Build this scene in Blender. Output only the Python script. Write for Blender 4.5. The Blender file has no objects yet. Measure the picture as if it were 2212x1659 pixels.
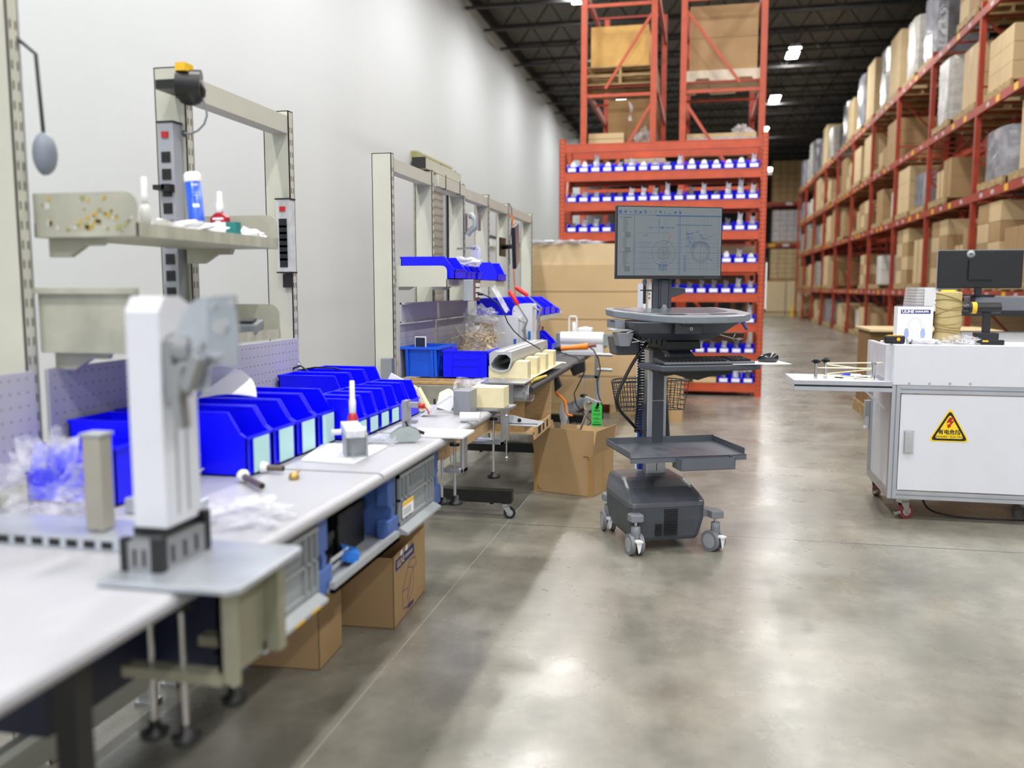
import bpy, math, random
from mathutils import Vector, Matrix, noise
R = math.radians
rnd = random.Random(7)
SC = bpy.context.scene
COL = SC.collection

# ------------------------------------------------------------ camera, world, exposure
F_PX, CAM_H = 1900.0, 1.3
PITCH = math.atan(207.5 / F_PX)
YAW = math.atan(414 / math.sqrt(F_PX ** 2 + 207.5 ** 2))
cam = bpy.data.cameras.new('camera'); camo = bpy.data.objects.new('camera', cam); COL.objects.link(camo)
camo.location = (0, 0, CAM_H); camo.rotation_euler = (R(90) - PITCH, 0, YAW)
cam.sensor_width = 40.0; cam.lens = F_PX / 2212 * 40.0
cam.clip_start = 0.05; cam.clip_end = 200
cam.dof.use_dof = True; cam.dof.focus_distance = 4.45; cam.dof.aperture_fstop = 1.7
SC.camera = camo
SC.view_settings.view_transform = 'Standard'; SC.view_settings.look = 'None'
SC.view_settings.exposure = 0.08; SC.view_settings.gamma = 1.0; SC.view_settings.use_curve_mapping = False
W = bpy.data.worlds.new('world'); SC.world = W; W.use_nodes = True
W.node_tree.nodes['Background'].inputs[0].default_value = (0.85, 0.9, 1, 1)
W.node_tree.nodes['Background'].inputs[1].default_value = 1.3
LAMP_W = 165.0        # watts of one high-bay fixture

def P(px, py, x=None, y=None, z=None):
    """point of the room seen at a pixel of the photograph, on the plane x, y or z"""
    a = (px - 1106) / F_PX; b = -(py - 829.5) / F_PX
    c, s = math.cos(PITCH), math.sin(PITCH)
    h = c + b * s; dz = -s + b * c
    dx = math.cos(YAW) * a - math.sin(YAW) * h
    dy = math.sin(YAW) * a + math.cos(YAW) * h
    if z is not None: t = (z - CAM_H) / dz
    elif y is not None: t = y / dy
    else: t = x / dx
    return Vector((dx * t, dy * t, CAM_H + dz * t))

# ------------------------------------------------------------ materials
def lin(c):
    if isinstance(c, str): c = [int(c[i:i + 2], 16) / 255 for i in (0, 2, 4)]
    return tuple((v / 12.92 if v <= .04045 else ((v + .055) / 1.055) ** 2.4) for v in c)
_M = {}
def M(name, col, rough=.5, metal=0., var=.12, ns=6., bump=0., bs=60., alpha=1., emit=None, trans=0., stretch=(1, 1, 1), coat=0., spec=.5):
    if name in _M: return _M[name]
    m = bpy.data.materials.new(name); m.use_nodes = True
    nt = m.node_tree; n = nt.nodes; b = n['Principled BSDF']
    c = lin(col)
    tc = n.new('ShaderNodeTexCoord'); mp = n.new('ShaderNodeMapping'); mp.inputs['Scale'].default_value = stretch
    nt.links.new(tc.outputs['Object'], mp.inputs['Vector'])
    nz = n.new('ShaderNodeTexNoise'); nz.inputs['Scale'].default_value = ns; nz.inputs['Detail'].default_value = 3
    nt.links.new(mp.outputs[0], nz.inputs['Vector'])
    rp = n.new('ShaderNodeValToRGB')
    rp.color_ramp.elements[0].position = .3; rp.color_ramp.elements[1].position = .7
    rp.color_ramp.elements[0].color = (*[v * (1 - var) for v in c], 1)
    rp.color_ramp.elements[1].color = (*[min(1, v * (1 + var)) for v in c], 1)
    nt.links.new(nz.outputs['Fac'], rp.inputs[0]); nt.links.new(rp.outputs[0], b.inputs['Base Color'])
    b.inputs['Roughness'].default_value = rough; b.inputs['Metallic'].default_value = metal
    b.inputs['Specular IOR Level'].default_value = spec
    if alpha < 1: b.inputs['Alpha'].default_value = alpha
    if trans: b.inputs['Transmission Weight'].default_value = trans
    if coat: b.inputs['Coat Weight'].default_value = coat; b.inputs['Coat Roughness'].default_value = .15
    if emit:
        b.inputs['Emission Color'].default_value = (*lin(emit[0]), 1); b.inputs['Emission Strength'].default_value = emit[1]
    if bump:
        n2 = n.new('ShaderNodeTexNoise'); n2.inputs['Scale'].default_value = bs; n2.inputs['Detail'].default_value = 4
        nt.links.new(mp.outputs[0], n2.inputs['Vector'])
        bp = n.new('ShaderNodeBump'); bp.inputs['Strength'].default_value = bump; bp.inputs['Distance'].default_value = .01
        nt.links.new(n2.outputs['Fac'], bp.inputs['Height']); nt.links.new(bp.outputs[0], b.inputs['Normal'])
    _M[name] = m
    return m

def concrete():
    m = bpy.data.materials.new('polished_concrete'); m.use_nodes = True; nt = m.node_tree; n = nt.nodes; b = n['Principled BSDF']
    L = nt.links.new
    tc = n.new('ShaderNodeTexCoord')
    def nz(s, d, r=.5, st=(1, 1, 1)):
        mp = n.new('ShaderNodeMapping'); mp.inputs['Scale'].default_value = st; L(tc.outputs['Object'], mp.inputs[0])
        k = n.new('ShaderNodeTexNoise'); k.inputs['Scale'].default_value = s; k.inputs['Detail'].default_value = d
        k.inputs['Roughness'].default_value = r; L(mp.outputs[0], k.inputs['Vector']); return k
    def mix(kind, f, a, c):
        x = n.new('ShaderNodeMix'); x.data_type = 'RGBA'; x.blend_type = kind
        for sock, v in ((0, f), (6, a), (7, c)):
            if hasattr(v, 'is_output'): L(v, x.inputs[sock])
            else: x.inputs[sock].default_value = v if sock == 0 else (*v, 1)
        return x.outputs[2]
    def ramp(src, p0, c0, p1, c1):
        r = n.new('ShaderNodeValToRGB'); r.color_ramp.elements[0].position = p0; r.color_ramp.elements[1].position = p1
        r.color_ramp.elements[0].color = (*c0, 1); r.color_ramp.elements[1].color = (*c1, 1); L(src, r.inputs[0]); return r.outputs[0]
    base = ramp(nz(.9, 6, .6).outputs['Fac'], .33, lin('69675D'), .68, lin('9E9A8E'))
    fine = ramp(nz(7, 8, .65).outputs['Fac'], .3, (.80,) * 3, .7, (1.14,) * 3)
    c1 = mix('MULTIPLY', 1.0, base, fine)
    speck = ramp(nz(160, 2).outputs['Fac'], .35, (.86,) * 3, .6, (1.05,) * 3)
    c2 = mix('MULTIPLY', .8, c1, speck)
    stain = ramp(nz(2.3, 4, .7, (1, .45, 1)).outputs['Fac'], .30, lin('8C8880'), .62, (1, 1, 1))
    c3 = mix('MULTIPLY', .35, c2, stain)
    # saw-cut joints in the slab: one along the benches, one across, then every 4.6 m
    sep = n.new('ShaderNodeSeparateXYZ'); L(tc.outputs['Object'], sep.inputs[0])
    def joint(axis, off, w):
        a = n.new('ShaderNodeMath'); a.operation = 'ADD'; L(sep.outputs[axis], a.inputs[0]); a.inputs[1].default_value = -off + 46.0
        f = n.new('ShaderNodeMath'); f.operation = 'MODULO'; L(a.outputs[0], f.inputs[0]); f.inputs[1].default_value = 4.6
        c = n.new('ShaderNodeMath'); c.operation = 'LESS_THAN'; L(f.outputs[0], c.inputs[0]); c.inputs[1].default_value = w; return c.outputs[0]
    c4 = mix('MIX', joint(0, -1.045, .005), c3, lin('9C988A'))
    c5 = mix('MIX', joint(1, 4.655, .008), c4, lin('3A3832'))
    L(c5, b.inputs['Base Color'])
    rr = n.new('ShaderNodeMapRange'); L(nz(1.6, 5, .6).outputs['Fac'], rr.inputs[0]); rr.inputs[1].default_value = .3; rr.inputs[2].default_value = .7
    rr.inputs[3].default_value = .2; rr.inputs[4].default_value = .38; L(rr.outputs[0], b.inputs['Roughness'])
    b.inputs['Specular IOR Level'].default_value = .8
    bp = n.new('ShaderNodeBump'); bp.inputs['Strength'].default_value = .08; bp.inputs['Distance'].default_value = .004
    L(nz(30, 4).outputs['Fac'], bp.inputs['Height']); L(bp.outputs[0], b.inputs['Normal'])
    return m

def film(name, tint, base_a, glint):
    """crinkled clear plastic film: mostly see-through, glossy creases"""
    m = bpy.data.materials.new(name); m.use_nodes = True; nt = m.node_tree; n = nt.nodes; L = nt.links.new
    b = n['Principled BSDF']; b.inputs['Base Color'].default_value = (*lin(tint), 1); b.inputs['Roughness'].default_value = .18
    b.inputs['Specular IOR Level'].default_value = .9
    tc = n.new('ShaderNodeTexCoord'); v = n.new('ShaderNodeTexNoise'); v.inputs['Scale'].default_value = 14; v.inputs['Detail'].default_value = 5; v.inputs['Roughness'].default_value = .7
    L(tc.outputs['Object'], v.inputs['Vector'])
    mr = n.new('ShaderNodeMapRange'); mr.inputs[1].default_value = .4; mr.inputs[2].default_value = .65; mr.inputs[3].default_value = base_a; mr.inputs[4].default_value = glint
    L(v.outputs['Fac'], mr.inputs[0]); L(mr.outputs[0], b.inputs['Alpha'])
    bp = n.new('ShaderNodeBump'); bp.inputs['Strength'].default_value = .9; bp.inputs['Distance'].default_value = .02
    L(v.outputs['Fac'], bp.inputs['Height']); L(bp.outputs[0], b.inputs['Normal'])
    return m

CONC = concrete()
WALLM = M('wall_paint', 'C9CED0', .6, var=.02, ns=.6, stretch=(1, 1, .1))
CEILM = M('ceiling_deck', '5C5A52', .7, var=.25, ns=3, stretch=(8, .3, 1))
STEEL_DK = M('dark_joist_steel', '2A2A2A', .6)
BEIGE = M('beige_powder_coat', 'C2C2B4', .45, var=.05, ns=4)
BEIGE_W = M('worn_beige_shelf', 'A9A999', .5, var=.16, ns=9, stretch=(1, 3, 1))
PEG = M('lilac_pegboard', 'B6B4BC', .55, var=.04)
LAM = M('pale_laminate', 'A8A8AD', .38, var=.03, ns=3)
LAM_E = M('laminate_bullnose', 'A09DA0', .4, var=.04)
PLY = M('plywood_edge', 'C8A77C', .6, var=.15, ns=14, stretch=(1, 1, 12))
WOOD = M('pine_wood', 'B58E5A', .6, var=.2, ns=5, stretch=(8, .8, 8), bump=.1)
WOODL = M('pallet_wood', 'A98F62', .7, var=.3, ns=3, stretch=(2, 2, 6))
BLUE = M('blue_plastic_bin', '0606FF', .36, var=.0, ns=5, spec=.4)
BLUE2 = M('mid_blue_plastic', '1058E0', .38, var=.06, spec=.45)
NAVY = M('slate_blue_frame', '4A68A8', .45, var=.08)
NAVYD = M('navy_panel', '141C38', .5, var=.1)
CYAN = M('pale_green_card', 'B4DCDC', .7, var=.04)
WHITE = M('white_plastic', 'E8E8EA', .4, var=.02)
WPOW = M('white_powder_coat', 'CFD1D8', .35, var=.02)
CARDW = M('white_label_card', 'F0F0F4', .6, var=.02)
ALU = M('brushed_aluminium', 'B6B8BC', .35, .85, var=.06, ns=12, stretch=(1, 1, .1))
ALU_D = M('cast_aluminium', '9A9C9E', .4, .7, var=.1)
ZINC = M('zinc_plate', 'BEC4CC', .3, .6, var=.12, ns=8)
CHROME = M('chrome', 'D0D0D2', .12, 1.)
BLK = M('black_plastic', '141416', .4, var=.1)
BLKM = M('black_painted_steel', '161616', .35, var=.15)
CHAR = M('charcoal_plastic', '44484F', .42, var=.06, ns=20)
CHARL = M('charcoal_tray_paint', '5A5F67', .38, var=.06)
GREY = M('grey_plastic', '777B82', .45, var=.05)
GREYL = M('light_grey_plastic', '9DA1A4', .45, var=.08)
CARTONM = M('brown_cardboard', 'AA8B62', .8, var=.07, ns=3, bump=.03, bs=20)
CARTONL = M('light_cardboard', 'CDB48A', .8, var=.06, ns=3)
CARTOND = M('dark_cardboard', '8A6C45', .85, var=.1, ns=3)
TAPE = M('packing_tape', 'A98350', .3, var=.05)
ORANGE = M('orange_rack_paint', 'BA4A26', .42, var=.12, ns=8)
ORANGE2 = M('orange_rack_worn', 'A23A20', .5, var=.2, ns=6)
YEL = M('yellow_sticker', 'E8B820', .5, var=.05)
YELH = M('hazard_yellow', 'F0CC10', .4, var=.02)
RED = M('red_grip', 'D02028', .4, var=.05)
REDD = M('dark_red_print', 'B01818', .5)
REDP = M('red_bottle', 'A81028', .3)
ORG = M('orange_rubber', 'F08010', .45)
TEAL = M('teal_carton', '1A7A78', .6)
CREAM = M('cream_foam', 'E4D9B0', .7, var=.05, ns=20)
STEELG = M('grey_steel_block', '8E9196', .4, .3, var=.05)
INK = M('black_ink', '0C0C0C', .6)
INKB = M('blue_ink', '1C2C7C', .6)
PAPER = M('white_paper', 'EDEDF0', .8, var=.02)
TWINE = M('jute_twine', 'C6B27E', .8, var=.15, ns=30, stretch=(1, 1, 14), bump=.5, bs=90)
GREEN = M('green_tag_card', '48D058', .6, var=.03)
RUB = M('grey_caster_rubber', '75777C', .6)
MAT = M('black_bench_mat', '35373A', .55, var=.1)
CONCE = M('grey_edge_foam', '8E8B82', .8, var=.2, ns=12)
FILM = film('clear_film', 'E8E8F0', .02, .38)
WRAP = film('stretch_wrap', 'D8DAE0', .12, .75)
BAGM = film('milky_bag', 'E6E6EC', .35, .85)
GLOW = M('lamp_lens', 'FFFFFF', .5, emit=('FFFFFF', 25.0))
BONE = M('tan_elastic', 'E0CDAA', .7, var=.25, ns=40)
DOORG = M('rollup_slat', 'A5A095', .5, var=.06)
OLIVE = M('olive_header', '9A9764', .6, var=.08)

# ------------------------------------------------------------ mesh builder
OFF = {}     # where a thing's parts are given in room coordinates: the offset to its base
class MB:
    def __init__(s, X=None): s.v = []; s.f = []; s.m = []; s.s = []; s.mats = []; s.X = X
    def add(s, vs, fs, m=None, sm=False):
        o = len(s.v)
        for v in vs:
            v = Vector(v); s.v.append(s.X @ v if s.X else v)
        if m not in s.mats: s.mats.append(m)
        i = s.mats.index(m)
        for f in fs: s.f.append([o + k for k in f]); s.m.append(i); s.s.append(sm)
        return s
    def box(s, lo, hi, m=None):
        x0, y0, z0 = lo; x1, y1, z1 = hi
        return s.add([(x0, y0, z0), (x1, y0, z0), (x1, y1, z0), (x0, y1, z0), (x0, y0, z1), (x1, y0, z1), (x1, y1, z1), (x0, y1, z1)],
                     [(0, 3, 2, 1), (4, 5, 6, 7), (0, 1, 5, 4), (1, 2, 6, 5), (2, 3, 7, 6), (3, 0, 4, 7)], m)
    def bc(s, c, d, m=None, rot=None):
        """box by centre, size and optional rotation (euler)"""
        old = s.X
        T = Matrix.Translation(Vector(c))
        if rot:
            from mathutils import Euler
            T = T @ Euler(rot).to_matrix().to_4x4()
        s.X = old @ T if old else T
        s.box([-k / 2 for k in d], [k / 2 for k in d], m); s.X = old
        return s
    def bar(s, p0, p1, w, h, m=None, up=(0, 0, 1)):
        """rectangular bar from p0 to p1"""
        p0, p1 = Vector(p0), Vector(p1); d = (p1 - p0).normalized(); u = Vector(up)
        if abs(d.dot(u)) > .95: u = Vector((0, 1, 0))
        a = d.cross(u).normalized() * w / 2; b = a.cross(d).normalized() * h / 2
        vs = [q + i * a + j * b for q in (p0, p1) for i, j in ((-1, -1), (1, -1), (1, 1), (-1, 1))]
        return s.add(vs, [(0, 1, 2, 3), (7, 6, 5, 4), (0, 4, 5, 1), (1, 5, 6, 2), (2, 6, 7, 3), (3, 7, 4, 0)], m)
    def cyl(s, p0, p1, r, r2=None, n=16, m=None, caps=True):
        return s.tube([p0, p1], [r, r if r2 is None else r2], n, m, caps)
    def tube(s, pts, r, n=8, m=None, caps=True):
        pts = [Vector(p) for p in pts]; k = len(pts)
        rs = r if isinstance(r, (list, tuple)) else [r] * k
        vs = []; pu = None
        for i, p in enumerate(pts):
            d = (pts[min(i + 1, k - 1)] - pts[max(i - 1, 0)]).normalized()
            if pu is None: pu = Vector((0, 0, 1)) if abs(d.z) < .9 else Vector((1, 0, 0))
            a = (pu - d * pu.dot(d)).normalized(); b = d.cross(a); pu = a
            for j in range(n):
                t = 2 * math.pi * j / n; vs.append(p + rs[i] * (math.cos(t) * a + math.sin(t) * b))
        fs = [(i * n + j, i * n + (j + 1) % n, (i + 1) * n + (j + 1) % n, (i + 1) * n + j) for i in range(k - 1) for j in range(n)]
        s.add(vs, fs, m, True)
        if caps:
            s.add([vs[j] for j in range(n)], [tuple(range(n))[::-1]], m); s.add(vs[-n:], [tuple(range(n))], m)
        return s
    def lathe(s, prof, c=(0, 0, 0), n=24, m=None, sm=True):
        c = Vector(c); vs = []
        for r, z in prof:
            for j in range(n):
                t = 2 * math.pi * j / n; vs.append(c + Vector((r * math.cos(t), r * math.sin(t), z)))
        fs = [(i * n + j, i * n + (j + 1) % n, (i + 1) * n + (j + 1) % n, (i + 1) * n + j) for i in range(len(prof) - 1) for j in range(n)]
        if prof[0][0] > 1e-6: fs.append(tuple(range(n))[::-1])
        if prof[-1][0] > 1e-6: fs.append(tuple((len(prof) - 1) * n + j for j in range(n)))
        return s.add(vs, fs, m, sm)
    def prism(s, poly, a, b, ax='y', m=None):
        """2-D outline extruded from a to b: ax 'x' -> (y,z), 'y' -> (x,z), 'z' -> (x,y)"""
        def q(p, t): return {'x': (t, p[0], p[1]), 'y': (p[0], t, p[1]), 'z': (p[0], p[1], t)}[ax]
        n = len(poly)
        vs = [q(p, a) for p in poly] + [q(p, b) for p in poly]
        return s.add(vs, [tuple(range(n))[::-1], tuple(range(n, 2 * n))] + [(i, (i + 1) % n, n + (i + 1) % n, n + i) for i in range(n)], m)
    def ring(s, poly, inner, a, b, ax='y', m=None):
        """prism with a hole: outer and inner outlines with the same vertex count"""
        def q(p, t): return {'x': (t, p[0], p[1]), 'y': (p[0], t, p[1]), 'z': (p[0], p[1], t)}[ax]
        n = len(poly); vs = [q(p, t) for t in (a, b) for P_ in (poly, inner) for p in P_]
        fs = []
        for i in range(n):
            j = (i + 1) % n
            fs += [(i, j, n + j, n + i), (2 * n + i, 3 * n + i, 3 * n + j, 2 * n + j), (i, 2 * n + i, 2 * n + j, j), (n + i, n + j, 3 * n + j, 3 * n + i)]
        return s.add(vs, fs, m)
    def grid(s, fn, nu, nv, m=None, sm=True):
        vs = [fn(i / nu, j / nv) for i in range(nu + 1) for j in range(nv + 1)]
        return s.add(vs, [(i * (nv + 1) + j, (i + 1) * (nv + 1) + j, (i + 1) * (nv + 1) + j + 1, i * (nv + 1) + j + 1) for i in range(nu) for j in range(nv)], m, sm)
    def blob(s, c, r, seed=0, amp=.25, fr=2.2, n=14, m=None, flat=True, sm=False):
        """crumpled rounded lump; flat keeps the underside level"""
        c = Vector(c); vs = []; nv = n
        for i in range(n + 1):
            for j in range(nv * 2):
                th = math.pi * i / n; ph = math.pi * j / nv
                d = Vector((math.sin(th) * math.cos(ph), math.sin(th) * math.sin(ph), math.cos(th)))
                k = 1 + amp * noise.noise(d * fr + Vector((seed * 3.1, seed, 0))) * 2
                p = Vector((d.x * r[0] * k, d.y * r[1] * k, d.z * r[2] * k))
                if flat and p.z < -r[2] * .6: p.z = -r[2] * .6
                vs.append(c + p)
        w = nv * 2
        return s.add(vs, [(i * w + j, i * w + (j + 1) % w, (i + 1) * w + (j + 1) % w, (i + 1) * w + j) for i in range(n) for j in range(w)], m, sm)
    def line(s, p0, p1, w, m=None, nrm=(0, -1, 0)):
        """thin printed stroke lying in the plane with normal nrm"""
        p0, p1 = Vector(p0), Vector(p1); d = p1 - p0
        if d.length < 1e-7: return s
        a = d.normalized().cross(Vector(nrm)) * w / 2
        return s.add([p0 - a, p1 - a, p1 + a, p0 + a], [(0, 1, 2, 3)], m)
    def build(s, name, mat=None, parent=None, org=None, bev=0., seg=2, fix=True):
        me = bpy.data.meshes.new(name)
        o = bpy.data.objects.new(name, me); COL.objects.link(o)
        off = Vector((0, 0, 0))
        if org is not None: off = Vector(org); o.location = off
        elif parent is not None: off = OFF.get(parent.name, off); OFF[o.name] = off
        me.from_pydata([v - off for v in s.v], [], s.f)
        for k in s.mats: me.materials.append(k or mat)
        for p, i, sm in zip(me.polygons, s.m, s.s): p.material_index = i; p.use_smooth = sm
        if fix:
            import bmesh
            bm = bmesh.new(); bm.from_mesh(me); bmesh.ops.recalc_face_normals(bm, faces=bm.faces); bm.to_mesh(me); bm.free()
        if bev:
            b = o.modifiers.new('bevel', 'BEVEL'); b.width = bev; b.segments = seg; b.limit_method = 'ANGLE'; b.angle_limit = R(40)
        if parent is not None: o.parent = parent
        return o

def tag(o, label=None, cat=None, group=None, kind=None):
    if label: o['label'] = label
    if cat: o['category'] = cat
    if group: o['group'] = group
    if kind: o['kind'] = kind
    return o
def thing(name, label, cat, loc=(0, 0, 0), rz=0., group=None, world=False):
    """Empty at the base of a thing; world=True: its parts are given in room coordinates"""
    o = bpy.data.objects.new(name, None); COL.objects.link(o); o.empty_display_size = .1
    o.location = loc; o.rotation_euler = (0, 0, rz)
    if world: OFF[o.name] = Vector(loc)
    return tag(o, label, cat, group)
def struct(o): o['kind'] = 'structure'; return o
def kids(o): return [c for c in bpy.data.objects if c.parent == o]
KID = {}
def dup(root, loc, rz=None, label=None, group=None, scale=None):
    """copy of a thing with copies of its parts and sub-parts"""
    if root.name not in KID: KID[root.name] = [(c, kids(c)) for c in kids(root)]
    r = root.copy(); COL.objects.link(r); r.location = loc
    if rz is not None: r.rotation_euler = (0, 0, rz)
    if scale: r.scale = scale
    if label: r['label'] = label
    if group: r['group'] = group
    for ch, gs in KID[root.name]:
        c = ch.copy(); COL.objects.link(c); c.parent = r
        for g in gs:
            d = g.copy(); COL.objects.link(d); d.parent = c
    return r
def text(body, size, mat, parent, loc, rot, name='printed_text', bold=0., sx=1.):
    cu = bpy.data.curves.new(name, 'FONT'); cu.body = body; cu.size = size; cu.align_x = 'CENTER'; cu.align_y = 'CENTER'
    cu.offset = bold; cu.extrude = .0003
    t = bpy.data.objects.new('t', cu); COL.objects.link(t)
    dg = bpy.context.evaluated_depsgraph_get(); me = bpy.data.meshes.new_from_object(t.evaluated_get(dg))
    bpy.data.objects.remove(t); bpy.data.curves.remove(cu)
    me.name = name; me.materials.clear(); me.materials.append(mat)
    o = bpy.data.objects.new(name, me); COL.objects.link(o); o.parent = parent
    o.location = loc; o.rotation_euler = rot; o.scale = (sx, 1, 1)
    return o
ORD = ['first', 'second', 'third', 'fourth', 'fifth', 'sixth', 'seventh', 'eighth', 'ninth', 'tenth', 'eleventh', 'twelfth', 'thirteenth', 'fourteenth', 'fifteenth', 'sixteenth', 'seventeenth']

# ------------------------------------------------------------ lamps of the hall
def highbay(x, y, z, label):
    t = thing('high_bay_lamp', label, 'ceiling lamp', (x, y, z), 0, 'high bay lamps under the warehouse roof')
    b = MB(); b.prism([(-.17, 0), (.17, 0), (.11, .09), (-.11, .09)], -.6, .6, 'y'); b.build('lamp_housing', WPOW, t)
    b = MB(); b.box((-.15, -.57, -.012), (.15, .57, .0)); b.build('lamp_lens', GLOW, t)
    for yy in (-.45, .45): b = MB(); b.cyl((0, yy, .09), (0, yy, CEIL - .0 - z), .006, n=6); b.build('hanger', STEEL_DK, t)
    l = bpy.data.lights.new('lamp_light', 'AREA'); l.shape = 'RECTANGLE'; l.size = .3; l.size_y = 1.14; l.energy = LAMP_W; l.color = (1, .985, .96)
    lo = bpy.data.objects.new('lamp_light', l); COL.objects.link(lo); lo.parent = t; lo.location = (0, 0, -.02)
    return t
CEIL = 8.15
k = 0
for x, side in ((-2.7, 'bench side'), (1.1, 'staging floor'), (5.6, 'right hand')):
    for y in (-6.5, -2, 2.5, 7):
        highbay(x, y, 7.7, 'white high bay lamp over the %s, %s from the back wall' % (side, ORD[int((y + 6.5) / 4.5 + .1)])); k += 1
for i, (x, y) in enumerate(((2.3, 13), (2.3, 19.6), (2.25, 26), (2.22, 32.1), (2.25, 38.1), (3.37, 50.6))):
    highbay(x, y, 7.7, 'white high bay lamp hanging over the rack aisle, %s along it' % ORD[i])
for i, y in enumerate((11, 15.2, 20, 25, 31, 38)):  # extra unseen lamps, added to brighten the white wall
    highbay(-2.9, y, 7.7, 'white high bay lamp added to brighten the wall beyond the benches, %s along it' % ORD[i])

# ------------------------------------------------------------ setting
WX = -5.437
b = MB(); b.box((WX - .2, -10, -.15), (12, 62, 0)); struct(b.build('floor', CONC))
b = MB(); b.box((WX - .2, -10, 0), (WX, 16.25, CEIL)); b.box((WX - .2, 18.4, 0), (WX, 62, CEIL)); b.box((WX - .2, 16.25, 3.8), (WX, 18.4, CEIL))
struct(b.build('wall_left', WALLM))
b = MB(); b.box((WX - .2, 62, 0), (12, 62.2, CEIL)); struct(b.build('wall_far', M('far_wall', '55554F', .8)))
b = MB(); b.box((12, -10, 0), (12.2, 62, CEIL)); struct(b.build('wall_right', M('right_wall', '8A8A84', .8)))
b = MB(); b.box((WX - .2, -10, CEIL), (12, 62, CEIL + .12)); struct(b.build('ceiling', CEILM))
b = MB(); b.box((WX, 16.2, CEIL - .28), (WX + .06, 62, CEIL - .0)); struct(b.build('trim_1', STEEL_DK))
# open-web roof joists running across, girders running along
jb = MB()
for z, h in ((CEIL - .06, .06), (CEIL - .62, .05)): jb.box((WX + .05, -.05, z), (11.9, .05, z + h))
n = 44
for i in range(n):
    x0 = WX + .1 + i * (17.2 / n); x1 = x0 + 17.2 / n
    za, zb = (CEIL - .6, CEIL - .05) if i % 2 else (CEIL - .05, CEIL - .6)
    jb.bar((x0, 0, za), (x1, 0, zb), .03, .03)
j0 = None
for i in range(30):
    y = 9.4 + i * 1.75
    if j0 is None: j0 = jb.build('trim_2', STEEL_DK); j0.location.y = y; struct(j0)
    else:
        o = j0.copy(); COL.objects.link(o); o.location.y = y; o.name = 'trim_%d' % (i + 2)
# roll-up door in the left wall
b = MB()
for i in range(46): b.box((WX - .09, 16.3, .02 + i * .08), (WX - .06 + .012 * (i % 2), 18.4, .02 + i * .08 + .076))
d = struct(b.build('door_1', DOORG))
b = MB(); b.box((WX, 16.1, 3.62), (WX + .12, 18.5, 3.86)); b.box((WX, 16.1, 3.62), (WX + .16, 18.5, 3.66)); b.build('door_header', OLIVE, d)
b = MB(); b.box((WX, 18.4, 0), (WX + .07, 18.5, 3.6)); b.build('door_track', BLKM, d)
p0 = P(1057, 508, x=WX + .02); p1 = P(1070, 518, x=WX + .02); q1 = P(1070, 534, x=WX + .02)
t = thing('wall_controller', 'small white control box with dark display on the white wall', 'controller', (WX, p0.y, q1.z), world=True)
b = MB(); b.box((WX, p0.y, p1.z), (WX + .05, p1.y, p0.z)); b.build('display', BLK, t)
b = MB(); b.box((WX, p0.y, q1.z), (WX + .06, p1.y, p1.z)); b.build('housing', WHITE, t)

# ------------------------------------------------------------ blue bins
def bin_mesh(L, Wd, Hh, lip=.45, top=.62, t=.004, rim=.006):
    """stacking bin, front opening at -y, base centred in x, front at y=0, depth to +y"""
    b = MB(); w = Wd / 2
    side = [(0, 0), (L, 0), (L, Hh), (L * (1 - top), Hh), (L * .06, Hh * (lip + .08)), (0, Hh * lip)]
    for sx in (-1, 1):
        x0, x1 = sorted((sx * w, sx * (w - t)))
        b.prism(side, x0, x1, 'x')
        # rolled rim along top and sloping front edge
        xr0, xr1 = sorted((sx * (w + rim * .2), sx * (w - t - rim)))
        b.box((xr0, L * (1 - top), Hh - rim), (xr1, L, Hh + .001))
        b.bar((sx * (w - t / 2), L * .06, Hh * (lip + .08)), (sx * (w - t / 2), L * (1 - top), Hh), t + rim, rim)
        b.box(tuple(sorted((sx * w, sx * (w + .004)))[:1]) + (L * .35, Hh * .3), (sorted((sx * w, sx * (w + .004)))[1], L * .75, Hh * .34))
        b.box((sorted((sx * w, sx * (w + .003)))[0], L * .45, Hh * .05), (sorted((sx * w, sx * (w + .003)))[1], L * .47, Hh * .9))
    b.box((-w, 0, 0), (w, L, t)); b.box((-w, L - t, 0), (w, L, Hh)); b.box((-w, 0, 0), (w, t, Hh * lip))
    b.box((-w, -rim, Hh * lip - rim), (w, t, Hh * lip)); b.box((-w, L, Hh - rim * 1.5), (w, L + rim, Hh))
    return b
def make_bin(L, Wd, Hh, card=None, name='parts_bin', label='', group=None, cardm=None, lip=.45, top=.62, mat=None, cw=.7, ch=.34):
    o = thing(name, label, 'bin', group=group)
    bin_mesh(L, Wd, Hh, lip, top).build('bin_body', mat or BLUE, o)
    if card:
        b = MB(); h = Hh * ch; b.box((-Wd * cw / 2, -.0085, Hh * lip * .5 - h / 2), (Wd * cw / 2, -.0065, Hh * lip * .5 + h / 2)); b.build('label_card', cardm, o)
    return o
def park(o):
    """drop a finished prototype nobody needs"""
    for c in kids(o):
        for g in kids(c): bpy.data.objects.remove(g)
        bpy.data.objects.remove(c)
    bpy.data.objects.remove(o)

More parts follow.
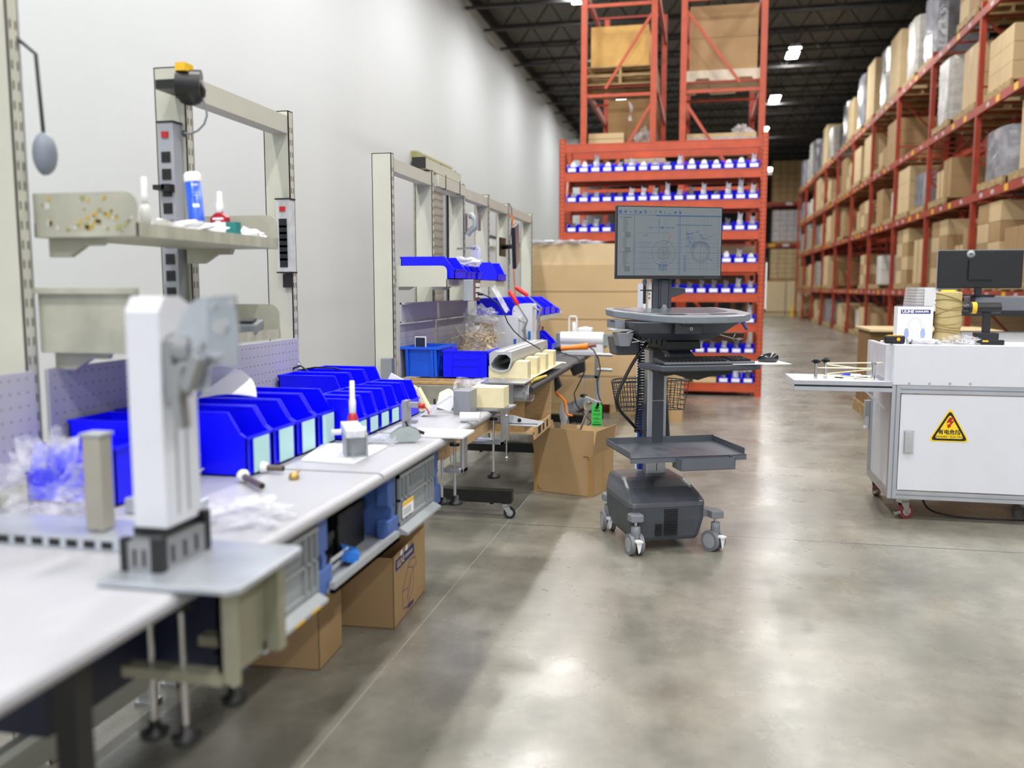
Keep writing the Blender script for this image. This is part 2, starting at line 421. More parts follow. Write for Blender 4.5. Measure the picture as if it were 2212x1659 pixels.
# ------------------------------------------------------------ workbenches (front edge x=-0.91, top 0.755)
BX0, BX1, BZ = -1.70, -.91, .755
def bench_top(parent, y0, y1, mat, edge, th=.035):
    r = th / 2
    pro = [(BX0, BZ - th), (BX1 - r, BZ - th)] + [(BX1 - r + r * math.cos(a), BZ - r + r * math.sin(a)) for a in [R(-60), R(-30), 0, R(30), R(60)]] + [(BX1 - r, BZ), (BX0, BZ)]
    b = MB(); b.prism(pro, y0, y1, 'y'); return b.build('worktop', mat, parent)
def leg(parent, x, y, z1=None, mat=ALU, w=.04):
    b = MB(); b.box((x - w / 2, y - w / 2, 0), (x + w / 2, y + w / 2, (z1 or BZ - .035))); b.box((x - .03, y - .03, 0), (x + .03, y + .03, .012)); b.build('leg', mat, parent)
defs = [(.28, 2.405, 'near grey laminate workbench running out of the picture at lower left'),
        (2.42, 3.10, 'short grey laminate workbench between the near bench and the one with the cream block'),
        (3.115, 3.93, 'grey laminate workbench with plywood apron carrying the cream block')]
for i, (y0, y1, lb) in enumerate(defs):
    t = thing('workbench', lb, 'workbench', (-1.3, (y0 + y1) / 2, 0), group='grey laminate workbenches', world=True)
    bench_top(t, y0, y1, LAM, LAM_E)
    for yy in (y0 + .06, y1 - .06): leg(t, BX0 + .02, yy)
    if i == 0: leg(t, -1.0, 1.2, mat=BLKM)
    b = MB(); b.box((BX0 + .05, y0 + .05, BZ - .05), (-1.02, y0 + .07, BZ - .035)); b.box((BX0 + .05, y1 - .07, BZ - .05), (-1.02, y1 - .05, BZ - .035))
    b.box((BX0 + .04, y0 + .05, .12), (BX0 + .07, y1 - .05, .18)); b.build('under_frame', BLKM, t)
    if i == 2:
        b = MB(); b.box((-.965, y0 + .02, BZ - .1), (-.94, y1 - .02, BZ - .036)); b.build('plywood_apron', PLY, t)
# bench with black mat, on black T feet with casters
t4 = thing('workbench', 'long black-topped workbench on black caster feet behind the first benches', 'workbench', (-1.3, 4.8, 0), world=True)
bench_top(t4, 4.76, 8.7, MAT, MAT)
def caster(parent, x, y, rot=0., r=.034, top=.09, wheel=None, fork=None):
    c = MB(Matrix.Translation((x, y, 0)) @ Matrix.Rotation(rot, 4, 'Z'))
    c.cyl((0, 0, top - .012), (0, 0, top), .028, n=14); c.prism([(-.02, top - .012), (.02, top - .012), (.034, r), (.012, r - .008)], -.016, -.012, 'y')
    c.prism([(-.02, top - .012), (.02, top - .012), (.034, r), (.012, r - .008)], .012, .016, 'y'); c.cyl((.024, -.02, r), (.024, .02, r), .006, n=8)
    o = c.build('caster', fork or GREYL, parent)
    w = MB(Matrix.Translation((x, y, 0)) @ Matrix.Rotation(rot, 4, 'Z')); w.cyl((.024, -.011, r), (.024, .011, r), r, n=22)
    w.cyl((.024, -.0125, r), (.024, .0125, r), r * .55, n=16, m=GREYL)
    w.build('wheel', wheel or BLK, o)
    return o
for yy in (4.76, 6.29, 7.8):
    b = MB(); b.box((-1.71, yy - .035, .095), (-1.03, yy + .035, .165)); b.box((-1.035, yy - .028, .102), (-1.028, yy + .028, .158), BLKM)
    for xx in (-1.15, -1.4, -1.6): b.cyl((xx, yy, .08), (xx, yy, .096), .012, n=8)
    b.build('foot_bar', BLKM, t4)
    o = caster(t4, -1.07, yy - .0, .3)
    b = MB(); b.box((-1.69, yy - .03, .16), (-1.63, yy + .03, BZ - .035)); b.build('leg', BLKM, t4)
b = MB(); b.box((-1.68, 4.8, .2), (-1.64, 7.8, .26)); b.build('stretcher', BLKM, t4)

# ------------------------------------------------------------ bench uprights with shelves
FX = -1.72
def post(parent, y, ztop, slots=True, z0=0.0):
    b = MB(); x0, x1 = FX - .115, FX
    b.box((x0, y - .045, z0), (x1, y - .041, ztop)); b.box((x1 - .004, y - .045, z0), (x1, y - .003, ztop)); b.box((x0, y - .045, z0), (x0 + .004, y - .003, ztop))
    b.box((x0, y - .007, z0), (x1, y - .003, ztop)); b.box((x0, y - .045, ztop - .004), (x1, y - .003, ztop))
    if slots:
        k = int((ztop - .9) / .05)
        for i in range(k):
            z = .9 + i * .05
            b.box((x1, y - .035, z), (x1 + .0008, y - .031, z + .022), BLK); b.box((x1, y - .017, z), (x1 + .0008, y - .013, z + .022), BLK)
    return b.build('post', BEIGE, parent)
def frame_beam(parent, y0, y1, z):
    b = MB(); b.box((FX - .075, y0, z - .085), (FX - .005, y1, z - .012)); return b.build('top_beam', BEIGE, parent)
def tray(parent, y0, y1, x1, z0, zp, lip, name='shelf', mat=BEIGE_W, drop=0.):
    """shelf deck from the posts to x1 with raised end panels"""
    b = MB(); b.box((FX, y0 + .001, z0 - .001), (x1 - .001, y1 - .001, z0 + .012)); b.box((x1 - .004, y0, z0 - drop), (x1, y1, z0 + (.0125 if drop else lip))); b.box((FX, y0, z0), (FX + .004, y1, z0 + (.0125 if drop else lip)))
    o = b.build(name, mat, parent)
    for yy in (y0, y1 - .004):
        r = .03; pts = [(FX, z0 - drop), (x1, z0 - drop), (x1, zp - r)] + [(x1 - r + r * math.cos(R(a)), zp - r + r * math.sin(R(a))) for a in (30, 60, 90)] + [(FX, zp)]
        b = MB(); b.prism(pts, yy, yy + .004, 'y'); b.build('end_panel', mat, o)
    b = MB()
    for yy in (y0 + .05, y1 - .06):
        b = MB(); b.prism([(FX, z0 - .05), (FX + .06, z0 - .05), (FX + .11, z0 - .02), (FX + .16, z0 - .02), (FX + .17, z0), (FX, z0)], yy, yy + .02, 'y'); b.build('bracket', mat, o)
    return o
def pegs(parent, y0, y1, z0, z1, mat=PEG, x=FX + .006):
    b = MB(); b.box((x, y0, z0), (x + .012, y1, z1))
    nz = int((z1 - z0) / .035); ny = int((y1 - y0) / .03)
    for i in range(nz):
        for j in range(ny):
            yy = y0 + .02 + j * .03; zz = z0 + .02 + i * .035
            b.box((x + .012, yy, zz), (x + .0125, yy + .004, zz + .004), INK)
    return b.build('pegboard', mat, parent)
A = thing('bench_shelving', 'beige slotted uprights with two stained shelves behind the near benches', 'bench shelving', (FX, 2.77, 0), world=True)
for y in (2.01, 2.79, 3.55): post(A, y, 2.04)
frame_beam(A, 2.79, 3.51, 2.03)
us = tray(A, 2.02, 2.78, -1.415, 1.432, 1.545, .035)
ls = tray(A, 2.02, 2.78, -1.415, 1.13, 1.245, .03)
b = MB(); b.box((FX, 2.0185, 1.13), (-1.42, 2.0215, 1.30)); b.box((FX, 2.0, 1.285), (-1.42, 2.02, 1.30)); b.build('near_panel', BEIGE_W, ls)
# residue of peeled stickers on the near end panel
b = MB()
for i in range(46):
    x = rnd.uniform(-1.7, -1.43); z = rnd.uniform(1.44, 1.53)
    if rnd.random() < .6: z = 1.44 + (z - 1.44) * .5
    s_ = rnd.uniform(.005, .015); b.box((x, 2.0185, z), (x + s_, 2.0195, z + s_ * rnd.uniform(.6, 1.3)), rnd.choice([M('faded_sticker', 'C4A650', .6), OLIVE, BEIGE, OLIVE]))
o = b.build('sticker_residue', YEL, us); o['kind'] = 'stuff'
for y0 in (1.26, 2.02, 2.8): pegs(A, y0, y0 + .71, .80, 1.085)
def strip(parent_label, x, y, z0, z1, w, n, loc_mat=GREY, sockets=True, red=True):
    """vertical outlet strip, sockets facing -y"""
    t = thing('power_strip', parent_label, 'power strip', (x, y, z0), world=True)
    b = MB(); b.box((x - w / 2, y - .05, z0), (x + w / 2, y, z1)); b.build('housing', loc_mat, t, bev=.002)
    b = MB(); b.box((x - w / 2 - .003, y - .053, z1 - .006), (x + w / 2 + .003, y + .003, z1)); b.box((x - w / 2 - .003, y - .053, z0), (x + w / 2 + .003, y + .003, z0 + .006)); b.build('end_cap', BLK, t)
    hh = (z1 - z0 - .12) / n
    for i in range(n):
        zc = z0 + .03 + hh * (i + .5)
        b = MB(); b.box((x - w * .28, y - .0535, zc - w * .3), (x + w * .28, y - .05, zc + w * .3))
        b.box((x - w * .12, y - .0545, zc - .005), (x - w * .08, y - .0535, zc + .005), INK); b.box((x + w * .08, y - .0545, zc - .005), (x + w * .12, y - .0535, zc + .005), INK)
        b.build('socket', BLK, t)
    b = MB(); b.box((x - w * .2, y - .056, z1 - .055), (x + w * .2, y - .05, z1 - .035)); b.build('switch', RED if red else REDD, t)
    return t
a0 = P(360, 262, y=2.70); a1 = P(375, 690, y=2.70)
sA = strip('tall grey outlet strip on the bench upright behind the blue tube', FX - .045, 2.741, 1.17, a0.z, .058, 10, M('pale_strip_grey', '9DA0A8', .4), red=False)
q_ = P(352, 407, y=2.70); b = MB(); b.box((q_.x - .012, 2.66, q_.z - .008), (q_.x + .03, 2.70, q_.z + .008)); b.box((q_.x + .02, 2.66, q_.z - .014), (q_.x + .05, 2.694, q_.z + .010)); b.build('plug', BLK, sA)
a0 = P(600, 428, y=3.45); a1 = P(635, 590, y=3.45)
sB = strip('short white outlet strip with red switch on the second bench upright', FX - .01, 3.501, a1.z, a0.z, .062, 7, M('worn_white_strip', 'C6C8C8', .45, var=.12, ns=30))
b = MB(); b.box((FX - .035, 3.485, a1.z - .06), (FX + .005, 3.502, a1.z - .003)); b.build('plug', BLK, sB)
# cable reel / balancer at the top of the second upright
t = thing('cable_reel', 'black reel with yellow top clamped on the upright at the picture top', 'cable reel', (FX, 2.70, 1.93), world=True)
c = P(414, 185, y=2.66)
b = MB(); b.cyl((c.x - .035, 2.63, c.z), (c.x + .035, 2.66, c.z - .003), .045, .05, n=20); b.blob((c.x, 2.65, c.z - .015), (.05, .045, .05), 3, .06, n=10, flat=False, sm=True); b.build('reel_body', BLK, t)
b = MB(); b.box((c.x - .02, 2.60, c.z + .035), (c.x + .015, 2.65, c.z + .06)); b.build('yellow_cap', YEL, t)
b = MB(); b.box((c.x - .02, 2.64, c.z - .01), (FX - .04, 2.742, c.z + .02)); b.build('clamp', BLKM, t)
pp = [P(x, y, y=2.66) for x, y in ((438, 212), (445, 232), (447, 250), (441, 268), (428, 282), (412, 289), (398, 287))]
b = MB(); b.tube(pp, .0035, 8); b.build('cord', GREY, t)
b = MB(); b.cyl(pp[-1], pp[-1] + Vector((-.018, .03, 0)), .009, n=10); b.build('plug', BLK, t)
b = MB(); b.box((-1.60, .9, .13), (-1.565, 3.0, .20)); b.box((-1.62, .9, .0), (-1.60, .95, .2)); b.box((-1.62, 2.95, .0), (-1.60, 3.0, .2)); tag(b.build('floor_rail', BEIGE, org=(-1.6, 2, 0)), 'low pale rail running along the floor under the near benches', 'rail')
t = thing('hanging_lamp', 'rounded grey lamp head hanging at the left edge above the shelf', 'lamp head', (-1.75, 2.0, 1.6), world=True)
c = P(104, 332, y=2.02)
b = MB(); b.blob((c.x - .01, c.y, c.z), (.03, .03, .055), 1, .02, n=12, flat=False, sm=True); b.build('lamp_shade', M('blue_grey_shade', '7C8490', .4), t)
b = MB(); b.tube([(c.x - .01, c.y, c.z + .04), (c.x - .02, c.y, c.z + .25), (FX - .03, 1.985, 1.96)], .005, 8); b.build('hanger', BLKM, t)

# second shelving run
B = thing('bench_shelving', 'beige frame of six uprights with a long top beam above the black bench', 'bench shelving', (FX, 4.79, 0), world=True)
ys = [4.80, 5.56, 6.32, 7.08, 7.84, 8.93]
for y in ys: post(B, y, 2.05)
frame_beam(B, 4.8, 8.9, 2.04)
b = MB(); b.box((FX - .005, 5.6, 1.96), (FX + .02, 6.27, 2.035)); b.build('beam_cover', BEIGE, B)
bs = tray(B, 4.80, 5.55, -1.415, 1.337, 1.425, .05, mat=BEIGE, drop=.03); bs2 = tray(B, 5.56, 6.30, -1.415, 1.337, 1.38, .05, mat=BEIGE, drop=.03)
bs3 = tray(B, 6.33, 8.05, -1.27, 1.06, 1.1, .03, mat=BEIGE, drop=.02)
for y0 in (4.81, 5.57):
    b = MB(); b.box((FX + .02, y0, 1.10), (FX + .03, y0 + .70, 1.215)); b.box((FX + .02, y0, 1.205), (FX + .05, y0 + .70, 1.215)); b.box((FX + .02, y0, 1.098), (FX + .04, y0 + .7, 1.106)); b.build('back_panel', PEG, B)
pegs(B, 4.81, 5.5, .78, 1.09); pegs(B, 5.57, 6.26, .78, 1.09)
# gusset bracing of the frame
for y in ys[1:]:
    b = MB(); b.prism([(y - .17, 2.0), (y - .05, 2.0), (y - .05, 1.83)], FX - .08, FX - .076, 'x'); b.build('gusset', BEIGE, B)
# driver box strapped on the beam
t = thing('driver_box', 'dark-ended beige box strapped on the top beam of the frame', 'box', (FX, 5.7, 2.05), world=True)
p = P(915, 352, x=FX - .03)
b = MB(); b.box((FX - .09, 5.40, 2.052), (FX - .01, 6.25, 2.115)); b.build('box_body', BEIGE, t)
b = MB(); b.box((FX - .093, 5.395, 2.05), (FX - .007, 5.41, 2.118)); b.build('end_cap', BLK, t)
b = MB()
for y in (5.75, 6.1): b.box((FX - .095, y, 1.955), (FX - .091, y + .006, 2.118)); b.box((FX - .006, y, 1.955), (FX + .023, y + .006, 1.959)); b.box((FX - .095, y, 2.115), (FX - .006, y + .006, 2.119)); b.box((FX + .0215, y, 1.955), (FX + .0245, y + .006, 2.05))
b.build('strap', BLK, t)
# outlet box on the shelf front
t = thing('outlet_box', 'small grey outlet box with white sockets below the blue bin shelf', 'outlet box', (-1.40, 5.0, 1.2), world=True)
q0 = P(1000, 604, y=4.93); q1 = P(1030, 650, y=4.93)
b = MB(); b.box((q0.x, 4.93, q1.z), (q1.x - .02, 5.05, q0.z)); b.build('housing', GREYL, t, bev=.003)
b = MB(); b.box((q1.x - .02, 4.93, q1.z), (q1.x - .012, 5.05, q0.z)); b.build('face_plate', M('brown_plate', '6A5048', .5), t)
for i, z in enumerate((.25, .5, .75)):
    b = MB(); zz = q1.z + (q0.z - q1.z) * z
    for yy in (4.95, 5.0): b.box((q1.x - .012, yy, zz - .011), (q1.x - .006, yy + .035, zz + .011))
    b.build('socket', WHITE, t)
b = MB(); b.box((q0.x + .01, 4.96, q0.z), (q1.x - .03, 5.03, 1.307)); b.build('mount', GREY, t)
pp = [P(x, y, y=4.98) for x, y in ((1030, 634), (1044, 636), (1058, 642), (1075, 655), (1088, 675), (1097, 697), (1110, 715), (1130, 733), (1150, 744), (1168, 755))]
b = MB(); b.tube(pp, .0035, 8); b.build('cord', BLK, t)
b = MB(); b.cyl(pp[0], pp[1], .011, .006, n=10); b.build('plug', BLK, t)

# ------------------------------------------------------------ blue bins on the near benches (open towards the aisle, +x)
RZ = R(90)      # a bin's front (-y) turned to face +x
def place_bins(proto, spots, rz, group):
    first = True
    for loc, lb in spots:
        if first: proto.location = loc; proto.rotation_euler.z = rz; proto['label'] = lb; proto['group'] = group; first = False
        else: dup(proto, loc, rz, lb, group)
big = make_bin(.42, .147, .185, True, cardm=CYAN, lip=.62, top=.86, cw=.63, ch=.54)
g = 'large blue bins standing on the near benches'
z = BZ + .002
place_bins(big, [((-1.275, 2.352 + .159 * i, z), 'large blue bin with pale green card, %s from the near end of the front row' % ORD[i]) for i in range(4)], RZ, g)
# nearest long bin without card behind the white upright
bigp = make_bin(.265, .17, .185, False, lip=.62, top=.86)
place_bins(bigp, [((-1.42, 2.15, z), 'large blue bin without a card, nearest of the front row behind the white stand')], RZ, g)
sml = make_bin(.18, .107, .148, True, cardm=CYAN, lip=.5, top=.84, cw=.7, ch=.36)
g2 = 'smaller blue bins at the far end of the near benches'
sp = []
for i in range(4): sp.append(((-1.205, 2.968 + .117 * i, z), 'smaller blue carded bin, %s of the low row past the red glue bottle' % ORD[i]))
place_bins(sml, sp, RZ, g2)
smn = make_bin(.18, .114, .145, False, lip=.5, top=.8)
place_bins(smn, [((-1.205, 3.440, z), 'smaller blue bin without a card between the carded row and the last bin'), ((-1.20, 3.566, z), 'last smaller blue bin of the low row, beside the white wedge')], RZ, g2)
bk = make_bin(.285, .14, .155, True, cardm=CYAN, lip=.52, top=.85, cw=.58, ch=.34)
z2 = z + .0
place_bins(bk, [((-1.40, 3.355 + .155 * i, z + .035), 'large blue bin with pale green card, %s of the raised back row' % ORD[i]) for i in range(3)], RZ, 'blue bins on the raised back row')
# riser board below the back row
# fillers between the low row and the pegboard
b = MB(); b.box((-1.69, 3.27, BZ + .0012), (-1.52, 3.75, BZ + .0365)); tag(b.build('riser_block', GREYL, org=(-1.6, 3.5, BZ + .0012)), 'grey riser under the raised back row of blue bins', 'riser')
# back-to-back bins at the left, behind the plastic film
lf = make_bin(.26, .15, .15, False, lip=.5, top=.86)
place_bins(lf, [((-1.68, 1.97, z), 'wide blue bin at the far left, behind the crumpled film')], R(-90), 'wide blue bins along the pegboard')
lf['group'] = g
# white curled sheet leaning over the bins
t = thing('curled_sheet', 'curled white sheet drooping over the blue bins in front of the pegboard', 'sheet', (-1.5, 2.5, .94), world=True)
p0 = P(425, 862, y=2.55); p1 = P(548, 860, y=2.55); p2 = P(505, 805, y=2.6); p3 = P(420, 800, y=2.6)
def f(u, v):
    bot = p0.lerp(p1, u); topp = p3.lerp(p2, u)
    q = bot.lerp(topp, v); q.y += .05 * math.sin(v * 2.4) + .02 * u; q.z += .012 * math.sin(u * 3.1); return q
b = MB(); b.grid(f, 10, 8); o = b.build('sheet', PAPER, t)
so = o.modifiers.new('thick', 'SOLIDIFY'); so.thickness = .001

# ------------------------------------------------------------ clamped stand in the foreground
t = thing('clamp_stand', 'blurred white square column on a steel plate clamped to the near bench', 'stand', (-1.0, 1.5, .76), world=True)
PZ = .775
c1, c2, c3, c4 = P(212, 1250, z=PZ), P(500, 1272, z=PZ), P(612, 1182, z=PZ), P(395, 1155, z=PZ)
c1 = Vector((-1.075, 1.37, 0)); c2 = Vector((-.80, 1.37, 0)); c3 = Vector((-.80, 1.645, 0)); c4 = Vector((-1.10, 1.645, 0))
b = MB(); b.prism([(-1.075, 1.365), (-.815, 1.365), (-.795, 1.385), (-.795, 1.63), (-.81, 1.645), (-1.075, 1.645)], BZ + .002, BZ + .014, 'z'); b.build('base_plate', ZINC, t, bev=.002)
cx, cy = -1.085, 1.575           # column centre
q = P(350, 1140, z=.80)
CXW, CYW = .070, .118
bx0, by0 = -1.063, 1.467
b = MB(); b.box((bx0, by0, .84), (bx0 + CXW, by0 + CYW, 1.255))
b.prism([(by0, 1.255), (by0 + CYW, 1.255), (by0 + CYW, 1.262), (by0 + .07, 1.284), (by0 + .02, 1.284)], bx0, bx0 + CXW, 'x')
for k_ in (.35, .65): b.box((bx0 + CXW, by0 + CYW * k_ - .004, .86), (bx0 + CXW + .001, by0 + CYW * k_ + .004, 1.2), GREYL)
b.build('column', WPOW, t, bev=.006)
b = MB(); b.box((bx0 - .0, by0 - .045, BZ + .014), (bx0 + CXW + .014, by0 + CYW + .004, .826)); b.build('slotted_foot', ALU_D, t)
b = MB()
for xx in (bx0 + .026, bx0 + .046): b.box((xx, by0 - .0465, .78), (xx + .006, by0 - .0445, .812))
for yy in (by0 - .01, by0 + .03, by0 + .07): b.box((bx0 + CXW + .0135, yy, .78), (bx0 + CXW + .0155, yy + .008, .812))
b.box((bx0 - .001, by0 - .047, BZ + .014), (bx0 + .014, by0 - .03, .832)); b.box((bx0 + CXW - .006, by0 - .047, BZ + .014), (bx0 + CXW + .016, by0 - .026, .835)); b.box((bx0 + CXW - .0, by0 + CYW - .012, BZ + .014), (bx0 + CXW + .016, by0 + CYW + .006, .85))
b.box((bx0 - .002, by0 - .002, .826), (bx0 + CXW + .002, by0 + CYW + .002, .842))
b.build('black_corner_insert', BLK, t)
# pivot disc with bent plate on the aisle side of the column
mx = bx0 + CXW
b = MB(); b.box((mx, 1.475, 1.09), (mx + .018, 1.54, 1.20)); b.cyl((mx + .0, 1.505, 1.185), (mx + .05, 1.505, 1.185), .03, n=20); b.build('pivot_hub', ALU_D, t)
def zp(pts, y): return [(P(a_, c_, y=y).x, P(a_, c_, y=y).z) for a_, c_ in pts]
arc = [(448 + 66 * math.cos(R(k_)), 745 - 105 * math.sin(R(k_))) for k_ in range(100, 262, 12)]
b = MB(); b.prism(zp([(452, 642)] + arc + [(452, 848)], 1.49), 1.487, 1.493, 'y'); b.build('half_disc', ZINC, t)
b = MB(); b.prism(zp([(450, 652), (462, 640), (510, 637), (516, 700), (517, 782), (500, 792), (462, 788), (450, 800)], 1.485), 1.481, 1.486, 'y'); b.build('bent_bracket', M('zinc_bright', 'B2B8BE', .25, .85, var=.1), t)
for a_, c_, r_ in ((477, 705, .014), (428, 746, .009), (460, 660, .007), (503, 655, .007), (470, 768, .007)):
    q_ = P(a_, c_, y=1.48); b = MB(); b.cyl((q_.x, 1.474, q_.z), (q_.x, 1.482, q_.z), r_, n=16); b.build('bolt', CHROME, t)
b = MB(); q0 = P(392, 790, y=1.46); q1 = P(385, 850, y=1.46); q2 = P(395, 925, y=1.46)
b.bar(q0, q1, .022, .03, up=(0, 1, 0)); b.bar(q1, q2, .016, .028, up=(0, 1, 0)); b.bar(P(430, 770, y=1.46), P(405, 840, y=1.46), .02, .03, ALU_D, up=(0, 1, 0)); b.build('pivot_arm', ALU_D, t)
# clamp below the plate: web, two jaws and screws
b = MB(); b.box((-.855, 1.40, .575), (-.845, 1.59, BZ + .002)); b.box((-.855, 1.40, .575), (-.815, 1.41, BZ + .002))
b.box((-1.05, 1.39, .575), (-.845, 1.425, .595)); b.box((-.99, 1.55, .575), (-.845, 1.585, .595)); b.box((-.845, 1.56, .575), (-.815, 1.59, BZ + .002))
b.build('clamp_jaw', M('zinc_tan', '9C9A86', .45, .5), t)
for (x, y) in ((-1.0, 1.41), (-.93, 1.405), (-.925, 1.568)):
    b = MB(); b.cyl((x, y, .47), (x, y, .715), .0055, n=8, m=CHROME); b.cyl((x, y, .708), (x, y, .718), .016, n=12)
    b.lathe([(.01, 0), (.026, .004), (.028, .016), (.012, .022), (.01, .034)], (x, y, .45), 14); b.build('clamp_screw', BLK, t)

# second smaller stand further left
t = thing('clamp_stand', 'short grey square post on a flat bracket among crumpled film at far left', 'stand', (-1.35, 1.6, .76), world=True)
q = P(208, 940, y=1.62); q2 = P(208, 1140, y=1.62)
b = MB(); b.box((q.x - .022, 1.60, BZ + .03), (q.x + .022, 1.64, q.z)); b.build('post', M('warm_grey_post', 'A09C90', .5, .3), t, bev=.003)
b = MB(); b.box((q.x - .025, 1.597, q.z), (q.x + .025, 1.643, q.z + .006)); b.build('end_cap', GREYL, t)
b = MB(); b.box((q.x - .30, 1.56, BZ + .001), (q.x + .10, 1.70, BZ + .028)); b.build('slotted_bracket', ZINC, t)
b = MB()
for k_ in range(9): b.box((q.x - .29 + k_ * .042, 1.558, BZ + .006), (q.x - .265 + k_ * .042, 1.5602, BZ + .021))
b.build('slots', BLK, t)
t = tag(MB().box((-1.36, 1.84, BZ + .001), (-1.16, 1.89, BZ + .04)).build('metal_channel', ZINC, org=(-1.25, 1.86, BZ + .001), bev=.004), 'pale metal channel lying before the blue bins behind the post', 'channel')
# crumpled film
def crumple(label, c, r, seed, mat=FILM, name='plastic_film', amp=.5, fr=3.2, n=20, group=None, cat='plastic film'):
    b = MB(); b.blob((c[0], c[1], c[2] + r[2] * .6), r, seed, amp, fr, n); o = b.build(name, mat, org=c); return tag(o, label, cat, group)
crumple('heap of crumpled clear film at the far left of the near bench', (-1.53, 1.79, BZ + .002), (.11, .055, .11), 4)
crumple('loose clear film on the bench behind the white column', (-1.05, 1.86, BZ + .002), (.085, .10, .022), 9)

# tubes with white collars and hose
t = thing('clear_hose', 'translucent hose looped on the bench before the first carded bin', 'hose', (-1.2, 2.1, .76), world=True)
pp = [P(x, y, z=.775) for x, y in ((424, 1045), (428, 1020), (455, 1002), (500, 996), (528, 1000), (535, 1012), (530, 1025))]
b = MB(); b.tube(pp, .0035, 8); b.build('hose', M('tan_hose', 'C8C0B8', .3), t)
for i, (cp, ep, lb) in enumerate((((528, 1030), (566, 1050), 'brown tube with white collar, nearer of the pair beside the carded bins'), ((575, 1010), (612, 1012), 'brown tube with white collar, farther of the pair beside the carded bins'))):
    a, e = P(*cp, z=.772), P(*ep, z=.772)
    t = thing('tube_fitting', lb, 'tube fitting', (a.x, a.y, BZ), group='tube fittings on the bench', world=True)
    d = (e - a).normalized(); b = MB(); b.cyl(a, e, .0095, n=14); b.cyl(e, e + d * .0005, .007, n=12, m=INK); b.build('tube', M('brown_tube', '6E6256', .4, .4), t)
    b = MB(); b.cyl(a - d * .012, a + d * .006, .019, .014, n=14); b.build('collar', WHITE, t)
c = P(635, 1028, z=.765)
b = MB(); b.lathe([(.001, 0), (.014, 0), (.016, .006), (.012, .016), (.005, .02)], (c.x, c.y, BZ + .001), 14); b.tube([(c.x, c.y, BZ + .016), (c.x + .012, c.y + .012, BZ + .024)], .004, 8)
tag(b.build('brass_fitting', M('brass', 'B89A5A', .4, .6), org=(c.x, c.y, BZ)), 'small brass fitting lying alone near the bench edge', 'fitting')

# white plate with square tube block, on the middle bench
t = thing('fixture_block', 'grey square tube block standing on a white plate on the near bench', 'fixture', (-1.05, 2.5, .76), world=True)
b = MB()
m0, m1, m2, m3 = P(632, 990, z=.765), P(765, 998, z=.765), P(836, 962, z=.765), P(700, 955, z=.765)
b.prism([(m0.x + .03, m0.y), (m1.x, m1.y), (m2.x, m2.y), (m3.x, m3.y)], BZ + .001, BZ + .008, 'z'); b.build('base_plate', WHITE, t)
p = P(735, 985, z=.764)
X = Matrix.Translation((p.x + .035, p.y + .04, 0)) @ Matrix.Rotation(R(28), 4, 'Z')
b = MB(X); b.ring([(-.037, BZ + .008), (.037, BZ + .008), (.037, .835), (-.037, .835)], [(-.03, BZ + .012), (.03, BZ + .012), (.03, .830), (-.03, .830)], -.045, .045, 'y'); b.box((-.03, -.03, BZ + .012), (.03, .03, .83)); b.build('block', GREYL, t)
b = MB(X); b.box((-.037, -.11, .836), (.02, .10, .858)); b.cyl((-.045, -.02, .842), (-.075, -.02, .842), .009, n=10); b.cyl((.02, -.03, .848), (.032, -.03, .848), .01, n=10); b.cyl((-.01, -.112, .848), (-.01, -.122, .848), .009, n=10); b.build('cross_bar', WPOW, t)
# glue bottle behind it
def bottle(label, x, y, z0, r, h, body, cap, name='glue_bottle', nozzle=True, band=None):
    t = thing(name, label, 'bottle', (x, y, z0), world=True)
    b = MB(); b.lathe([(.001, 0), (r, 0), (r, h * .42), (r * .8, h * .48), (r * .45, h * .54)], (x, y, z0), 18); b.build('bottle_body', body, t)
    b = MB(); b.lathe([(r * .62, h * .5), (r * .66, h * .68), (r * .5, h * .74), (r * .42, h), (.001, h)], (x, y, z0), 16); b.build('cap', cap, t)
    if band: b = MB(); b.lathe([(r * 1.01, h * .05), (r * 1.02, h * .38)], (x, y, z0), 18); b.build('band', band, t)
    return t
c = P(735, 912, z=BZ + .002)
c = P(735, 935, z=.757); tb = P(735, 822, y=c.y - .25).z - BZ - .002
bottle('red and white glue bottle standing before the blue bins', c.x + .155, c.y - .25, BZ + .002, .0185, tb, M('clear_red', 'B8303A', .3), WHITE, band=None)

# caster bracket: steel knuckle on the bench
t = thing('steel_bracket', 'folded zinc bracket with pivots lying on the bench before the cream wedges', 'bracket', (-1.0, 2.8, .76), world=True)
p = P(865, 955, z=.76)
X = Matrix.Translation((p.x, p.y, BZ + .002)) @ Matrix.Rotation(R(20), 4, 'Z')
b = MB(X)
for yy in (0, .03): b.prism([(-.045, 0), (.05, 0), (.075, .018), (.062, .045), (.03, .058), (-.005, .052), (-.035, .03)], yy, yy + .003, 'y')
b.box((-.02, 0, 0), (.05, .033, .003)); b.cyl((-.02, -.006, .02), (-.02, .04, .02), .006, n=10, m=CHROME); b.cyl((.03, -.006, .038), (.03, .04, .038), .006, n=10, m=CHROME)
b.box((-.13, -.005, .008), (-.03, .04, .02), ZINC); b.build('bracket_body', M('green_zinc', 'A8B2AE', .35, .6), t)
b = MB(X); b.bar((.03, .015, .05), (.085, .015, .03), .01, .012); b.bar((.03, .015, .05), (.018, .015, .075), .008, .008); b.build('lever', BLKM, t)
crumple('small piece of clear film beside the folded zinc bracket', (p.x - .06, p.y - .05, BZ + .002), (.05, .03, .018), 22)

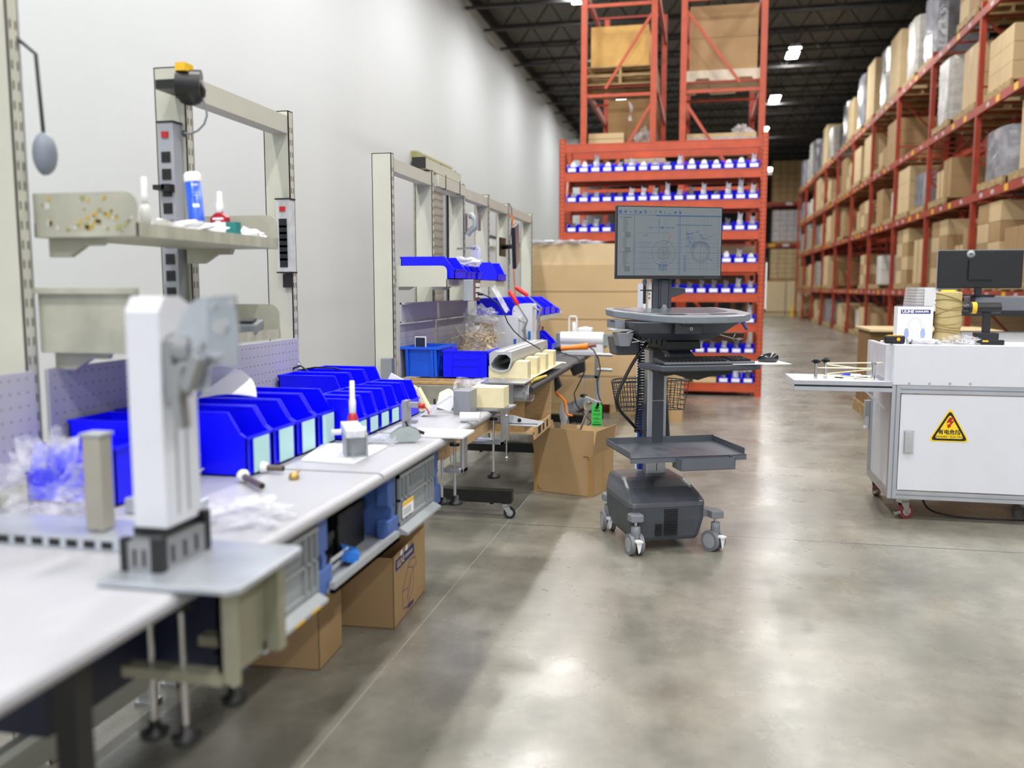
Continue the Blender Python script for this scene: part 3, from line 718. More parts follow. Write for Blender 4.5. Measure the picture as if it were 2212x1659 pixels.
# white plate stand with side hook at the gap between benches
t = thing('clamp_stand', 'white plate stand with steel arm clamped at the second bench joint', 'stand', (-.95, 3.15, .76), world=True)
d0, d1, d2, d3 = P(925, 930, z=.77), P(1010, 938, z=.77), P(1030, 922, z=.77), P(945, 918, z=.77)
b = MB(); b.prism([(-1.10, 3.04), (-.84, 3.04), (-.84, 3.20), (-1.10, 3.20)], BZ + .001, BZ + .009, 'z'); b.build('base_plate', WHITE, t)
b = MB(); b.box((-1.08, 3.06, BZ + .009), (-1.06, 3.11, .885)); b.box((-1.06, 3.07, .86), (-1.02, 3.10, .878)); b.box((-1.06, 3.07, .80), (-1.03, 3.10, .812)); b.build('upright_arm', ALU, t)
b = MB(); b.cyl((-1.03, 3.085, .865), (-1.0, 3.085, .865), .01, n=10); b.tube([(-1.0, 3.085, .865), (-.985, 3.08, .85), (-.98, 3.08, .835)], .003, 6); b.build('knob', REDD, t)
b = MB(); b.box((-.875, 3.125, .61), (-.862, 3.185, BZ + .001)); b.box((-.94, 3.125, .61), (-.862, 3.185, .628)); b.build('clamp_jaw', ALU, t, bev=.003)
b = MB(); b.cyl((-.905, 3.155, .50), (-.905, 3.155, .715), .0055, n=8, m=CHROME); b.cyl((-.905, 3.155, .708), (-.905, 3.155, .718), .02, n=14); b.lathe([(.012, 0), (.03, .004), (.03, .012), (.016, .018), (.014, .036)], (-.905, 3.155, .48), 16); b.build('clamp_screw', BLK, t)
# paper roll on the bench
c = P(1020, 900, z=.78); b = MB(); b.cyl((c.x - .05, c.y + .0, BZ + .022), (c.x + .03, c.y + .01, BZ + .022), .02, n=18); b.cyl((c.x - .051, c.y, BZ + .022), (c.x - .0495, c.y, BZ + .022), .01, n=12, m=GREY)
tag(b.build('white_sleeve', WHITE, org=(c.x, c.y, BZ + .002)), 'short white plastic sleeve lying behind the white plate stand', 'sleeve')
# far-end stand with slotted zinc clamp
t = thing('clamp_stand', 'aluminium plate stand at the far corner of the third bench, under the cream block', 'stand', (-.95, 3.85, .76), world=True)
b = MB(); b.prism([(-1.16, 3.76), (-.88, 3.76), (-.85, 3.79), (-.83, 3.84), (-.83, 3.93), (-1.16, 3.93)], BZ + .001, BZ + .012, 'z'); b.build('base_plate', ALU_D, t)
b = MB(); b.box((-.875, 3.80, .60), (-.866, 3.942, BZ + .001)); b.box((-1.0, 3.84, .60), (-.866, 3.90, .612)); b.box((-1.02, 3.80, .60), (-.866, 3.83, .612)); b.build('clamp_jaw', ALU, t)
b = MB(); b.box((-.846, 3.775, .53), (-.843, 3.79, .755), ALU); b.cyl((-.848, 3.78, .545), (-.838, 3.78, .545), .006, n=10); b.cyl((-.848, 3.78, .735), (-.838, 3.78, .735), .006, n=10); b.build('link', ALU, t)
for x, y in ((-.912, 3.815), (-1.0, 3.3)):
    b = MB(); b.cyl((x, y, .46), (x, y, .715), .0055, n=8, m=CHROME); b.cyl((x, y, .708), (x, y, .718), .018, n=14); b.lathe([(.012, 0), (.03, .004), (.032, .016), (.016, .022), (.014, .03)], (x, y, .44), 16); b.build('clamp_screw', BLK, t)
# white folded bracket hanging past the clamp
e = [P(x, y, y=3.945) for x, y in ((1060, 895), (1110, 897), (1130, 903), (1176, 911), (1162, 921), (1110, 919), (1060, 912))]
b = MB(); b.prism([(k_.x, k_.z) for k_ in e], 3.94, 3.944, 'y'); b.box((e[5].x - .1, 3.94, e[6].z - .003), (e[4].x, 3.99, e[6].z)); b.build('folded_bracket', WPOW, t)
c = P(1122, 908, y=3.939); b = MB(); b.cyl((c.x, 3.9385, c.z), (c.x, 3.9395, c.z), .009, n=16); b.build('bracket_hole', INK, t)

# cream block and friends on the third bench
def blk(name, lab, cat, px0, px1, mat, y, d, ztop_px, **k):
    a = P(px0, ztop_px, y=y); e = P(px1, ztop_px, y=y); z0 = k.get('z0', BZ + .001)
    b = MB(); b.box((a.x, y, z0), (e.x, y + d, a.z)); return tag(b.build(name, mat, org=((a.x + e.x) / 2, y, z0), bev=.002), lab, cat)
blk('foam_block', 'long cream block standing on the aluminium plate stand', 'block', 1018, 1088, CREAM, 3.78, .11, 836, z0=BZ + .0125)
blk('metal_block', 'solid grey block beside the cream block', 'block', 979, 1015, STEELG, 3.63, .12, 844)
c = P(985, 885, z=.76); b = MB(); b.cyl((c.x, c.y, BZ + .001), (c.x, c.y, BZ + .024), .011, n=18); b.cyl((c.x, c.y, BZ + .024), (c.x, c.y, BZ + .0245), .007, n=14, m=INK)
tag(b.build('bushing', STEELG, org=(c.x, c.y, BZ + .001)), 'small grey steel bushing standing in front of the grey block', 'bushing')
c = P(966, 855, z=.79); b = MB(); b.blob((c.x, c.y, BZ + .026), (.045, .04, .04), 5, .08, 1.5, 12); tag(b.build('foam_lump', CREAM, org=(c.x, c.y, BZ + .002)), 'rounded cream foam piece left of the grey block', 'foam piece')
# leaning wedges
w0 = P(905, 880, z=.77)
def slab(name, lab, c, d, rot, mat, cat):
    b = MB(); b.bc((0, 0, 0), d, rot=rot); zmin = min(v.z for v in b.v)
    for v in b.v: v += Vector((c[0], c[1], BZ + .0015 - zmin))
    o = b.build(name, mat, org=(c[0], c[1], BZ + .0015)); return tag(o, lab, cat)
slab('white_board', 'white board leaning behind the last blue bin', (-1.36, 3.83, 0), (.14, .012, .10), (0, R(28), R(5)), PAPER, 'board')
slab('foam_block', 'cream foam wedge leaning among the white boards', (-1.21, 3.68, 0), (.04, .06, .10), (0, R(-28), R(8)), CREAM, 'foam wedge')
slab('white_board', 'thin pale board lying slanted across the cream wedge', (-1.10, 3.57, 0), (.16, .05, .008), (0, R(-33), R(8)), WPOW, 'board')
slab('printed_card', 'white card with red print leaning right of the cream wedge', (-1.10, 3.70, 0), (.07, .006, .07), (R(-15), R(18), R(6)), WHITE, 'card')
slab('tube_piece', 'grey stepped pipe piece poking out of the white boards', (-1.27, 3.72, 0), (.03, .03, .10), (R(10), R(-22), 0), M('warm_pipe', '9C948A', .5, .3), 'pipe piece')

# ------------------------------------------------------------ carrier under the bench: blue panels with grey totes
t = thing('tote_carrier', 'blue plastic carrier frame hanging below the front of the near benches', 'tote carrier', (-1.2, 2.3, .5), world=True)
def panel(y, z0, z1=.703, mat=None):
    b = MB(); b.prism([(-1.62, z0 + .03), (-.98, z0), (-.955, z0 + .02), (-.95, .60), (-.98, .66), (-.985, z1), (-1.62, z1)], y - .012, y + .012, 'y')
    b.box((-.99, y - .045, z0), (-.95, y + .045, z0 + .07)); b.box((-.995, y - .03, z1 - .09), (-.955, y + .03, z1)); b.build('side_panel', mat, t, bev=.003)
for y, z0 in ((1.64, .47), (2.08, .50), (2.60, .50), (3.07, .50)): panel(y, z0, mat=NAVYD if y < 1.7 else NAVY)
b = MB(); b.box((-1.64, 1.62, .48), (-1.62, 3.09, .703)); b.build('back_panel', NAVYD, t)
for ya_, yb_ in ((1.652, 2.068), (2.612, 3.058)): b = MB(); b.box((-1.62, ya_, .515), (-.99, yb_, .5295)); b.build('runner', NAVYD, t)
b = MB(); b.box((-1.62, 1.3, .49), (-1.14, 1.63, .703)); b.build('dark_box_panel', NAVYD, t)
b = MB(); b.box((-1.62, 2.09, .50), (-.93, 2.60, .512)); b.box((-.945, 2.09, .50), (-.93, 2.6, .53)); b.build('lower_shelf', GREYL, t)
def tote(y0, y1, lab, sticker, plan=False):
    t = thing('grey_tote', lab, 'tote', (-1.2, (y0 + y1) / 2, .53), group='grey ribbed totes under the benches', world=True)
    b = MB(); z0, z1 = .53, .70; x1 = -.955
    for lo, hi in (((-1.55, y0, z0), (x1, y1, z0 + .006)), ((-1.55, y0, z0), (-1.545, y1, z1)), ((x1 - .005, y0, z0), (x1, y1, z1)), ((-1.55, y0, z0), (x1, y0 + .005, z1)), ((-1.55, y1 - .005, z0), (x1, y1, z1))): b.box(lo, hi)
    b.box((x1, y0 - .0, z1 - .014), (x1 + .012, y1, z1)); b.box((x1, y0, .61), (x1 + .010, y1, .618)); b.box((x1, y0, z0), (x1 + .008, y1, z0 + .012))
    for k_ in (.0, .1, .2, .78, .88, .97): yy = y0 + (y1 - y0) * k_; b.box((x1, yy, z0), (x1 + .010, yy + .008, z1))
    b.build('tote_body', M('tote_grey', '8E9496', .45, var=.05), t)
    b = MB(); b.box((x1 + .001, y0 + (y1 - y0) * .34, .635), (x1 + .0025, y0 + (y1 - y0) * .72, .682))
    b.build('vent_field', GREY, t)
    b = MB(); b.prism([(x1 + .0, z0 - .028), (x1 + .035, z0 - .028), (x1 + .035, z0 - .02), (x1, z0 - .002)], y0, y1, 'y'); b.build('rail', GREYL, t)
    b = MB()
    if sticker == 1:
        b.box((x1 + .0105, y0 + .02, .55), (x1 + .0115, y0 + .13, .602), CARDW); b.box((x1 + .0115, y0 + .02, .588), (x1 + .012, y0 + .13, .602), YEL)
        for k_ in range(4): b.box((x1 + .0115, y0 + .03 + k_ * .02, .556), (x1 + .012, y0 + .042 + k_ * .02, .58), GREYL)
    else:
        b.box((x1 + .0355, y0 + .15, z0 - .027), (x1 + .036, y0 + .20, z0 - .021), YEL)
        b.box((x1 + .0355, y0 + .24, z0 - .027), (x1 + .036, y0 + .29, z0 - .021), YEL)
    b.build('sticker', YEL, t)
    return t
tote(1.69, 2.03, 'long grey ribbed tote below the near bench, with yellow stickers on its rail', 0)
tote(2.65, 3.02, 'grey ribbed tote below the short bench, with a yellow topped label', 1)
for i, (x, y0, w, d, h, lab) in enumerate(((-1.02, 2.13, .13, .16, .10, 'black plastic case at the front of the blue cubby'), (-1.02, 2.33, .16, .20, .135, 'taller black plastic case behind it in the blue cubby'))):
    b = MB(); b.box((x - w, y0, .513), (x, y0 + d, .513 + h)); b.box((x - w - .004, y0 - .004, .513 + h * .75), (x + .004, y0 + d + .004, .513 + h)); tag(b.build('black_case', BLK, org=(x, y0, .513), bev=.004), lab, 'case')
b = MB(); b.bc((-.985, 2.235, .54), (.004, .12, .05), rot=(0, R(20), 0)); b.bc((-.982, 2.235, .545), (.003, .09, .012), INK, rot=(0, R(20), 0)); tag(b.build('paper_card', PAPER, org=(-.985, 2.235, .513)), 'white card with dark print tucked before the small black case', 'card')
b = MB(); b.bc((-.978, 2.30, .542), (.05, .07, .03), rot=(0, R(20), R(30))); tag(b.build('blue_sleeve', M('sky_blue', '2A7AD8', .4), org=(-.975, 2.30, .513)), 'bright blue plastic sleeve beside the white card in the cubby', 'sleeve')

# ------------------------------------------------------------ items on the first shelving's upper shelf
def on_shelf(px, y, z): return P(px, 500, y=y)
SZ = 1.4445
t = thing('wipes_tube', 'tall blue tube with white lid on the upper shelf', 'tube', (-1.5, 2.6, SZ), world=True)
cL = P(428, 480, y=2.58); X = Matrix.Translation((cL.x, 2.58, SZ)) @ Matrix.Rotation(R(-4), 4, 'Y')
top = P(424, 372, y=2.58).z - SZ
b = MB(X); b.lathe([(.001, .003), (.024, .003), (.025, .01), (.025, top * .87)], n=24); b.build('tube_body', M('tube_blue', '0A50C8', .3), t)
b = MB(X); b.lathe([(.026, top * .86), (.027, top * .88), (.026, top * .97), (.02, top), (.001, top)], n=24); b.build('lid', WHITE, t)
b = MB(X)
for zz, a0_, a1_, h_ in ((.80, -70, -25, .006), (.70, -70, -30, .002), (.66, -70, -30, .002), (.18, -75, -55, .02), (.18, -50, -35, .02)):
    for a_ in range(a0_, a1_, 5):
        if rnd.random() < .85:
            r_ = .0252; p_, q_ = R(a_), R(a_ + 3.5); z_ = top * zz
            b.add([(r_ * math.cos(p_), r_ * math.sin(p_), z_), (r_ * math.cos(q_), r_ * math.sin(q_), z_), (r_ * math.cos(q_), r_ * math.sin(q_), z_ + h_), (r_ * math.cos(p_), r_ * math.sin(p_), z_ + h_)], [(0, 1, 2, 3)])
for a_ in (-62, -40):
    for k_ in range(10):
        p_, q_ = R(a_) + .25 * math.cos(k_ * .63), R(a_) + .25 * math.cos((k_ + 1) * .63)
        b.add([(.0253 * math.cos(R(a_)), .0253 * math.sin(R(a_)), top * .52), (.0253 * math.cos(p_), .0253 * math.sin(p_), top * .52 + .0065 * math.sin(k_ * .63)), (.0253 * math.cos(q_), .0253 * math.sin(q_), top * .52 + .0065 * math.sin((k_ + 1) * .63))], [(0, 1, 2)])
b.build('print', CARDW, t)
t = thing('glue_bottle', 'dark red glue bottle with white nozzle on the upper shelf', 'bottle', (-1.45, 2.62, SZ), world=True)
c = P(476, 480, y=2.62); X = Matrix.Translation((c.x, 2.62, SZ + .0))
b = MB(X); b.prism([(-.029, .0), (.029, .0), (.029, .082), (.018, .090), (.010, .096), (-.010, .096), (-.018, .090), (-.029, .082)], -.014, .014, 'y'); b.build('bottle_body', REDP, t, bev=.003)
b = MB(X); b.lathe([(.011, .095), (.013, .11), (.013, .122), (.009, .132), (.0075, .163), (.001, .165)], n=14); b.build('cap', WHITE, t)
b = MB(X)
for z_, w_ in ((.074, .019), (.064, .009), (.054, .022)): b.box((-w_, -.0145, z_), (w_, -.0141, z_ + .006))
b.build('print', CARDW, t)
t = thing('small_carton', 'small white and teal carton at the front of the upper shelf', 'carton', (-1.43, 2.62, SZ), world=True)
a_ = P(460, 500, y=2.60); e_ = P(520, 505, y=2.60); m_ = P(488, 500, y=2.60)
b = MB(); b.box((a_.x, 2.60, SZ), (m_.x, 2.63, P(480, 480, y=2.6).z)); b.build('box_body', WHITE, t)
b = MB(); b.box((m_.x, 2.60, SZ), (e_.x - .015, 2.63, P(480, 480, y=2.6).z)); b.build('teal_end', TEAL, t)
bottle('clear bottle with white cap at the near end of the upper shelf', P(314, 470, y=2.1).x, 2.10, SZ, .014, .145, M('clear_plastic', 'D8DAD4', .2), WHITE)
def sheet_heap(lab, c, r, seed, mat=PAPER): 
    b = MB(); b.blob((c[0], c[1], c[2] + r[2] * .6), r, seed, .3, 3, 12); return tag(b.build('crumpled_paper', mat, org=c), lab, 'paper')
sheet_heap('crumpled white paper behind the blue tube on the upper shelf', (-1.53, 2.40, SZ), (.10, .17, .034), 31)
sheet_heap('crumpled white paper at the far end of the upper shelf', (-1.475, 2.70, SZ), (.05, .05, .03), 32)
t = thing('handheld_meter', 'grey and black handheld meter lying on the lower shelf', 'meter', (-1.5, 2.65, 1.143), world=True)
c = P(538, 695, y=2.62); b = MB(); b.bc((c.x - .01, 2.64, 1.173), (.07, .10, .034), rot=(R(8), 0, R(12))); b.build('housing', GREY, t, bev=.006)
b = MB(); b.bc((c.x - .005, 2.62, 1.194), (.045, .05, .006), rot=(R(8), 0, R(12))); b.build('display', BLK, t)
sheet_heap('white papers with a yellow tag on the lower shelf', (-1.50, 2.48, 1.1425), (.045, .06, .012), 33)
c = P(525, 715, y=2.68); b = MB(); b.lathe([(.001, 0), (.022, .0), (.024, .015), (.015, .026), (.001, .028)], (c.x, 2.68, 1.1425), 16); tag(b.build('white_disc', WHITE, org=(c.x, 2.68, 1.1425)), 'round white cap on the lower shelf before the meter', 'cap')
t = thing('extension_cord', 'dark cord looping up from the back row of blue bins to a pegboard hook', 'cord', (-1.7, 3.3, .85), world=True)
pp = [P(x, y, y=3.45) for x, y in ((612, 830), (620, 812), (635, 795), (650, 790), (662, 800), (665, 806))]
b = MB(); b.tube(pp, .004, 8); pp2 = [P(x, y - 5, y=3.50) for x, y in ((600, 822), (640, 806), (680, 799), (720, 800), (735, 803))]; b.tube(pp2, .004, 8); b.build('cord', BLK, t)
b = MB(); b.tube([P(645, 790, y=3.45), P(645, 780, y=3.47), P(648, 785, y=3.5)], .002, 6); b.build('hook', CHROME, t)

# ------------------------------------------------------------ black bench: things on it
def px_box(name, lab, cat, px0, px1, pyt, y, d, mat, z0, bev=.003, parts=None, x_right=False):
    a = P(px0, pyt, y=y); e = P(px1, pyt, y=y); b = MB(); b.box((a.x, y, z0), (e.x, y + d, a.z))
    return tag(b.build(name, mat, org=((a.x + e.x) / 2, y, z0), bev=bev), lab, cat)
# timber strips wrapped at the near edge
t = thing('wrapped_planks', 'bundle of pale wooden strips wrapped in film along the near end of the black bench', 'planks', (-1.3, 4.77, BZ), world=True)
for i in range(5):
    z_ = BZ + .002 + .010 * (i % 3); y_ = 4.75 + .055 * (i // 3)
    b = MB(); b.box((-1.69 + .03 * i, y_, z_), (-.93 - .03 * (i % 2), y_ + .05, z_ + .009)); b.build('strip', (WOOD, PLY, WOOD, CREAM, PLY)[i], t)
b = MB(); b.box((-1.70, 4.70, BZ - .075), (-.945, 4.755, BZ - .001)); b.build('foam_edge', CONCE, t)
b = MB()
def wrapf(u, v):
    x = -1.35 + .43 * u; a = R(-150 + 250 * v); w = .012 * noise.noise(Vector((u * 9, v * 7, 1)))
    return Vector((x, 4.775 + (.095 + w) * math.cos(a) * -1, BZ - .022 + (.062 + w) * math.sin(a)))
b.grid(wrapf, 24, 16); b.build('film_wrap', WRAP, t)
b = MB(); b.tube([(-.96, 4.82, BZ + .020), (-.945, 5.02, BZ + .015), (-.93, 5.28, BZ + .010)], [.018, .013, .008], 8); b.build('yellow_strip', M('yellow_foam', 'DCC85A', .6), t)
b = MB(); b.box((-1.03, 4.65, .66), (-1.0, 4.66, BZ + .034)); b.box((-1.16, 4.56, BZ + .0335), (-.92, 4.80, BZ + .041)); tag(b.build('steel_plate_stand', ALU, org=(-1.03, 4.65, BZ)), 'thin steel plate on a flat bar in front of the wrapped planks', 'plate')
px_box('steel_block', 'dark grey steel block left of the mid blue tote', 'block', 822, 846, 774, 4.70, .05, STEELG, BZ + .0005)
# mid blue open tote
t = thing('blue_tote', 'mid blue ribbed tote with a wide rim on the near end of the black bench', 'tote', (-1.5, 4.9, BZ + .036), world=True)
a = P(850, 742, y=4.79); e = P(960, 742, y=4.79); zb = BZ + .036; zt = P(900, 750, y=4.79).z
x0, x1, y0, y1 = max(a.x + .005, -1.684), e.x - .045, 4.815, 5.14
b = MB(); tp = .02
for (p, q) in (((x0 + tp, y0 + tp), (x1 - tp, y0 + tp)), ((x1 - tp, y0 + tp), (x1 - tp, y1 - tp)), ((x1 - tp, y1 - tp), (x0 + tp, y1 - tp)), ((x0 + tp, y1 - tp), (x0 + tp, y0 + tp))):
    p, q = Vector((*p, zb)), Vector((*q, zb)); c_ = Vector(((x0 + x1) / 2, (y0 + y1) / 2, zb))
    P2, Q2 = p + (p - c_) * .07, q + (q - c_) * .07; P2.z = Q2.z = zt
    n_ = (q - p).cross(Vector((0, 0, 1))).normalized() * .004
    b.add([p, q, Q2, P2, p - n_, q - n_, Q2 - n_, P2 - n_], [(0, 1, 2, 3), (4, 7, 6, 5), (0, 4, 5, 1), (3, 2, 6, 7), (0, 3, 7, 4), (1, 5, 6, 2)])
b.box((x0 + tp, y0 + tp, zb), (x1 - tp, y1 - tp, zb + .005))
for k_ in (.08, .12, .8, .84, .9, .94):
    xx = x0 + (x1 - x0) * k_; b.bar((xx, y0 + .013, zb), (xx, y0 - .003, zt), .008, .010)
    yy = y0 + (y1 - y0) * k_; b.bar((x1 - .014, yy, zb), (x1, yy, zt), .006, .005)
b.build('tote_body', BLUE2, t)
b = MB(); o_ = [(x0 - .015, y0 - .012), (x1 + .015, y0 - .012), (x1 + .015, y1 + .012), (x0 - .015, y1 + .012)]; i_ = [(x0 + .01, y0 + .01), (x1 - .01, y0 + .01), (x1 - .01, y1 - .01), (x0 + .01, y1 - .01)]
b.ring(o_, i_, zt - .014, zt, 'z'); b.build('rim', BLUE2, t)
t = thing('framed_part', 'white framed dark panel standing in the mid blue tote', 'part', (a.x + .1, 4.87, zb), world=True)
f0 = P(896, 727, y=4.86); f1 = P(920, 745, y=4.86); b = MB(); b.box((f0.x, 4.86, zb + .006), (f1.x, 4.875, f0.z)); b.build('frame', WHITE, t, bev=.002)
b = MB(); b.box((f0.x + .005, 4.858, zb + .01), (f1.x - .005, 4.86, f0.z - .005)); b.build('panel', NAVYD, t)
# long blue bin seen from its back, and its nested neighbours
a = P(953, 757, y=4.80); e = P(1056, 757, y=4.80)
wb = e.x - a.x
a.x += .006; e.x -= .008; wb = e.x - a.x; bb = make_bin(.36, wb, a.z - zb, False, lip=.45, top=.75)
bb.location = ((a.x + e.x) / 2, 4.80 + .36, zb); bb.rotation_euler.z = R(180); tag(bb, 'bright blue bin seen from its closed back beside the mid blue tote', 'bin')
b = MB(); h_ = a.z - zb
for q in ((.25, .30), (.52, .56)):
    b.box((-wb * .28, .36, h_ * (1 - q[1])), (wb * .25, .366, h_ * (1 - q[0])))
b.add([], []); b.box((-wb * .33, .36, h_ * .12), (-wb * .30, .366, h_ * .9)); b.box((wb * .27, .36, h_ * .12), (wb * .30, .366, h_ * .9)); b.build('back_ribs', BLUE, bb)
nb = make_bin(.26, .11, .10, False, lip=.45)
place_bins(nb, [((-1.36 + .03 * i, 5.30 + .125 * i, BZ + .002), 'smaller blue bin behind the mid blue tote, %s' % w_) for i, w_ in enumerate(('nearer one', 'farther one'))], RZ, 'small blue bins behind the mid blue tote')

# bag of elastic cords
t = thing('bag_of_cords', 'clear bag of tan elastic cords on the black bench', 'bag', (-1.36, 5.75, BZ), world=True)
q = P(1010, 735, y=5.75); q.x = max(q.x, -1.50)
b = MB(); b.blob((q.x, 5.75, .865), (.15, .14, .18), 8, .12, 2.5, 18); b.blob((q.x + .04, 5.75, 1.09), (.11, .09, .09), 3, .3, 3.0, 14, flat=False)
b.prism([(q.x + .0, 1.08), (q.x + .15, 1.06), (q.x + .13, 1.16), (q.x + .05, 1.17)], 5.72, 5.78, 'y'); b.build('film_bag', FILM, t)
b = MB()
for i in range(170):
    c0 = Vector((q.x + rnd.gauss(.01, .05), 5.75 + rnd.gauss(-.03, .045), .90 + rnd.random() * .10)); pts = []
    d_ = Vector((rnd.gauss(0, 1), rnd.gauss(0, 1), rnd.gauss(0, .6))).normalized()
    for k_ in range(6): pts.append(c0.copy()); d_ = (d_ + Vector((rnd.gauss(0, .6), rnd.gauss(0, .6), rnd.gauss(0, .4)))).normalized(); c0 += d_ * .022; c0.z = max(c0.z, BZ + .01)
    b.tube(pts, .0028, 4, caps=False)
for i in range(1): b.blob((q.x, 5.76, .85), (.13, .10, .10), 3, .1)
o = b.build('elastic_cords', BONE, t); o['kind'] = 'stuff'
px_box('carton', 'brown carton with a small x standing behind the bag of cords', 'carton', 1040, 1070, 690, 5.95, .16, CARTONM, BZ + .002)
p_ = P(1048, 704, y=5.949)
b = MB(); 

# two white lever presses with red grips
def press(lab, pxl, pxr, pyt, y, hx0, hy0, hx1, hy1):
    t = thing('lever_press', lab, 'lever press', ((P(pxl, 700, y=y).x), y, BZ + .001), world=True, group='white lever presses on the black bench')
    a = P(pxl, pyt, y=y); e = P(pxr, pyt, y=y); w = e.x - a.x; zt = a.z; z0 = BZ + .001
    r = .05; pts = [(a.x, z0), (e.x, z0), (e.x, zt)] + [(a.x + r + r * math.cos(R(k_)), zt - r + r * math.sin(R(k_))) for k_ in (90, 120, 150, 180)]
    b = MB(); b.prism(pts, y, y + .012, 'y'); b.prism(pts, y + .16, y + .172, 'y'); b.build('side_plate', WPOW, t)
    b = MB(); b.box((a.x + w * .55, y + .012, z0), (e.x - .004, y + .16, zt - .01)); b.box((a.x + .01, y + .012, z0), (a.x + w * .6, y + .16, z0 + .02)); b.build('head', WHITE, t)
    b = MB()
    for zz in (.1, .2, .8, .88): b.cyl((a.x + .012, y - .002, z0 + (zt - z0) * zz), (a.x + .012, y, z0 + (zt - z0) * zz), .004, n=8)
    b.build('bolts', BLK, t)
    b = MB(); b.box((e.x - .03, y - .004, z0 + .02), (e.x - .012, y, z0 + (zt - z0) * .55)); b.build('blue_guide', M('guide_blue', '1E62B8', .4), t)
    # linkage on the right side
    q0 = Vector((e.x + .012, y + .05, zt - .05)); 
    b = MB()
    b.tube([q0 + Vector((-.02, 0, .03)), q0 + Vector((.035, 0, .0)), q0 + Vector((.02, 0, -.05)), q0 + Vector((.03, 0, -.10)), q0 + Vector((.022, 0, -.17))], .009, 8)
    b.cyl(q0 + Vector((.02, -.02, -.05)), q0 + Vector((.02, .02, -.05)), .013, n=10); b.cyl(q0 + Vector((.03, -.02, -.10)), q0 + Vector((.03, .02, -.10)), .011, n=10)
    b.cyl(q0 + Vector((.022, 0, -.17)), q0 + Vector((.022, 0, -.22)), .012, n=10); b.build('toggle_link', ALU_D, t)
    h0 = P(hx0, hy0, y=y + .05); h1 = P(hx1, hy1, y=y + .05)
    d_ = (h0 - h1).normalized()
    b = MB(); b.bar(q0 + Vector((.02, 0, -.05)), q0 + Vector((.045, 0, .02)), .008, .022, up=(0, 1, 0)); b.bar(q0 + Vector((.045, 0, .02)), h1, .008, .02, up=(0, 1, 0)); b.build('lever', ALU_D, t)
    b = MB(); b.tube([h1 + d_ * -.01, h1, h0, h0 + d_ * .008], [.012, .0155, .0155, .008], 14); b.build('red_grip', RED, t)
    return t
press('nearer white lever press with steep red grip', 1070, 1119, 683, 5.975, 1101, 630, 1117, 656)
press('farther white lever press with long slanted red grip', 1107, 1150, 656, 6.152, 1116, 622, 1138, 637)

# aluminium profile lying in cream saddles
t = thing('profile_in_saddles', 'long grey aluminium profile lying in cream saddle blocks at the bench corner', 'profile', (-1.15, 5.0, BZ + .036), world=True)
a = P(1057, 765, y=4.79); e = P(1106, 765, y=4.79); x0, x1 = a.x, e.x; zt = a.z; z0 = zb; yb0, yb1 = 4.79, 5.95; cxm = (x0 + x1) / 2; hw = (x1 - x0) / 2
DX = .16
def sk(poly): return poly
def profile(parts):
    pass
zc = (z0 + zt) / 2 + .012; H_ = (zt - z0)
out = [(-hw, .0), (-hw, H_ * .45), (-hw * .75, H_ * .52), (hw * .95, H_ * .52), (hw, H_ * .3), (hw, .02), (hw * .75, -H_ * .22), (hw * .3, -H_ * .30), (-hw * .3, -H_ * .30), (-hw * .85, -H_ * .18)]
inn = [(k_[0] * .86, k_[1] * .82 + .001) for k_ in out]
inn[3] = (hw * .5, H_ * .40); inn[2] = (-hw * .2, H_ * .40); inn[1] = (-hw * .55, H_ * .24)
b = MB(); b.ring([(cxm + p[0], zc + p[1]) for p in out], [(cxm + p[0], zc + p[1]) for p in inn], yb0, yb1, 'y')
b.box((cxm - hw * .6, yb0 + .0, zc + H_ * .52), (cxm - hw * .5, yb1, zc + H_ * .56)); b.box((cxm + hw * .4, yb0, zc + H_ * .52), (cxm + hw * .5, yb1, zc + H_ * .56)); b.build('aluminium_profile', M('anodised_profile', 'B9BBBD', .4, .25, var=.03), t)
for i in range(4):
    yy = 4.81 + i * .29
    pts = [(cxm - hw - .01, z0), (cxm + hw + .085, z0), (cxm + hw + .085, zc + H_ * .12), (cxm + hw + .02, zc + H_ * .14), (cxm + hw + .004, zc), (cxm + hw * .76, zc - H_ * .23), (cxm + hw * .3, zc - H_ * .31), (cxm - hw * .3, zc - H_ * .31), (cxm - hw * .86, zc - H_ * .19), (cxm - hw - .004, zc - .01), (cxm - hw - .01, zc - .01)]
    b = MB(); b.prism(pts, yy, yy + .10, 'y'); b.build('cream_saddle', CREAM, t, bev=.002)
b = MB(); b.box((cxm - hw - .01, 4.80, z0 - .003), (cxm + hw + .10, 5.92, z0)); b.build('saddle_board', CREAM, t)
for c_ in range(2): pass

# far end of the black bench
def wbin(x, y, z, s, lab):
    return ((x, y, z), lab)
fb = make_bin(.36, .21, .15, False, lip=.45, top=.65)
place_bins(fb, [((-1.29, 6.47 + .30 * i, 1.0725), 'blue bin on the low back shelf beyond the presses, %s from the near end' % ORD[i]) for i in range(5)], RZ, 'blue bins on the low back shelf')
fb2 = make_bin(.26, .16, .075, False, lip=.5, top=.6)
place_bins(fb2, [((-1.285, 7.93, 1.0725), 'flat blue bin at the far end of the low back shelf')], RZ, 'blue bins on the low back shelf')
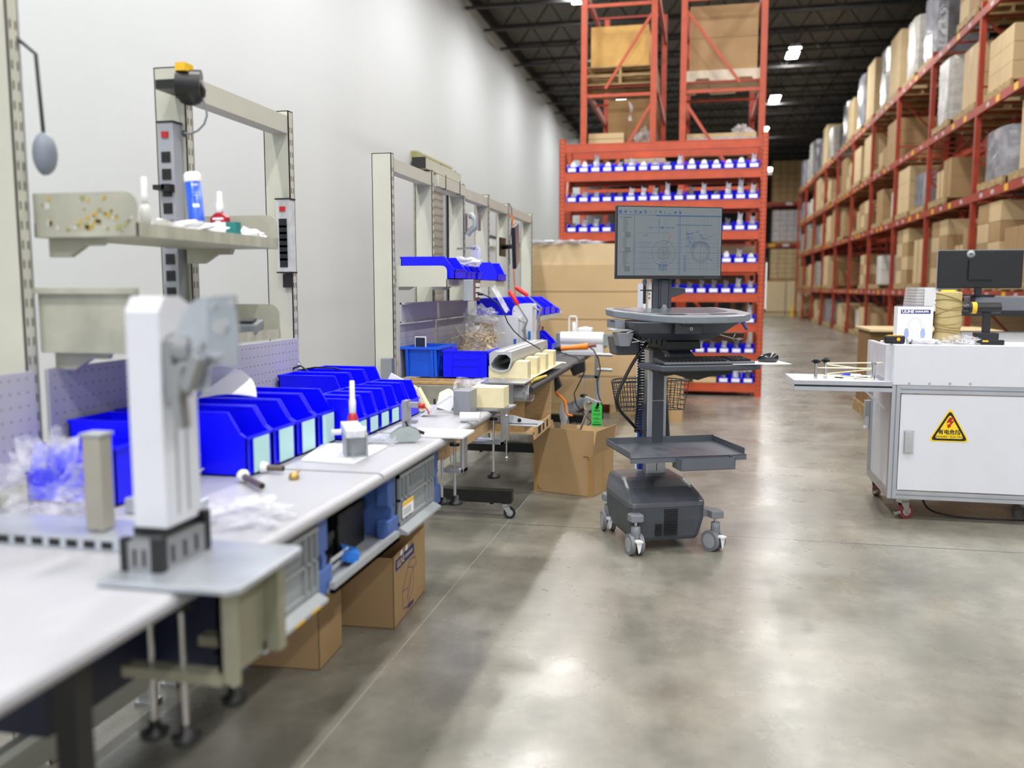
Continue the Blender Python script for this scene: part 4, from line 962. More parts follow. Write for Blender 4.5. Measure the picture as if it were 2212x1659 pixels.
# bins and bag on the first shelf of that frame
ub = make_bin(.32, .24, .125, False, lip=.45, top=.8)
place_bins(ub, [((-1.375, 4.945, 1.351), 'long blue bin at the near end of the frame shelf')], RZ, 'blue bins on the frame shelf')
ub2 = make_bin(.16, .10, .08, False, lip=.6, top=.8)
place_bins(ub2, [((-1.40, (5.125, 5.23, 5.335, 5.49)[i], 1.351), 'small blue bin on the frame shelf, %s after the long one' % ORD[i]) for i in range(4)], RZ, 'blue bins on the frame shelf')
ub3 = make_bin(.27, .26, .125, False, lip=.35, top=.8)
place_bins(ub3, [((-1.40, 6.13, 1.351), 'tall blue bin at the far end of the frame shelf')], RZ, 'blue bins on the frame shelf')
c_ = P(1010, 572, y=5.45); crumple('milky plastic bag lying over the small blue bins on the frame shelf', (-1.48, 5.42, 1.4335), (.09, .17, .035), 14, BAGM, 'plastic_bag', .3, cat='bag')
c_ = P(1045, 640, y=5.9); b = MB(); b.grid(lambda u, v: Vector((-1.405 + .03 * u + .10 * v, 5.80 + .03 * u, 1.31 - .17 * v - .01 * math.sin(6 * u))), 4, 10); tag(b.build('film_strip', BAGM, org=(-1.4, 5.8, 1.31)), 'strip of milky film hanging from the frame shelf edge', 'film')

# monitor on the last upright with orange cord
t = thing('wall_monitor', 'thin black monitor seen edge-on, hung on the beige frame', 'monitor', (-1.7, 7.4, 1.4), world=True)
MQ = P(1115, 532, x=-1.56)
X = Matrix.Translation((-1.56, MQ.y, MQ.z)) @ Matrix.Rotation(R(9), 4, 'X') @ Matrix.Rotation(R(8), 4, 'Z')
b = MB(X); b.box((-.02, -.24, -.16), (.012, .24, .18)); b.build('screen_shell', BLK, t, bev=.004)
b = MB(X); b.box((.012, -.225, -.15), (.0135, .225, .165)); b.build('screen', M('dim_screen', '6A5F58', .3), t)
b = MB(); b.cyl((-1.71, MQ.y + .15, MQ.z), (-1.58, MQ.y, MQ.z), .02, n=10); b.box((-1.72, MQ.y + .05, MQ.z - .08), (-1.705, MQ.y + .25, MQ.z + .08)); b.build('arm', BLKM, t)
t = thing('air_hose', 'orange air hose hanging past the edge-on monitor down to the bench', 'hose', (-1.6, 7.6, 1.8), world=True)
pp = [P(x, y, y=7.65) for x, y in ((1103, 462), (1108, 474), (1107, 500), (1108, 560), (1110, 590), (1112, 625), (1114, 655))]
b = MB(); b.tube(pp, .006, 6); b.build('orange_hose', ORG, t)
pp = [P(x, y, y=7.65) for x, y in ((1096, 442), (1100, 440), (1105, 450), (1106, 470), (1104, 500), (1100, 540), (1101, 570))]
b = MB(); b.tube(pp, .004, 6); b.build('black_cord', BLK, t)
# jointed arm on an upright
t = thing('jointed_arm', 'grey jointed monitor arm folded on the third beige upright', 'arm', (-1.7, 6.3, 1.7), world=True)
b = MB(); q = [P(x, y, y=6.3) for x, y in ((1012, 468), (1018, 464), (1028, 476), (1026, 490), (1014, 500), (1010, 508))]
b.tube(q, .022, 8); b.build('arm_segment', GREYL, t)
a0_ = P(1007, 500, y=6.3); b = MB(); b.box((a0_.x - .01, 6.28, a0_.z - .01), (a0_.x, 6.34, a0_.z + .13)); a1_ = P(1031, 498, y=6.3); b.box((a1_.x, 6.28, a1_.z), (a1_.x + .012, 6.36, a1_.z + .12)); b.build('mount_plate', ALU_D, t)
t = thing('hung_plate', 'white rounded mount plate with three holes hung on the beige upright', 'plate', (-1.7, 6.35, 1.45), world=True)
q = P(1028, 545, y=6.30); b = MB(); b.prism([(q.x + .038 * math.cos(R(k_)) * (1 if True else 1), q.z + (.055 if math.sin(R(k_)) > 0 else .08) * math.sin(R(k_))) for k_ in range(0, 360, 24)], 6.29, 6.30, 'y'); b.build('plate_body', WPOW, t)
b = MB()
for dx, dz in ((0, .035), (-.012, .02), (.012, .02)): b.cyl((q.x + dx, 6.288, q.z + dz), (q.x + dx, 6.29, q.z + dz), .004, n=8)
b.build('hole', INK, t)
b = MB(); b.tube([(FX - .05, 6.27, q.z + .03), (q.x, 6.29, q.z + .03)], .006, 8); b.build('peg', CHROME, t)

# white tube, drill, jugs, vise at the far end of the black bench
t = thing('white_tube', 'long white tube with zinc end plates lying on the far end of the black bench', 'tube', (-1.0, 7.3, BZ + .01), world=True)
a = P(1212, 732, y=7.4); e = P(1304, 732, y=7.4)
zc_ = P(1260, 732, y=7.4).z
b = MB(); b.cyl((a.x, 7.4, zc_), (e.x, 7.4, zc_), .058, n=24); b.box((a.x, 7.36, BZ + .001), (e.x, 7.44, zc_ - .03)); b.build('tube_body', WHITE, t)
b = MB(); b.box((e.x, 7.35, zc_ - .055), (e.x + .07, 7.45, zc_ + .045)); b.box((a.x - .035, 7.35, BZ + .001), (a.x, 7.45, zc_ + .05)); b.build('end_plate', M('green_zinc', 'A8B2AE', .35, .6), t)
t = thing('heat_gun', 'orange handled tool lying in front of the white tube', 'tool', (-1.05, 7.0, BZ + .002), world=True)
h0 = P(1212, 753, y=6.85); h1 = P(1270, 748, y=6.85)
b = MB(); b.tube([h0, h0.lerp(h1, .3), h0.lerp(h1, .8), h1], [.020, .018, .024, .026], 12); b.build('orange_handle', ORG, t)
b = MB(); hl = P(1198, 754, y=6.85); b.tube([hl, h0], [.018, .026], 12); b.build('black_nose', BLK, t)
b = MB(); hh = P(1288, 746, y=6.86); b.tube([h1, hh], [.012, .014], 10); b.build('brown_end', M('leather_brown', '7A4630', .6), t)
pp = [P(x, y, y=6.9) for x, y in ((1270, 748), (1282, 756), (1293, 775), (1297, 800), (1290, 825), (1292, 850), (1300, 875), (1302, 905))]
b = MB(); b.tube(pp, .005, 8); b.build('cord', BLK, t)
t = thing('extension_cord', 'black cord falling from under the black bench towards the open carton', 'cord', (-.9, 6.2, .7), world=True)
pp = [P(x, y, y=6.4) for x, y in ((1190, 756), (1215, 762), (1245, 772), (1262, 790), (1262, 805), (1250, 830), (1240, 850), (1245, 875), (1262, 895), (1278, 912), (1262, 925), (1248, 930))]
b = MB(); b.tube(pp, .0045, 8); b.build('cord', BLK, t)
for nm, lab, pxs, w_, h_, capc in (('white_jug', 'white bottle with conical cap standing behind the white tube', 1265, .05, .20, WHITE), ('spray_bottle', 'slim white spray bottle behind the white tube', 1240, .03, .24, WHITE), ('red_cap_bottle', 'small bottle with pink red cap beside the blue bin', 1172, .022, .20, M('pink_cap', 'E05A5A', .4))):
    c_ = P(pxs, 700, y=7.83); bottle(lab, c_.x, 7.83, BZ + .001, w_, h_, WHITE, capc, nm)
t = thing('handle_frame', 'white U shaped handle frame standing behind the white tube', 'handle', (-1.15, 7.6, BZ + .001), world=True)
a = P(1229, 682, y=7.6); e = P(1246, 682, y=7.6); b = MB(); b.box((a.x - .005, 7.6, BZ + .001), (a.x + .008, 7.62, a.z)); b.box((e.x - .008, 7.6, BZ + .001), (e.x + .005, 7.62, a.z)); b.box((a.x - .005, 7.6, a.z - .012), (e.x + .005, 7.62, a.z)); b.build('frame', WHITE, t, bev=.003)
px_box('white_tub', 'white tub with rounded rim behind the white tube', 'tub', 1248, 1278, 708, 7.62, .12, WHITE, BZ + .001, bev=.01)
fc = make_bin(.26, .22, .19, False, lip=.5); place_bins(fc, [((-1.19, 7.12, BZ + .002), 'blue bin standing on the far end of the black bench')], RZ, 'blue bin at the far end'); del fc['group']
t = thing('bench_vise', 'steel clamp vise with two pins at the far corner of the black bench', 'vise', (-.9, 7.0, .6), world=True)
b = MB(); b.box((-1.1, 7.0, BZ + .001), (-.82, 7.13, BZ + .014)); b.box((-.84, 7.0, .58), (-.82, 7.1, BZ + .001)); b.box((-.97, 7.0, .58), (-.82, 7.05, .60)); b.build('frame', ALU_D, t)
for z_ in (.77, .65): b = MB(); b.cyl((-.83, 7.02, z_), (-.70, 7.02, z_ - .003), .014, n=10); b.build('pin', ALU, t)
b = MB(); b.cyl((-.93, 7.03, .42), (-.93, 7.03, .71), .006, n=8, m=CHROME); b.lathe([(.012, 0), (.03, .004), (.03, .02), (.012, .026)], (-.93, 7.03, .42), 14); b.build('clamp_screw', BLK, t)
b = MB(); b.prism([(P(x, y, y=7.05).x, P(x, y, y=7.05).z) for x, y in ((1288, 800), (1294, 795), (1296, 850), (1300, 875), (1292, 872), (1284, 850))], 7.05, 7.056, 'y'); tag(b.build('zinc_strap', ZINC, org=(-.85, 7.05, .3)), 'long zinc strap plate hanging below the vise', 'plate')
for nm, lab, pts_, y_ in (('black_adapter', 'black power adapter hanging under the far part of the black bench', ((1228, 790), (1262, 780), (1263, 803), (1238, 813)), 6.3), ('black_adapter', 'black power adapter hanging under the black bench near the wooden crate', ((1196, 814), (1203, 812), (1212, 835), (1198, 848)), 5.6)):
    q = [P(x, y, y=y_) for x, y in pts_]; b = MB(); b.prism([(k_.x, k_.z) for k_ in q], y_, y_ + .06, 'y'); b.cyl((q[0].x + .01, y_ + .03, q[0].z - .01), (q[0].x + .01, y_ + .03, .7195), .006, n=6); tag(b.build(nm, BLK, org=(q[0].x, y_, q[2].z), bev=.004), lab, 'adapter')
t = thing('orange_strap', 'orange knotted strap hanging under the black bench', 'strap', (-.95, 6.2, .4), world=True)
pp = [P(x, y, y=6.0) for x, y in ((1199, 847), (1206, 853), (1214, 859), (1220, 866), (1222, 890), (1228, 897), (1237, 898))]
b = MB(); b.tube(pp, [.008, .012, .007, .012, .006, .01, .006], 6); b.build('strap', ORG, t)
sheet_heap('small marker and papers lying on the black mat', (-1.02, 6.3, BZ + .001), (.05, .03, .006), 35)

# wooden crate under the black bench
t = thing('wooden_crate', 'knotty pine crate with open side hanging below the black bench', 'crate', (-1.05, 5.0, 0), world=True)
zc0, zc1 = .475, .7195
b = MB(); b.box((-1.30, 4.90, zc0), (-.99, 4.912, zc1)); b.build('knotty_front', WOOD, t)
b = MB(); b.box((-1.30, 5.42, zc0), (-.925, 5.435, zc1)); b.build('rear_board', PLY, t)
b = MB(); b.box((-1.30, 4.912, zc0), (-1.285, 5.42, zc1)); b.build('side_board', PLY, t)
b = MB(); b.box((-1.30, 4.90, zc0 - .012), (-.93, 5.43, zc0)); b.prism([(4.90, zc0 - .04), (5.43, zc0 - .04), (5.43, zc0 + .03), (4.90, zc0 + .03)], -.935, -.925, 'x'); b.build('bottom_board', PLY, t)
b = MB()
for yy, w_ in ((4.99, .09), (5.14, .05), (5.27, .05)): b.box((-.925, yy, zc0 - .025), (-.9242, yy + w_, zc0 + .02))
b.cyl((-1.12, 4.8985, .60), (-1.12, 4.8995, .60), .008, n=10); b.build('black_label', INK, t)
b = MB(); b.box((-1.25, 5.15, zc0 + .0005), (-1.1, 5.35, zc0 + .12)); tag(b.build('carton', CARTOND, org=(-1.2, 5.2, zc0)), 'small brown carton inside the pine crate', 'carton')

# ------------------------------------------------------------ cartons on the floor
def open_box(name, lab, o, wx, dy, h, rz, flaps, mat=CARTONM, th=.005):
    """open carton: o = near left floor corner, wx along local x, dy back; flaps = dict side -> (angle from vertical outward, length)"""
    t = thing(name, lab, 'carton', (o[0], o[1], 0), rz)
    b = MB(); b.box((0, 0, 0), (wx, dy, th)); b.box((0, 0, 0), (wx, th, h)); b.box((0, dy - th, 0), (wx, dy, h)); b.box((0, 0, 0), (th, dy, h)); b.box((wx - th, 0, 0), (wx, dy, h)); b.build('box_body', mat, t)
    for s_, (ang, ln) in flaps.items():
        a = R(ang); dz = math.cos(a) * ln; dn = math.sin(a) * ln
        b = MB()
        if s_ == 'f': vs = [(0, 0, h), (wx, 0, h), (wx, -dn, h + dz), (0, -dn, h + dz)]; n_ = (0, th, 0)
        if s_ == 'b': vs = [(0, dy, h), (wx, dy, h), (wx - .01, dy + dn, h + dz), (.01, dy + dn, h + dz)]; n_ = (0, -th, 0)
        if s_ == 'l': vs = [(0, 0, h), (0, dy, h), (-dn, dy - .01, h + dz), (-dn, .01, h + dz)]; n_ = (th, 0, 0)
        if s_ == 'r': vs = [(wx, 0, h), (wx, dy, h), (wx + dn, dy - .01, h + dz), (wx + dn, .01, h + dz)]; n_ = (-th, 0, 0)
        vs = [Vector(v) for v in vs]; b.add(vs + [v + Vector(n_) for v in vs], [(0, 1, 2, 3), (4, 7, 6, 5), (0, 4, 5, 1), (1, 5, 6, 2), (2, 6, 7, 3), (3, 7, 4, 0)]); b.build('flap', mat, t)
    return t
# carton below the near bench, printed side to the aisle
c0 = P(732, 1352, z=0); c1 = P(852, 1360, z=0); c2 = P(915, 1275, z=0)
hh = P(852, 1206, y=c1.y).z
ang = math.atan2(c1.y - c0.y, c1.x - c0.x); wx = (c1 - c0).length; dy = (c2 - c1).length
t = open_box('printed_carton', 'open brown carton with blue printed band on the floor below the near bench', (c0.x, c0.y), wx, dy, hh, ang, {'b': (8, .14), 'l': (-160, .10), 'f': (-160, .09)})
e_ = MB(); e_.box((wx, dy * .06, hh * .78), (wx + .0012, dy * .62, hh * .93)); e_.build('printed_band', INKB, t)
text('ULINE', .036, CARTONL, t, (wx + .002, dy * .2, hh * .855), (R(90), 0, R(90)), bold=.001)
b = MB(); xx = wx + .0012
def ln(pts, w=.0022, close=False):
    pts = [Vector((xx, dy * u, hh * v)) for u, v in pts]
    for p_, q_ in zip(pts, pts[1:]): b.line(p_, q_, w, None, (1, 0, 0))
ln([(.25, .40), (.25, .14), (.42, .10), (.60, .30), (.60, .58), (.42, .66), (.25, .40)]); ln([(.42, .66), (.5, .74), (.66, .70), (.70, .58), (.60, .58)]); ln([(.42, .10), (.42, .36), (.25, .40)]); ln([(.42, .36), (.60, .58)]); ln([(.36, .22), (.5, .34), (.5, .5)]); ln([(.34, .08), (.5, .11)]); ln([(.3, .13), (.4, .08)])
b.build('printed_drawing', INKB, t)
b = MB()
for k_ in range(7): b.box((wx + .0003, dy * (.42 + .026 * k_), hh * .07), (wx + .0011, dy * (.436 + .026 * k_), hh * .10))
for k_ in range(9): b.box((wx + .0003, dy * (.43 + .018 * k_), hh * .045), (wx + .0011, dy * (.44 + .018 * k_), hh * .058))
b.build('small_print', INKB, t)
b = MB()
for k_ in range(8): b.box((wx + .0013, dy * (.34 + .03 * k_), hh * .835), (wx + .0019, dy * (.358 + .03 * k_), hh * .88))
b.build('band_print', CARTONL, t)
b = MB(); b.box((wx + .0003, dy * .20, hh * .82), (wx + .0011, dy * .27, hh + .0)); b.box((wx + .0003, dy * .36, hh * .85), (wx + .0011, dy * .42, hh + .0)); b.build('white_tape', CARDW, t)
c = P(700, 1268, z=0); tt = open_box('carton', 'plain brown carton mostly hidden below the near bench', (-1.55, 2.66), .30, .22, .30, R(3), {'f': (5, .10)})
# big open carton between bench and cart
c0 = P(1153, 1060, z=0); c1 = P(1280, 1075, z=0); c2 = P(1317, 1050, z=0); hh = P(1280, 985, y=c1.y).z
ang = math.atan2(c1.y - c0.y, c1.x - c0.x); wx = (c1 - c0).length; dy = max(.30, (c2 - c1).length)
t = open_box('open_carton', 'open brown carton with upright flaps between the black bench and the cart', (c0.x, c0.y), wx, dy, hh, ang, {'f': (-2, .155), 'r': (8, .155), 'l': (12, .155), 'b': (35, .14)})
for lo_, hi_ in (((wx - .03, -.0012, .0), (wx + .0012, .03, hh * .98)), ((wx + .0, dy * .45, .0), (wx + .0012, dy * .6, hh)), ((0, -.0012, 0), (.03, 0, hh))):
    b = MB(); b.box(lo_, hi_); b.build('tape', TAPE, t)
b = MB(); b.box((wx - .065, -.0015, hh - .012), (wx - .03, -.0003, hh - .009)); b.box((wx - .033, -.0015, hh - .035), (wx - .03, -.0003, hh - .009)); b.box((.03, -.0015, .02), (.033, -.0003, .045)); b.box((.03, -.0015, .02), (.055, -.0003, .023)); b.build('corner_mark', INK, t)
# mop-like tool and tag in it
t = thing('caster_stem', 'steel stem tool with clamp head leaning out of the open carton', 'tool', (c0.x + .3, c0.y + .15, .1), world=True)
y_ = c0.y + .14; s0 = P(1249, 935, y=y_); s1 = P(1277, 868, y=y_)
b = MB(); b.cyl(Vector((s0.x - .12, y_, .03)), s1, .008, n=10); b.build('stem', CHROME, t)
b = MB(); b.bc((s1.x + .005, y_, s1.z + .01), (.10, .04, .016), rot=(0, R(22), 0)); b.bc((s1.x + .045, y_, s1.z - .02), (.016, .04, .05), rot=(0, R(22), 0)); b.bc((s1.x - .035, y_, s1.z + .0), (.014, .04, .035), rot=(0, R(22), 0)); b.cyl((s1.x, y_ - .01, s1.z - .02), (s1.x - .01, y_ - .01, s1.z - .05), .014, n=10); b.build('clamp_head', M('green_zinc', 'A8B2AE', .35, .6), t)
b = MB(); q = P(1270, 878, y=y_ + .03); b.cyl((q.x, y_ + .03, q.z), (q.x, y_ + .042, q.z), .028, n=20); b.build('cream_washer', CREAM, t)
b = MB(); b.cyl((s0.x, y_ - .03, s0.z), (s0.x, y_ + .03, s0.z - .004), .026, n=18); b.cyl((s0.x, y_ - .033, s0.z + .004), (s0.x, y_ - .031, s0.z), .02, n=16, m=M('ochre', 'B8A860', .6)); b.build('navy_roller', M('navy_rubber', '28305A', .5), t)
t = thing('green_tag', 'bright green printed tag hanging over the open carton', 'tag', (s1.x + .1, y_, .5), world=True)
g0 = P(1278, 872, y=y_ - .02); g1 = P(1300, 922, y=y_ - .02)
b = MB(); b.prism([(g0.x, g1.z), (g1.x, g1.z), (g1.x, g0.z - .012), (g1.x - .012, g0.z), (g0.x + .012, g0.z), (g0.x, g0.z - .012)], y_ - .02, y_ - .0185, 'y'); b.build('tag_card', GREEN, t)
w_ = g1.x - g0.x; h_ = g0.z - g1.z; b = MB()
for zz, s_, wd in ((.82, .25, .004), (.70, .22, .006), (.66, .22, .003), (.56, .12, .0015), (.53, .15, .0015), (.50, .12, .0015), (.38, .4, .003), (.36, .14, .0015), (.33, .12, .0015), (.30, .3, .0015), (.20, .25, .003), (.17, .2, .0015), (.06, .08, .009)):
    b.box((g0.x + w_ * s_, y_ - .0205, g1.z + h_ * zz), (g1.x - w_ * s_, y_ - .02, g1.z + h_ * zz + wd))
b.build('printed_lines', M('dark_green_ink', '1C5A28', .6), t)
b = MB(); b.tube([(g0.x + w_ / 2, y_ - .0195, g0.z - .005), (s1.x + .045, y_ - .005, s1.z - .03)], .0015, 5); b.build('tie', WHITE, t)
# extension of grey tube and white foot behind
b = MB(); q0 = P(1222, 888, y=7.2); q1 = P(1270, 862, y=7.2); b.cyl((q0.x, 7.2, q0.z), (q1.x, 7.2, q1.z), .045, n=18); b.cyl((q0.x + .0, 7.2, q0.z), (q0.x + .05, 7.2, .0), .012, n=8); b.box((q1.x - .03, 7.19, 0), (q1.x - .01, 7.21, q1.z)); tag(b.build('grey_cylinder', M('grey_cylinder', 'A4A5AA', .4), org=(q0.x, 7.2, 0)), 'grey cylinder on thin legs standing behind the open carton', 'cylinder')
b = MB(); q0 = P(1218, 900, y=7.1); b.blob((q0.x, 7.1, q0.z + .03), (.035, .03, .11), 2, .06, 1.5, 12, sm=True); b.box((q0.x - .02, 7.08, 0), (q0.x + .02, 7.12, q0.z)); tag(b.build('white_float', WHITE, org=(q0.x, 7.1, 0)), 'white elongated plastic float behind the open carton', 'float')

# ------------------------------------------------------------ big cardboard bulk box behind the benches
t = thing('bulk_box', 'huge tan cardboard bulk box standing behind the benches', 'bulk box', (-1.2, 8.95, 0), world=True)
yb = 9.05; lx = P(1143, 600, y=yb).x; rx = P(1476, 880, y=yb).x; rx2 = P(1395, 640, y=yb).x
b = MB(); b.box((lx, yb, .10), (rx2, yb + .95, P(1250, 572, y=yb).z)); b.build('lower_box', M('bulk_cardboard', 'BFA278', .8, var=.05, ns=2), t)
b = MB(); b.box((lx, yb + .01, P(1250, 572, y=yb).z), (rx2 - .3, yb + .94, P(1250, 527, y=yb).z)); b.build('upper_sleeve', CARTONL, t)
b = MB()
for zz in (P(1250, 630, y=yb).z, P(1250, 690, y=yb).z, P(1250, 812, y=yb).z): b.box((lx, yb - .003, zz), (rx2, yb - .0003, zz + .006))
b.build('fold_line', CARTOND, t)
b = MB(); b.box((lx, yb, 0), (lx + .4, yb + .95, .1)); b.box((rx2 - .35, yb, 0), (rx2, yb + .95, .10)); b.build('pallet_foot', WOODL, t)
b = MB(); b.blob(((lx + rx2) / 2 - .35, yb + .3, P(1250, 527, y=yb).z + .012), (.42, .28, .035), 77, .5, 6, 24); b.build('film_on_top', BAGM, t)
t = thing('carton', 'brown carton standing behind the wire basket of the cart', 'carton', (-.4, 8.2, 0), world=True)
a = P(1405, 800, y=8.6); e = P(1476, 795, y=8.6); b = MB(); b.box((a.x - .1, 8.6, 0), (e.x, 9.0, a.z)); b.build('box_body', CARTONM, t)
b = MB(); b.box(((a.x + e.x) / 2, 8.598, 0), ((a.x + e.x) / 2 + .05, 8.5995, a.z)); b.build('tape', TAPE, t)
b = MB(); q = P(1420, 772, y=8.62); q1 = P(1470, 790, y=8.62); b.cyl((q.x, 8.62, a.z + .001 + .06), (q1.x + .05, 8.75, a.z + .061), .06, n=20); tag(b.build('white_roll', WHITE, org=(q.x, 8.62, a.z + .001)), 'white roll lying on the brown carton behind the cart', 'roll')
# tall pale profile leaning behind the cart
b = MB(); a = P(1378, 605, y=6.1); e = P(1378, 870, y=6.1); b.box((a.x, 6.1, 0), (a.x + .05, 6.14, 1.33)); b.box((a.x - .08, 6.04, 0), (a.x + .14, 6.20, .01)); tag(b.build('floor_stand', M('pale_lilac_metal', 'C8CCDC', .4), org=(a.x, 6.1, 0)), 'pale upright metal post on a foot plate directly behind the cart', 'post')

# ------------------------------------------------------------ workstation cart (local axes: x right, y back)
CT = thing('computer_cart', 'charcoal mobile computer cart on four twin-wheel casters', 'cart', (-.194, 4.51, 0), R(23))
# base
b = MB()
side = lambda: None
def basef(w0, w1): pass
rows = [  # (y, z, half width) rings, front and back outline of the housing
    ]
def shell(sections, m=None):
    """sections from bottom to top: (z, x half width, y front, y back, corner radius)"""
    b = MB(); n = 0; vs = []
    for z, hx, yf, yb_, r in sections:
        ring = []
        for cx_, cy_, a0_ in ((hx - r, yb_ - r, 0), (-hx + r, yb_ - r, 90), (-hx + r, yf + r, 180), (hx - r, yf + r, 270)):
            for k_ in range(4): a_ = R(a0_ + k_ * 30); ring.append((cx_ + r * math.cos(a_), cy_ + r * math.sin(a_)))
        n = len(ring); zz = z
        vs += [(x, y, zz(y) if callable(zz) else zz) for x, y in ring]
    fs = [(i * n + j, i * n + (j + 1) % n, (i + 1) * n + (j + 1) % n, (i + 1) * n + j) for i in range(len(sections) - 1) for j in range(n)]
    fs += [tuple(range(n))[::-1], tuple((len(sections) - 1) * n + j for j in range(n))]
    return b.add(vs, fs, m)
X0 = Matrix.Translation((-.035, 0, 0))
b = shell([(.055, .165, -.185, .19, .03), (.075, .175, -.195, .20, .03), (.16, .195, -.205, .21, .03), (.225, .197, -.205, .21, .03)])
for v in b.v: v.x -= .035
b.build('base_housing', CHAR, CT, bev=.003)
b = shell([(.225, .199, -.208, .212, .03), (.250, .199, -.205, .220, .035), (.275, .190, -.16, .228, .03), (.302, .178, -.09, .245, .03), (.322, .166, -.01, .25, .03), (.330, .15, .04, .235, .03)])
for v in b.v: v.x -= .035
b.build('base_cover', M('charcoal_gloss_cover', '53575E', .28, var=.05, ns=15, stretch=(1, 4, 1)), CT, bev=.004)
b = MB()
for k_ in range(13):
    z_ = .085 + k_ * .0105; b.box((-.055, -.2098, z_), (.015, -.2045, z_ + .005)); 
    if z_ < .14: b.box((-.10, -.2098, z_), (-.065, -.2045, z_ + .005))
b.build('vent_slots', INK, CT)
def cart_caster(x, y, rot):
    s_ = -1 if x < 0 else 1
    b = MB(); xi = x * .62
    b.prism([(xi - .045, y * .55), (xi + .045, y * .55), (x + .032, y - .02 * (1 if y > 0 else -1)), (x + .032, y + .028 * (1 if y > 0 else -1)), (x - .032, y + .028 * (1 if y > 0 else -1)), (x - .038, y - .02 * (1 if y > 0 else -1))], .168, .206, 'z')
    b.build('leg_arm', GREY, CT, bev=.006)
    X = Matrix.Translation((x, y, 0)) @ Matrix.Rotation(rot, 4, 'Z')
    b = MB(X); b.cyl((0, 0, .14), (0, 0, .167), .008, n=10, m=CHROME); b.lathe([(.001, .145), (.022, .145), (.024, .115), (.02, .09), (.016, .075)], n=18); b.prism([(-.018, .11), (.02, .11), (.03, .085), (.022, .045), (-.012, .045)], -.012, .012, 'x'); c_ = b.build('caster', GREY, CT)
    for sx in (-1, 1):
        b = MB(X); x0_, x1_ = sorted((sx * .014, sx * .034)); b.cyl((x0_, .012, .052), (x1_, .012, .052), .052, n=28); xo = sx * .0345; b.cyl((sx * .034, .012, .052), (xo + sx * .0005, .012, .052), .036, n=24, m=GREYL); b.build('wheel', RUB, c_, bev=.004)
    b = MB(X); b.box((-.018, -.056, .074), (.018, -.018, .082)); b.prism([(-.014, .074), (.014, .074), (.006, .03), (-.002, .02)], -.05, -.044, 'y'); b.build('brake_pedal', WHITE, c_)
for x, y, rt in ((-.207, -.225, .05), (.207, -.225, .45), (-.207, .225, -.1), (.207, .225, .2)): cart_caster(x, y, rt)
# column
ccx = .010; CV = .14
b = MB(); b.box((ccx - .055, -.045 + CV, .325), (ccx + .052, .03 + CV, 1.06)); b.build('column', ALU, CT, bev=.006)
b = MB(); b.box((ccx - .027, -.049 + CV, .42), (ccx + .033, -.044 + CV, .715)); b.box((ccx - .027, -.05 + CV, .719), (ccx + .033, -.044 + CV, 1.05)); b.build('column_cover', CHAR, CT)
b = MB(); b.box((ccx + .001, -.0465 + CV, .345), (ccx + .004, -.0445 + CV, .41)); b.box((ccx - .027, -.0475 + CV, .40), (ccx + .033, -.0445 + CV, .42)); b.build('lock_slot', INK, CT)
b = MB(); b.cyl((ccx - .0575, -.02 + CV, .40), (ccx - .055, -.02 + CV, .40), .004, n=8); b.cyl((ccx - .0575, -.02 + CV, .385), (ccx - .055, -.02 + CV, .385), .004, n=8); b.build('screw', BLK, CT)
b = MB(); b.box((-.062, .17, .34), (-.03, .20, .66)); b.build('blue_rail', M('blue_anodised', '1648B4', .35, .2), CT)
b = MB(); b.bar((-.052, .12, .50), (-.052, .13, .70), .012, .03); b.bar((.085, .13, .50), (.065, .13, .74), .008, .05); b.build('tray_brace', CHAR, CT)
# lower tray
b = MB(); x0, x1, y0, y1, z0 = -.265, .325, -.30, .095, .492
b.box((x0, y0, z0), (x1, y1, z0 + .004)); b.box((x0, y0, z0 - .022), (x1, y0 + .003, z0 + .004)); b.box((x0, y0, z0 - .0), (x0 + .003, y1, z0 + .032)); b.box((x1 - .003, y0 + .02, z0), (x1, y1, z0 + .032)); b.box((x0, y1 - .003, z0), (x1, y1, z0 + .036))
b.build('lower_tray', CHARL, CT)
b = MB()
bx0, bx1, by0, by1, bz0, bz1 = -.035, .24, -.36, -.25, .438, .495
b.box((bx0, by0, bz0), (bx1, by1, bz0 + .003)); b.box((bx0, by0, bz0), (bx1, by0 + .003, bz1)); b.box((bx0, by1 - .003, bz0), (bx1, by1, bz1 - .005)); b.box((bx0, by0, bz0), (bx0 + .003, by1, bz1)); b.box((bx1 - .003, by0, bz0), (bx1, by1, bz1)); b.build('tray_pocket', CHARL, CT)
# wire basket
b = MB()
def bk_pt(a_, z_):
    """rounded outline of the basket, narrower at its bottom"""
    s_ = 1 - .14 * (.81 - z_) / .16; u = a_
    x = -.215 * s_ + .43 * s_ * u; y = .175 + (.165 * s_) * (1 - abs(2 * u - 1) ** 6) ; return Vector((x + .002, y, z_))
for z_, r_ in ((.81, .0028), (.787, .0014), (.76, .0014), (.733, .0014), (.706, .0014), (.68, .0014), (.655, .002)):
    b.tube([bk_pt(k_ / 30, z_) for k_ in range(31)], r_ * 1.5, 5); b.tube([bk_pt(0, z_), bk_pt(1, z_)], r_ * 1.5, 5)
for k_ in range(0, 27): b.tube([bk_pt(k_ / 26, z_) for z_ in (.812, .73, .653)], .002, 4)
for k_ in range(1, 20): p_ = bk_pt(0, .655).lerp(bk_pt(1, .655), k_ / 20); q_ = p_.copy(); q_.y = bk_pt(k_ / 20, .655).y; b.tube([p_ + Vector((0, 0, .157)), p_, q_], .0013, 4)
b.build('wire_basket', M('basket_wire', '4A4C50', .35, .6), CT)
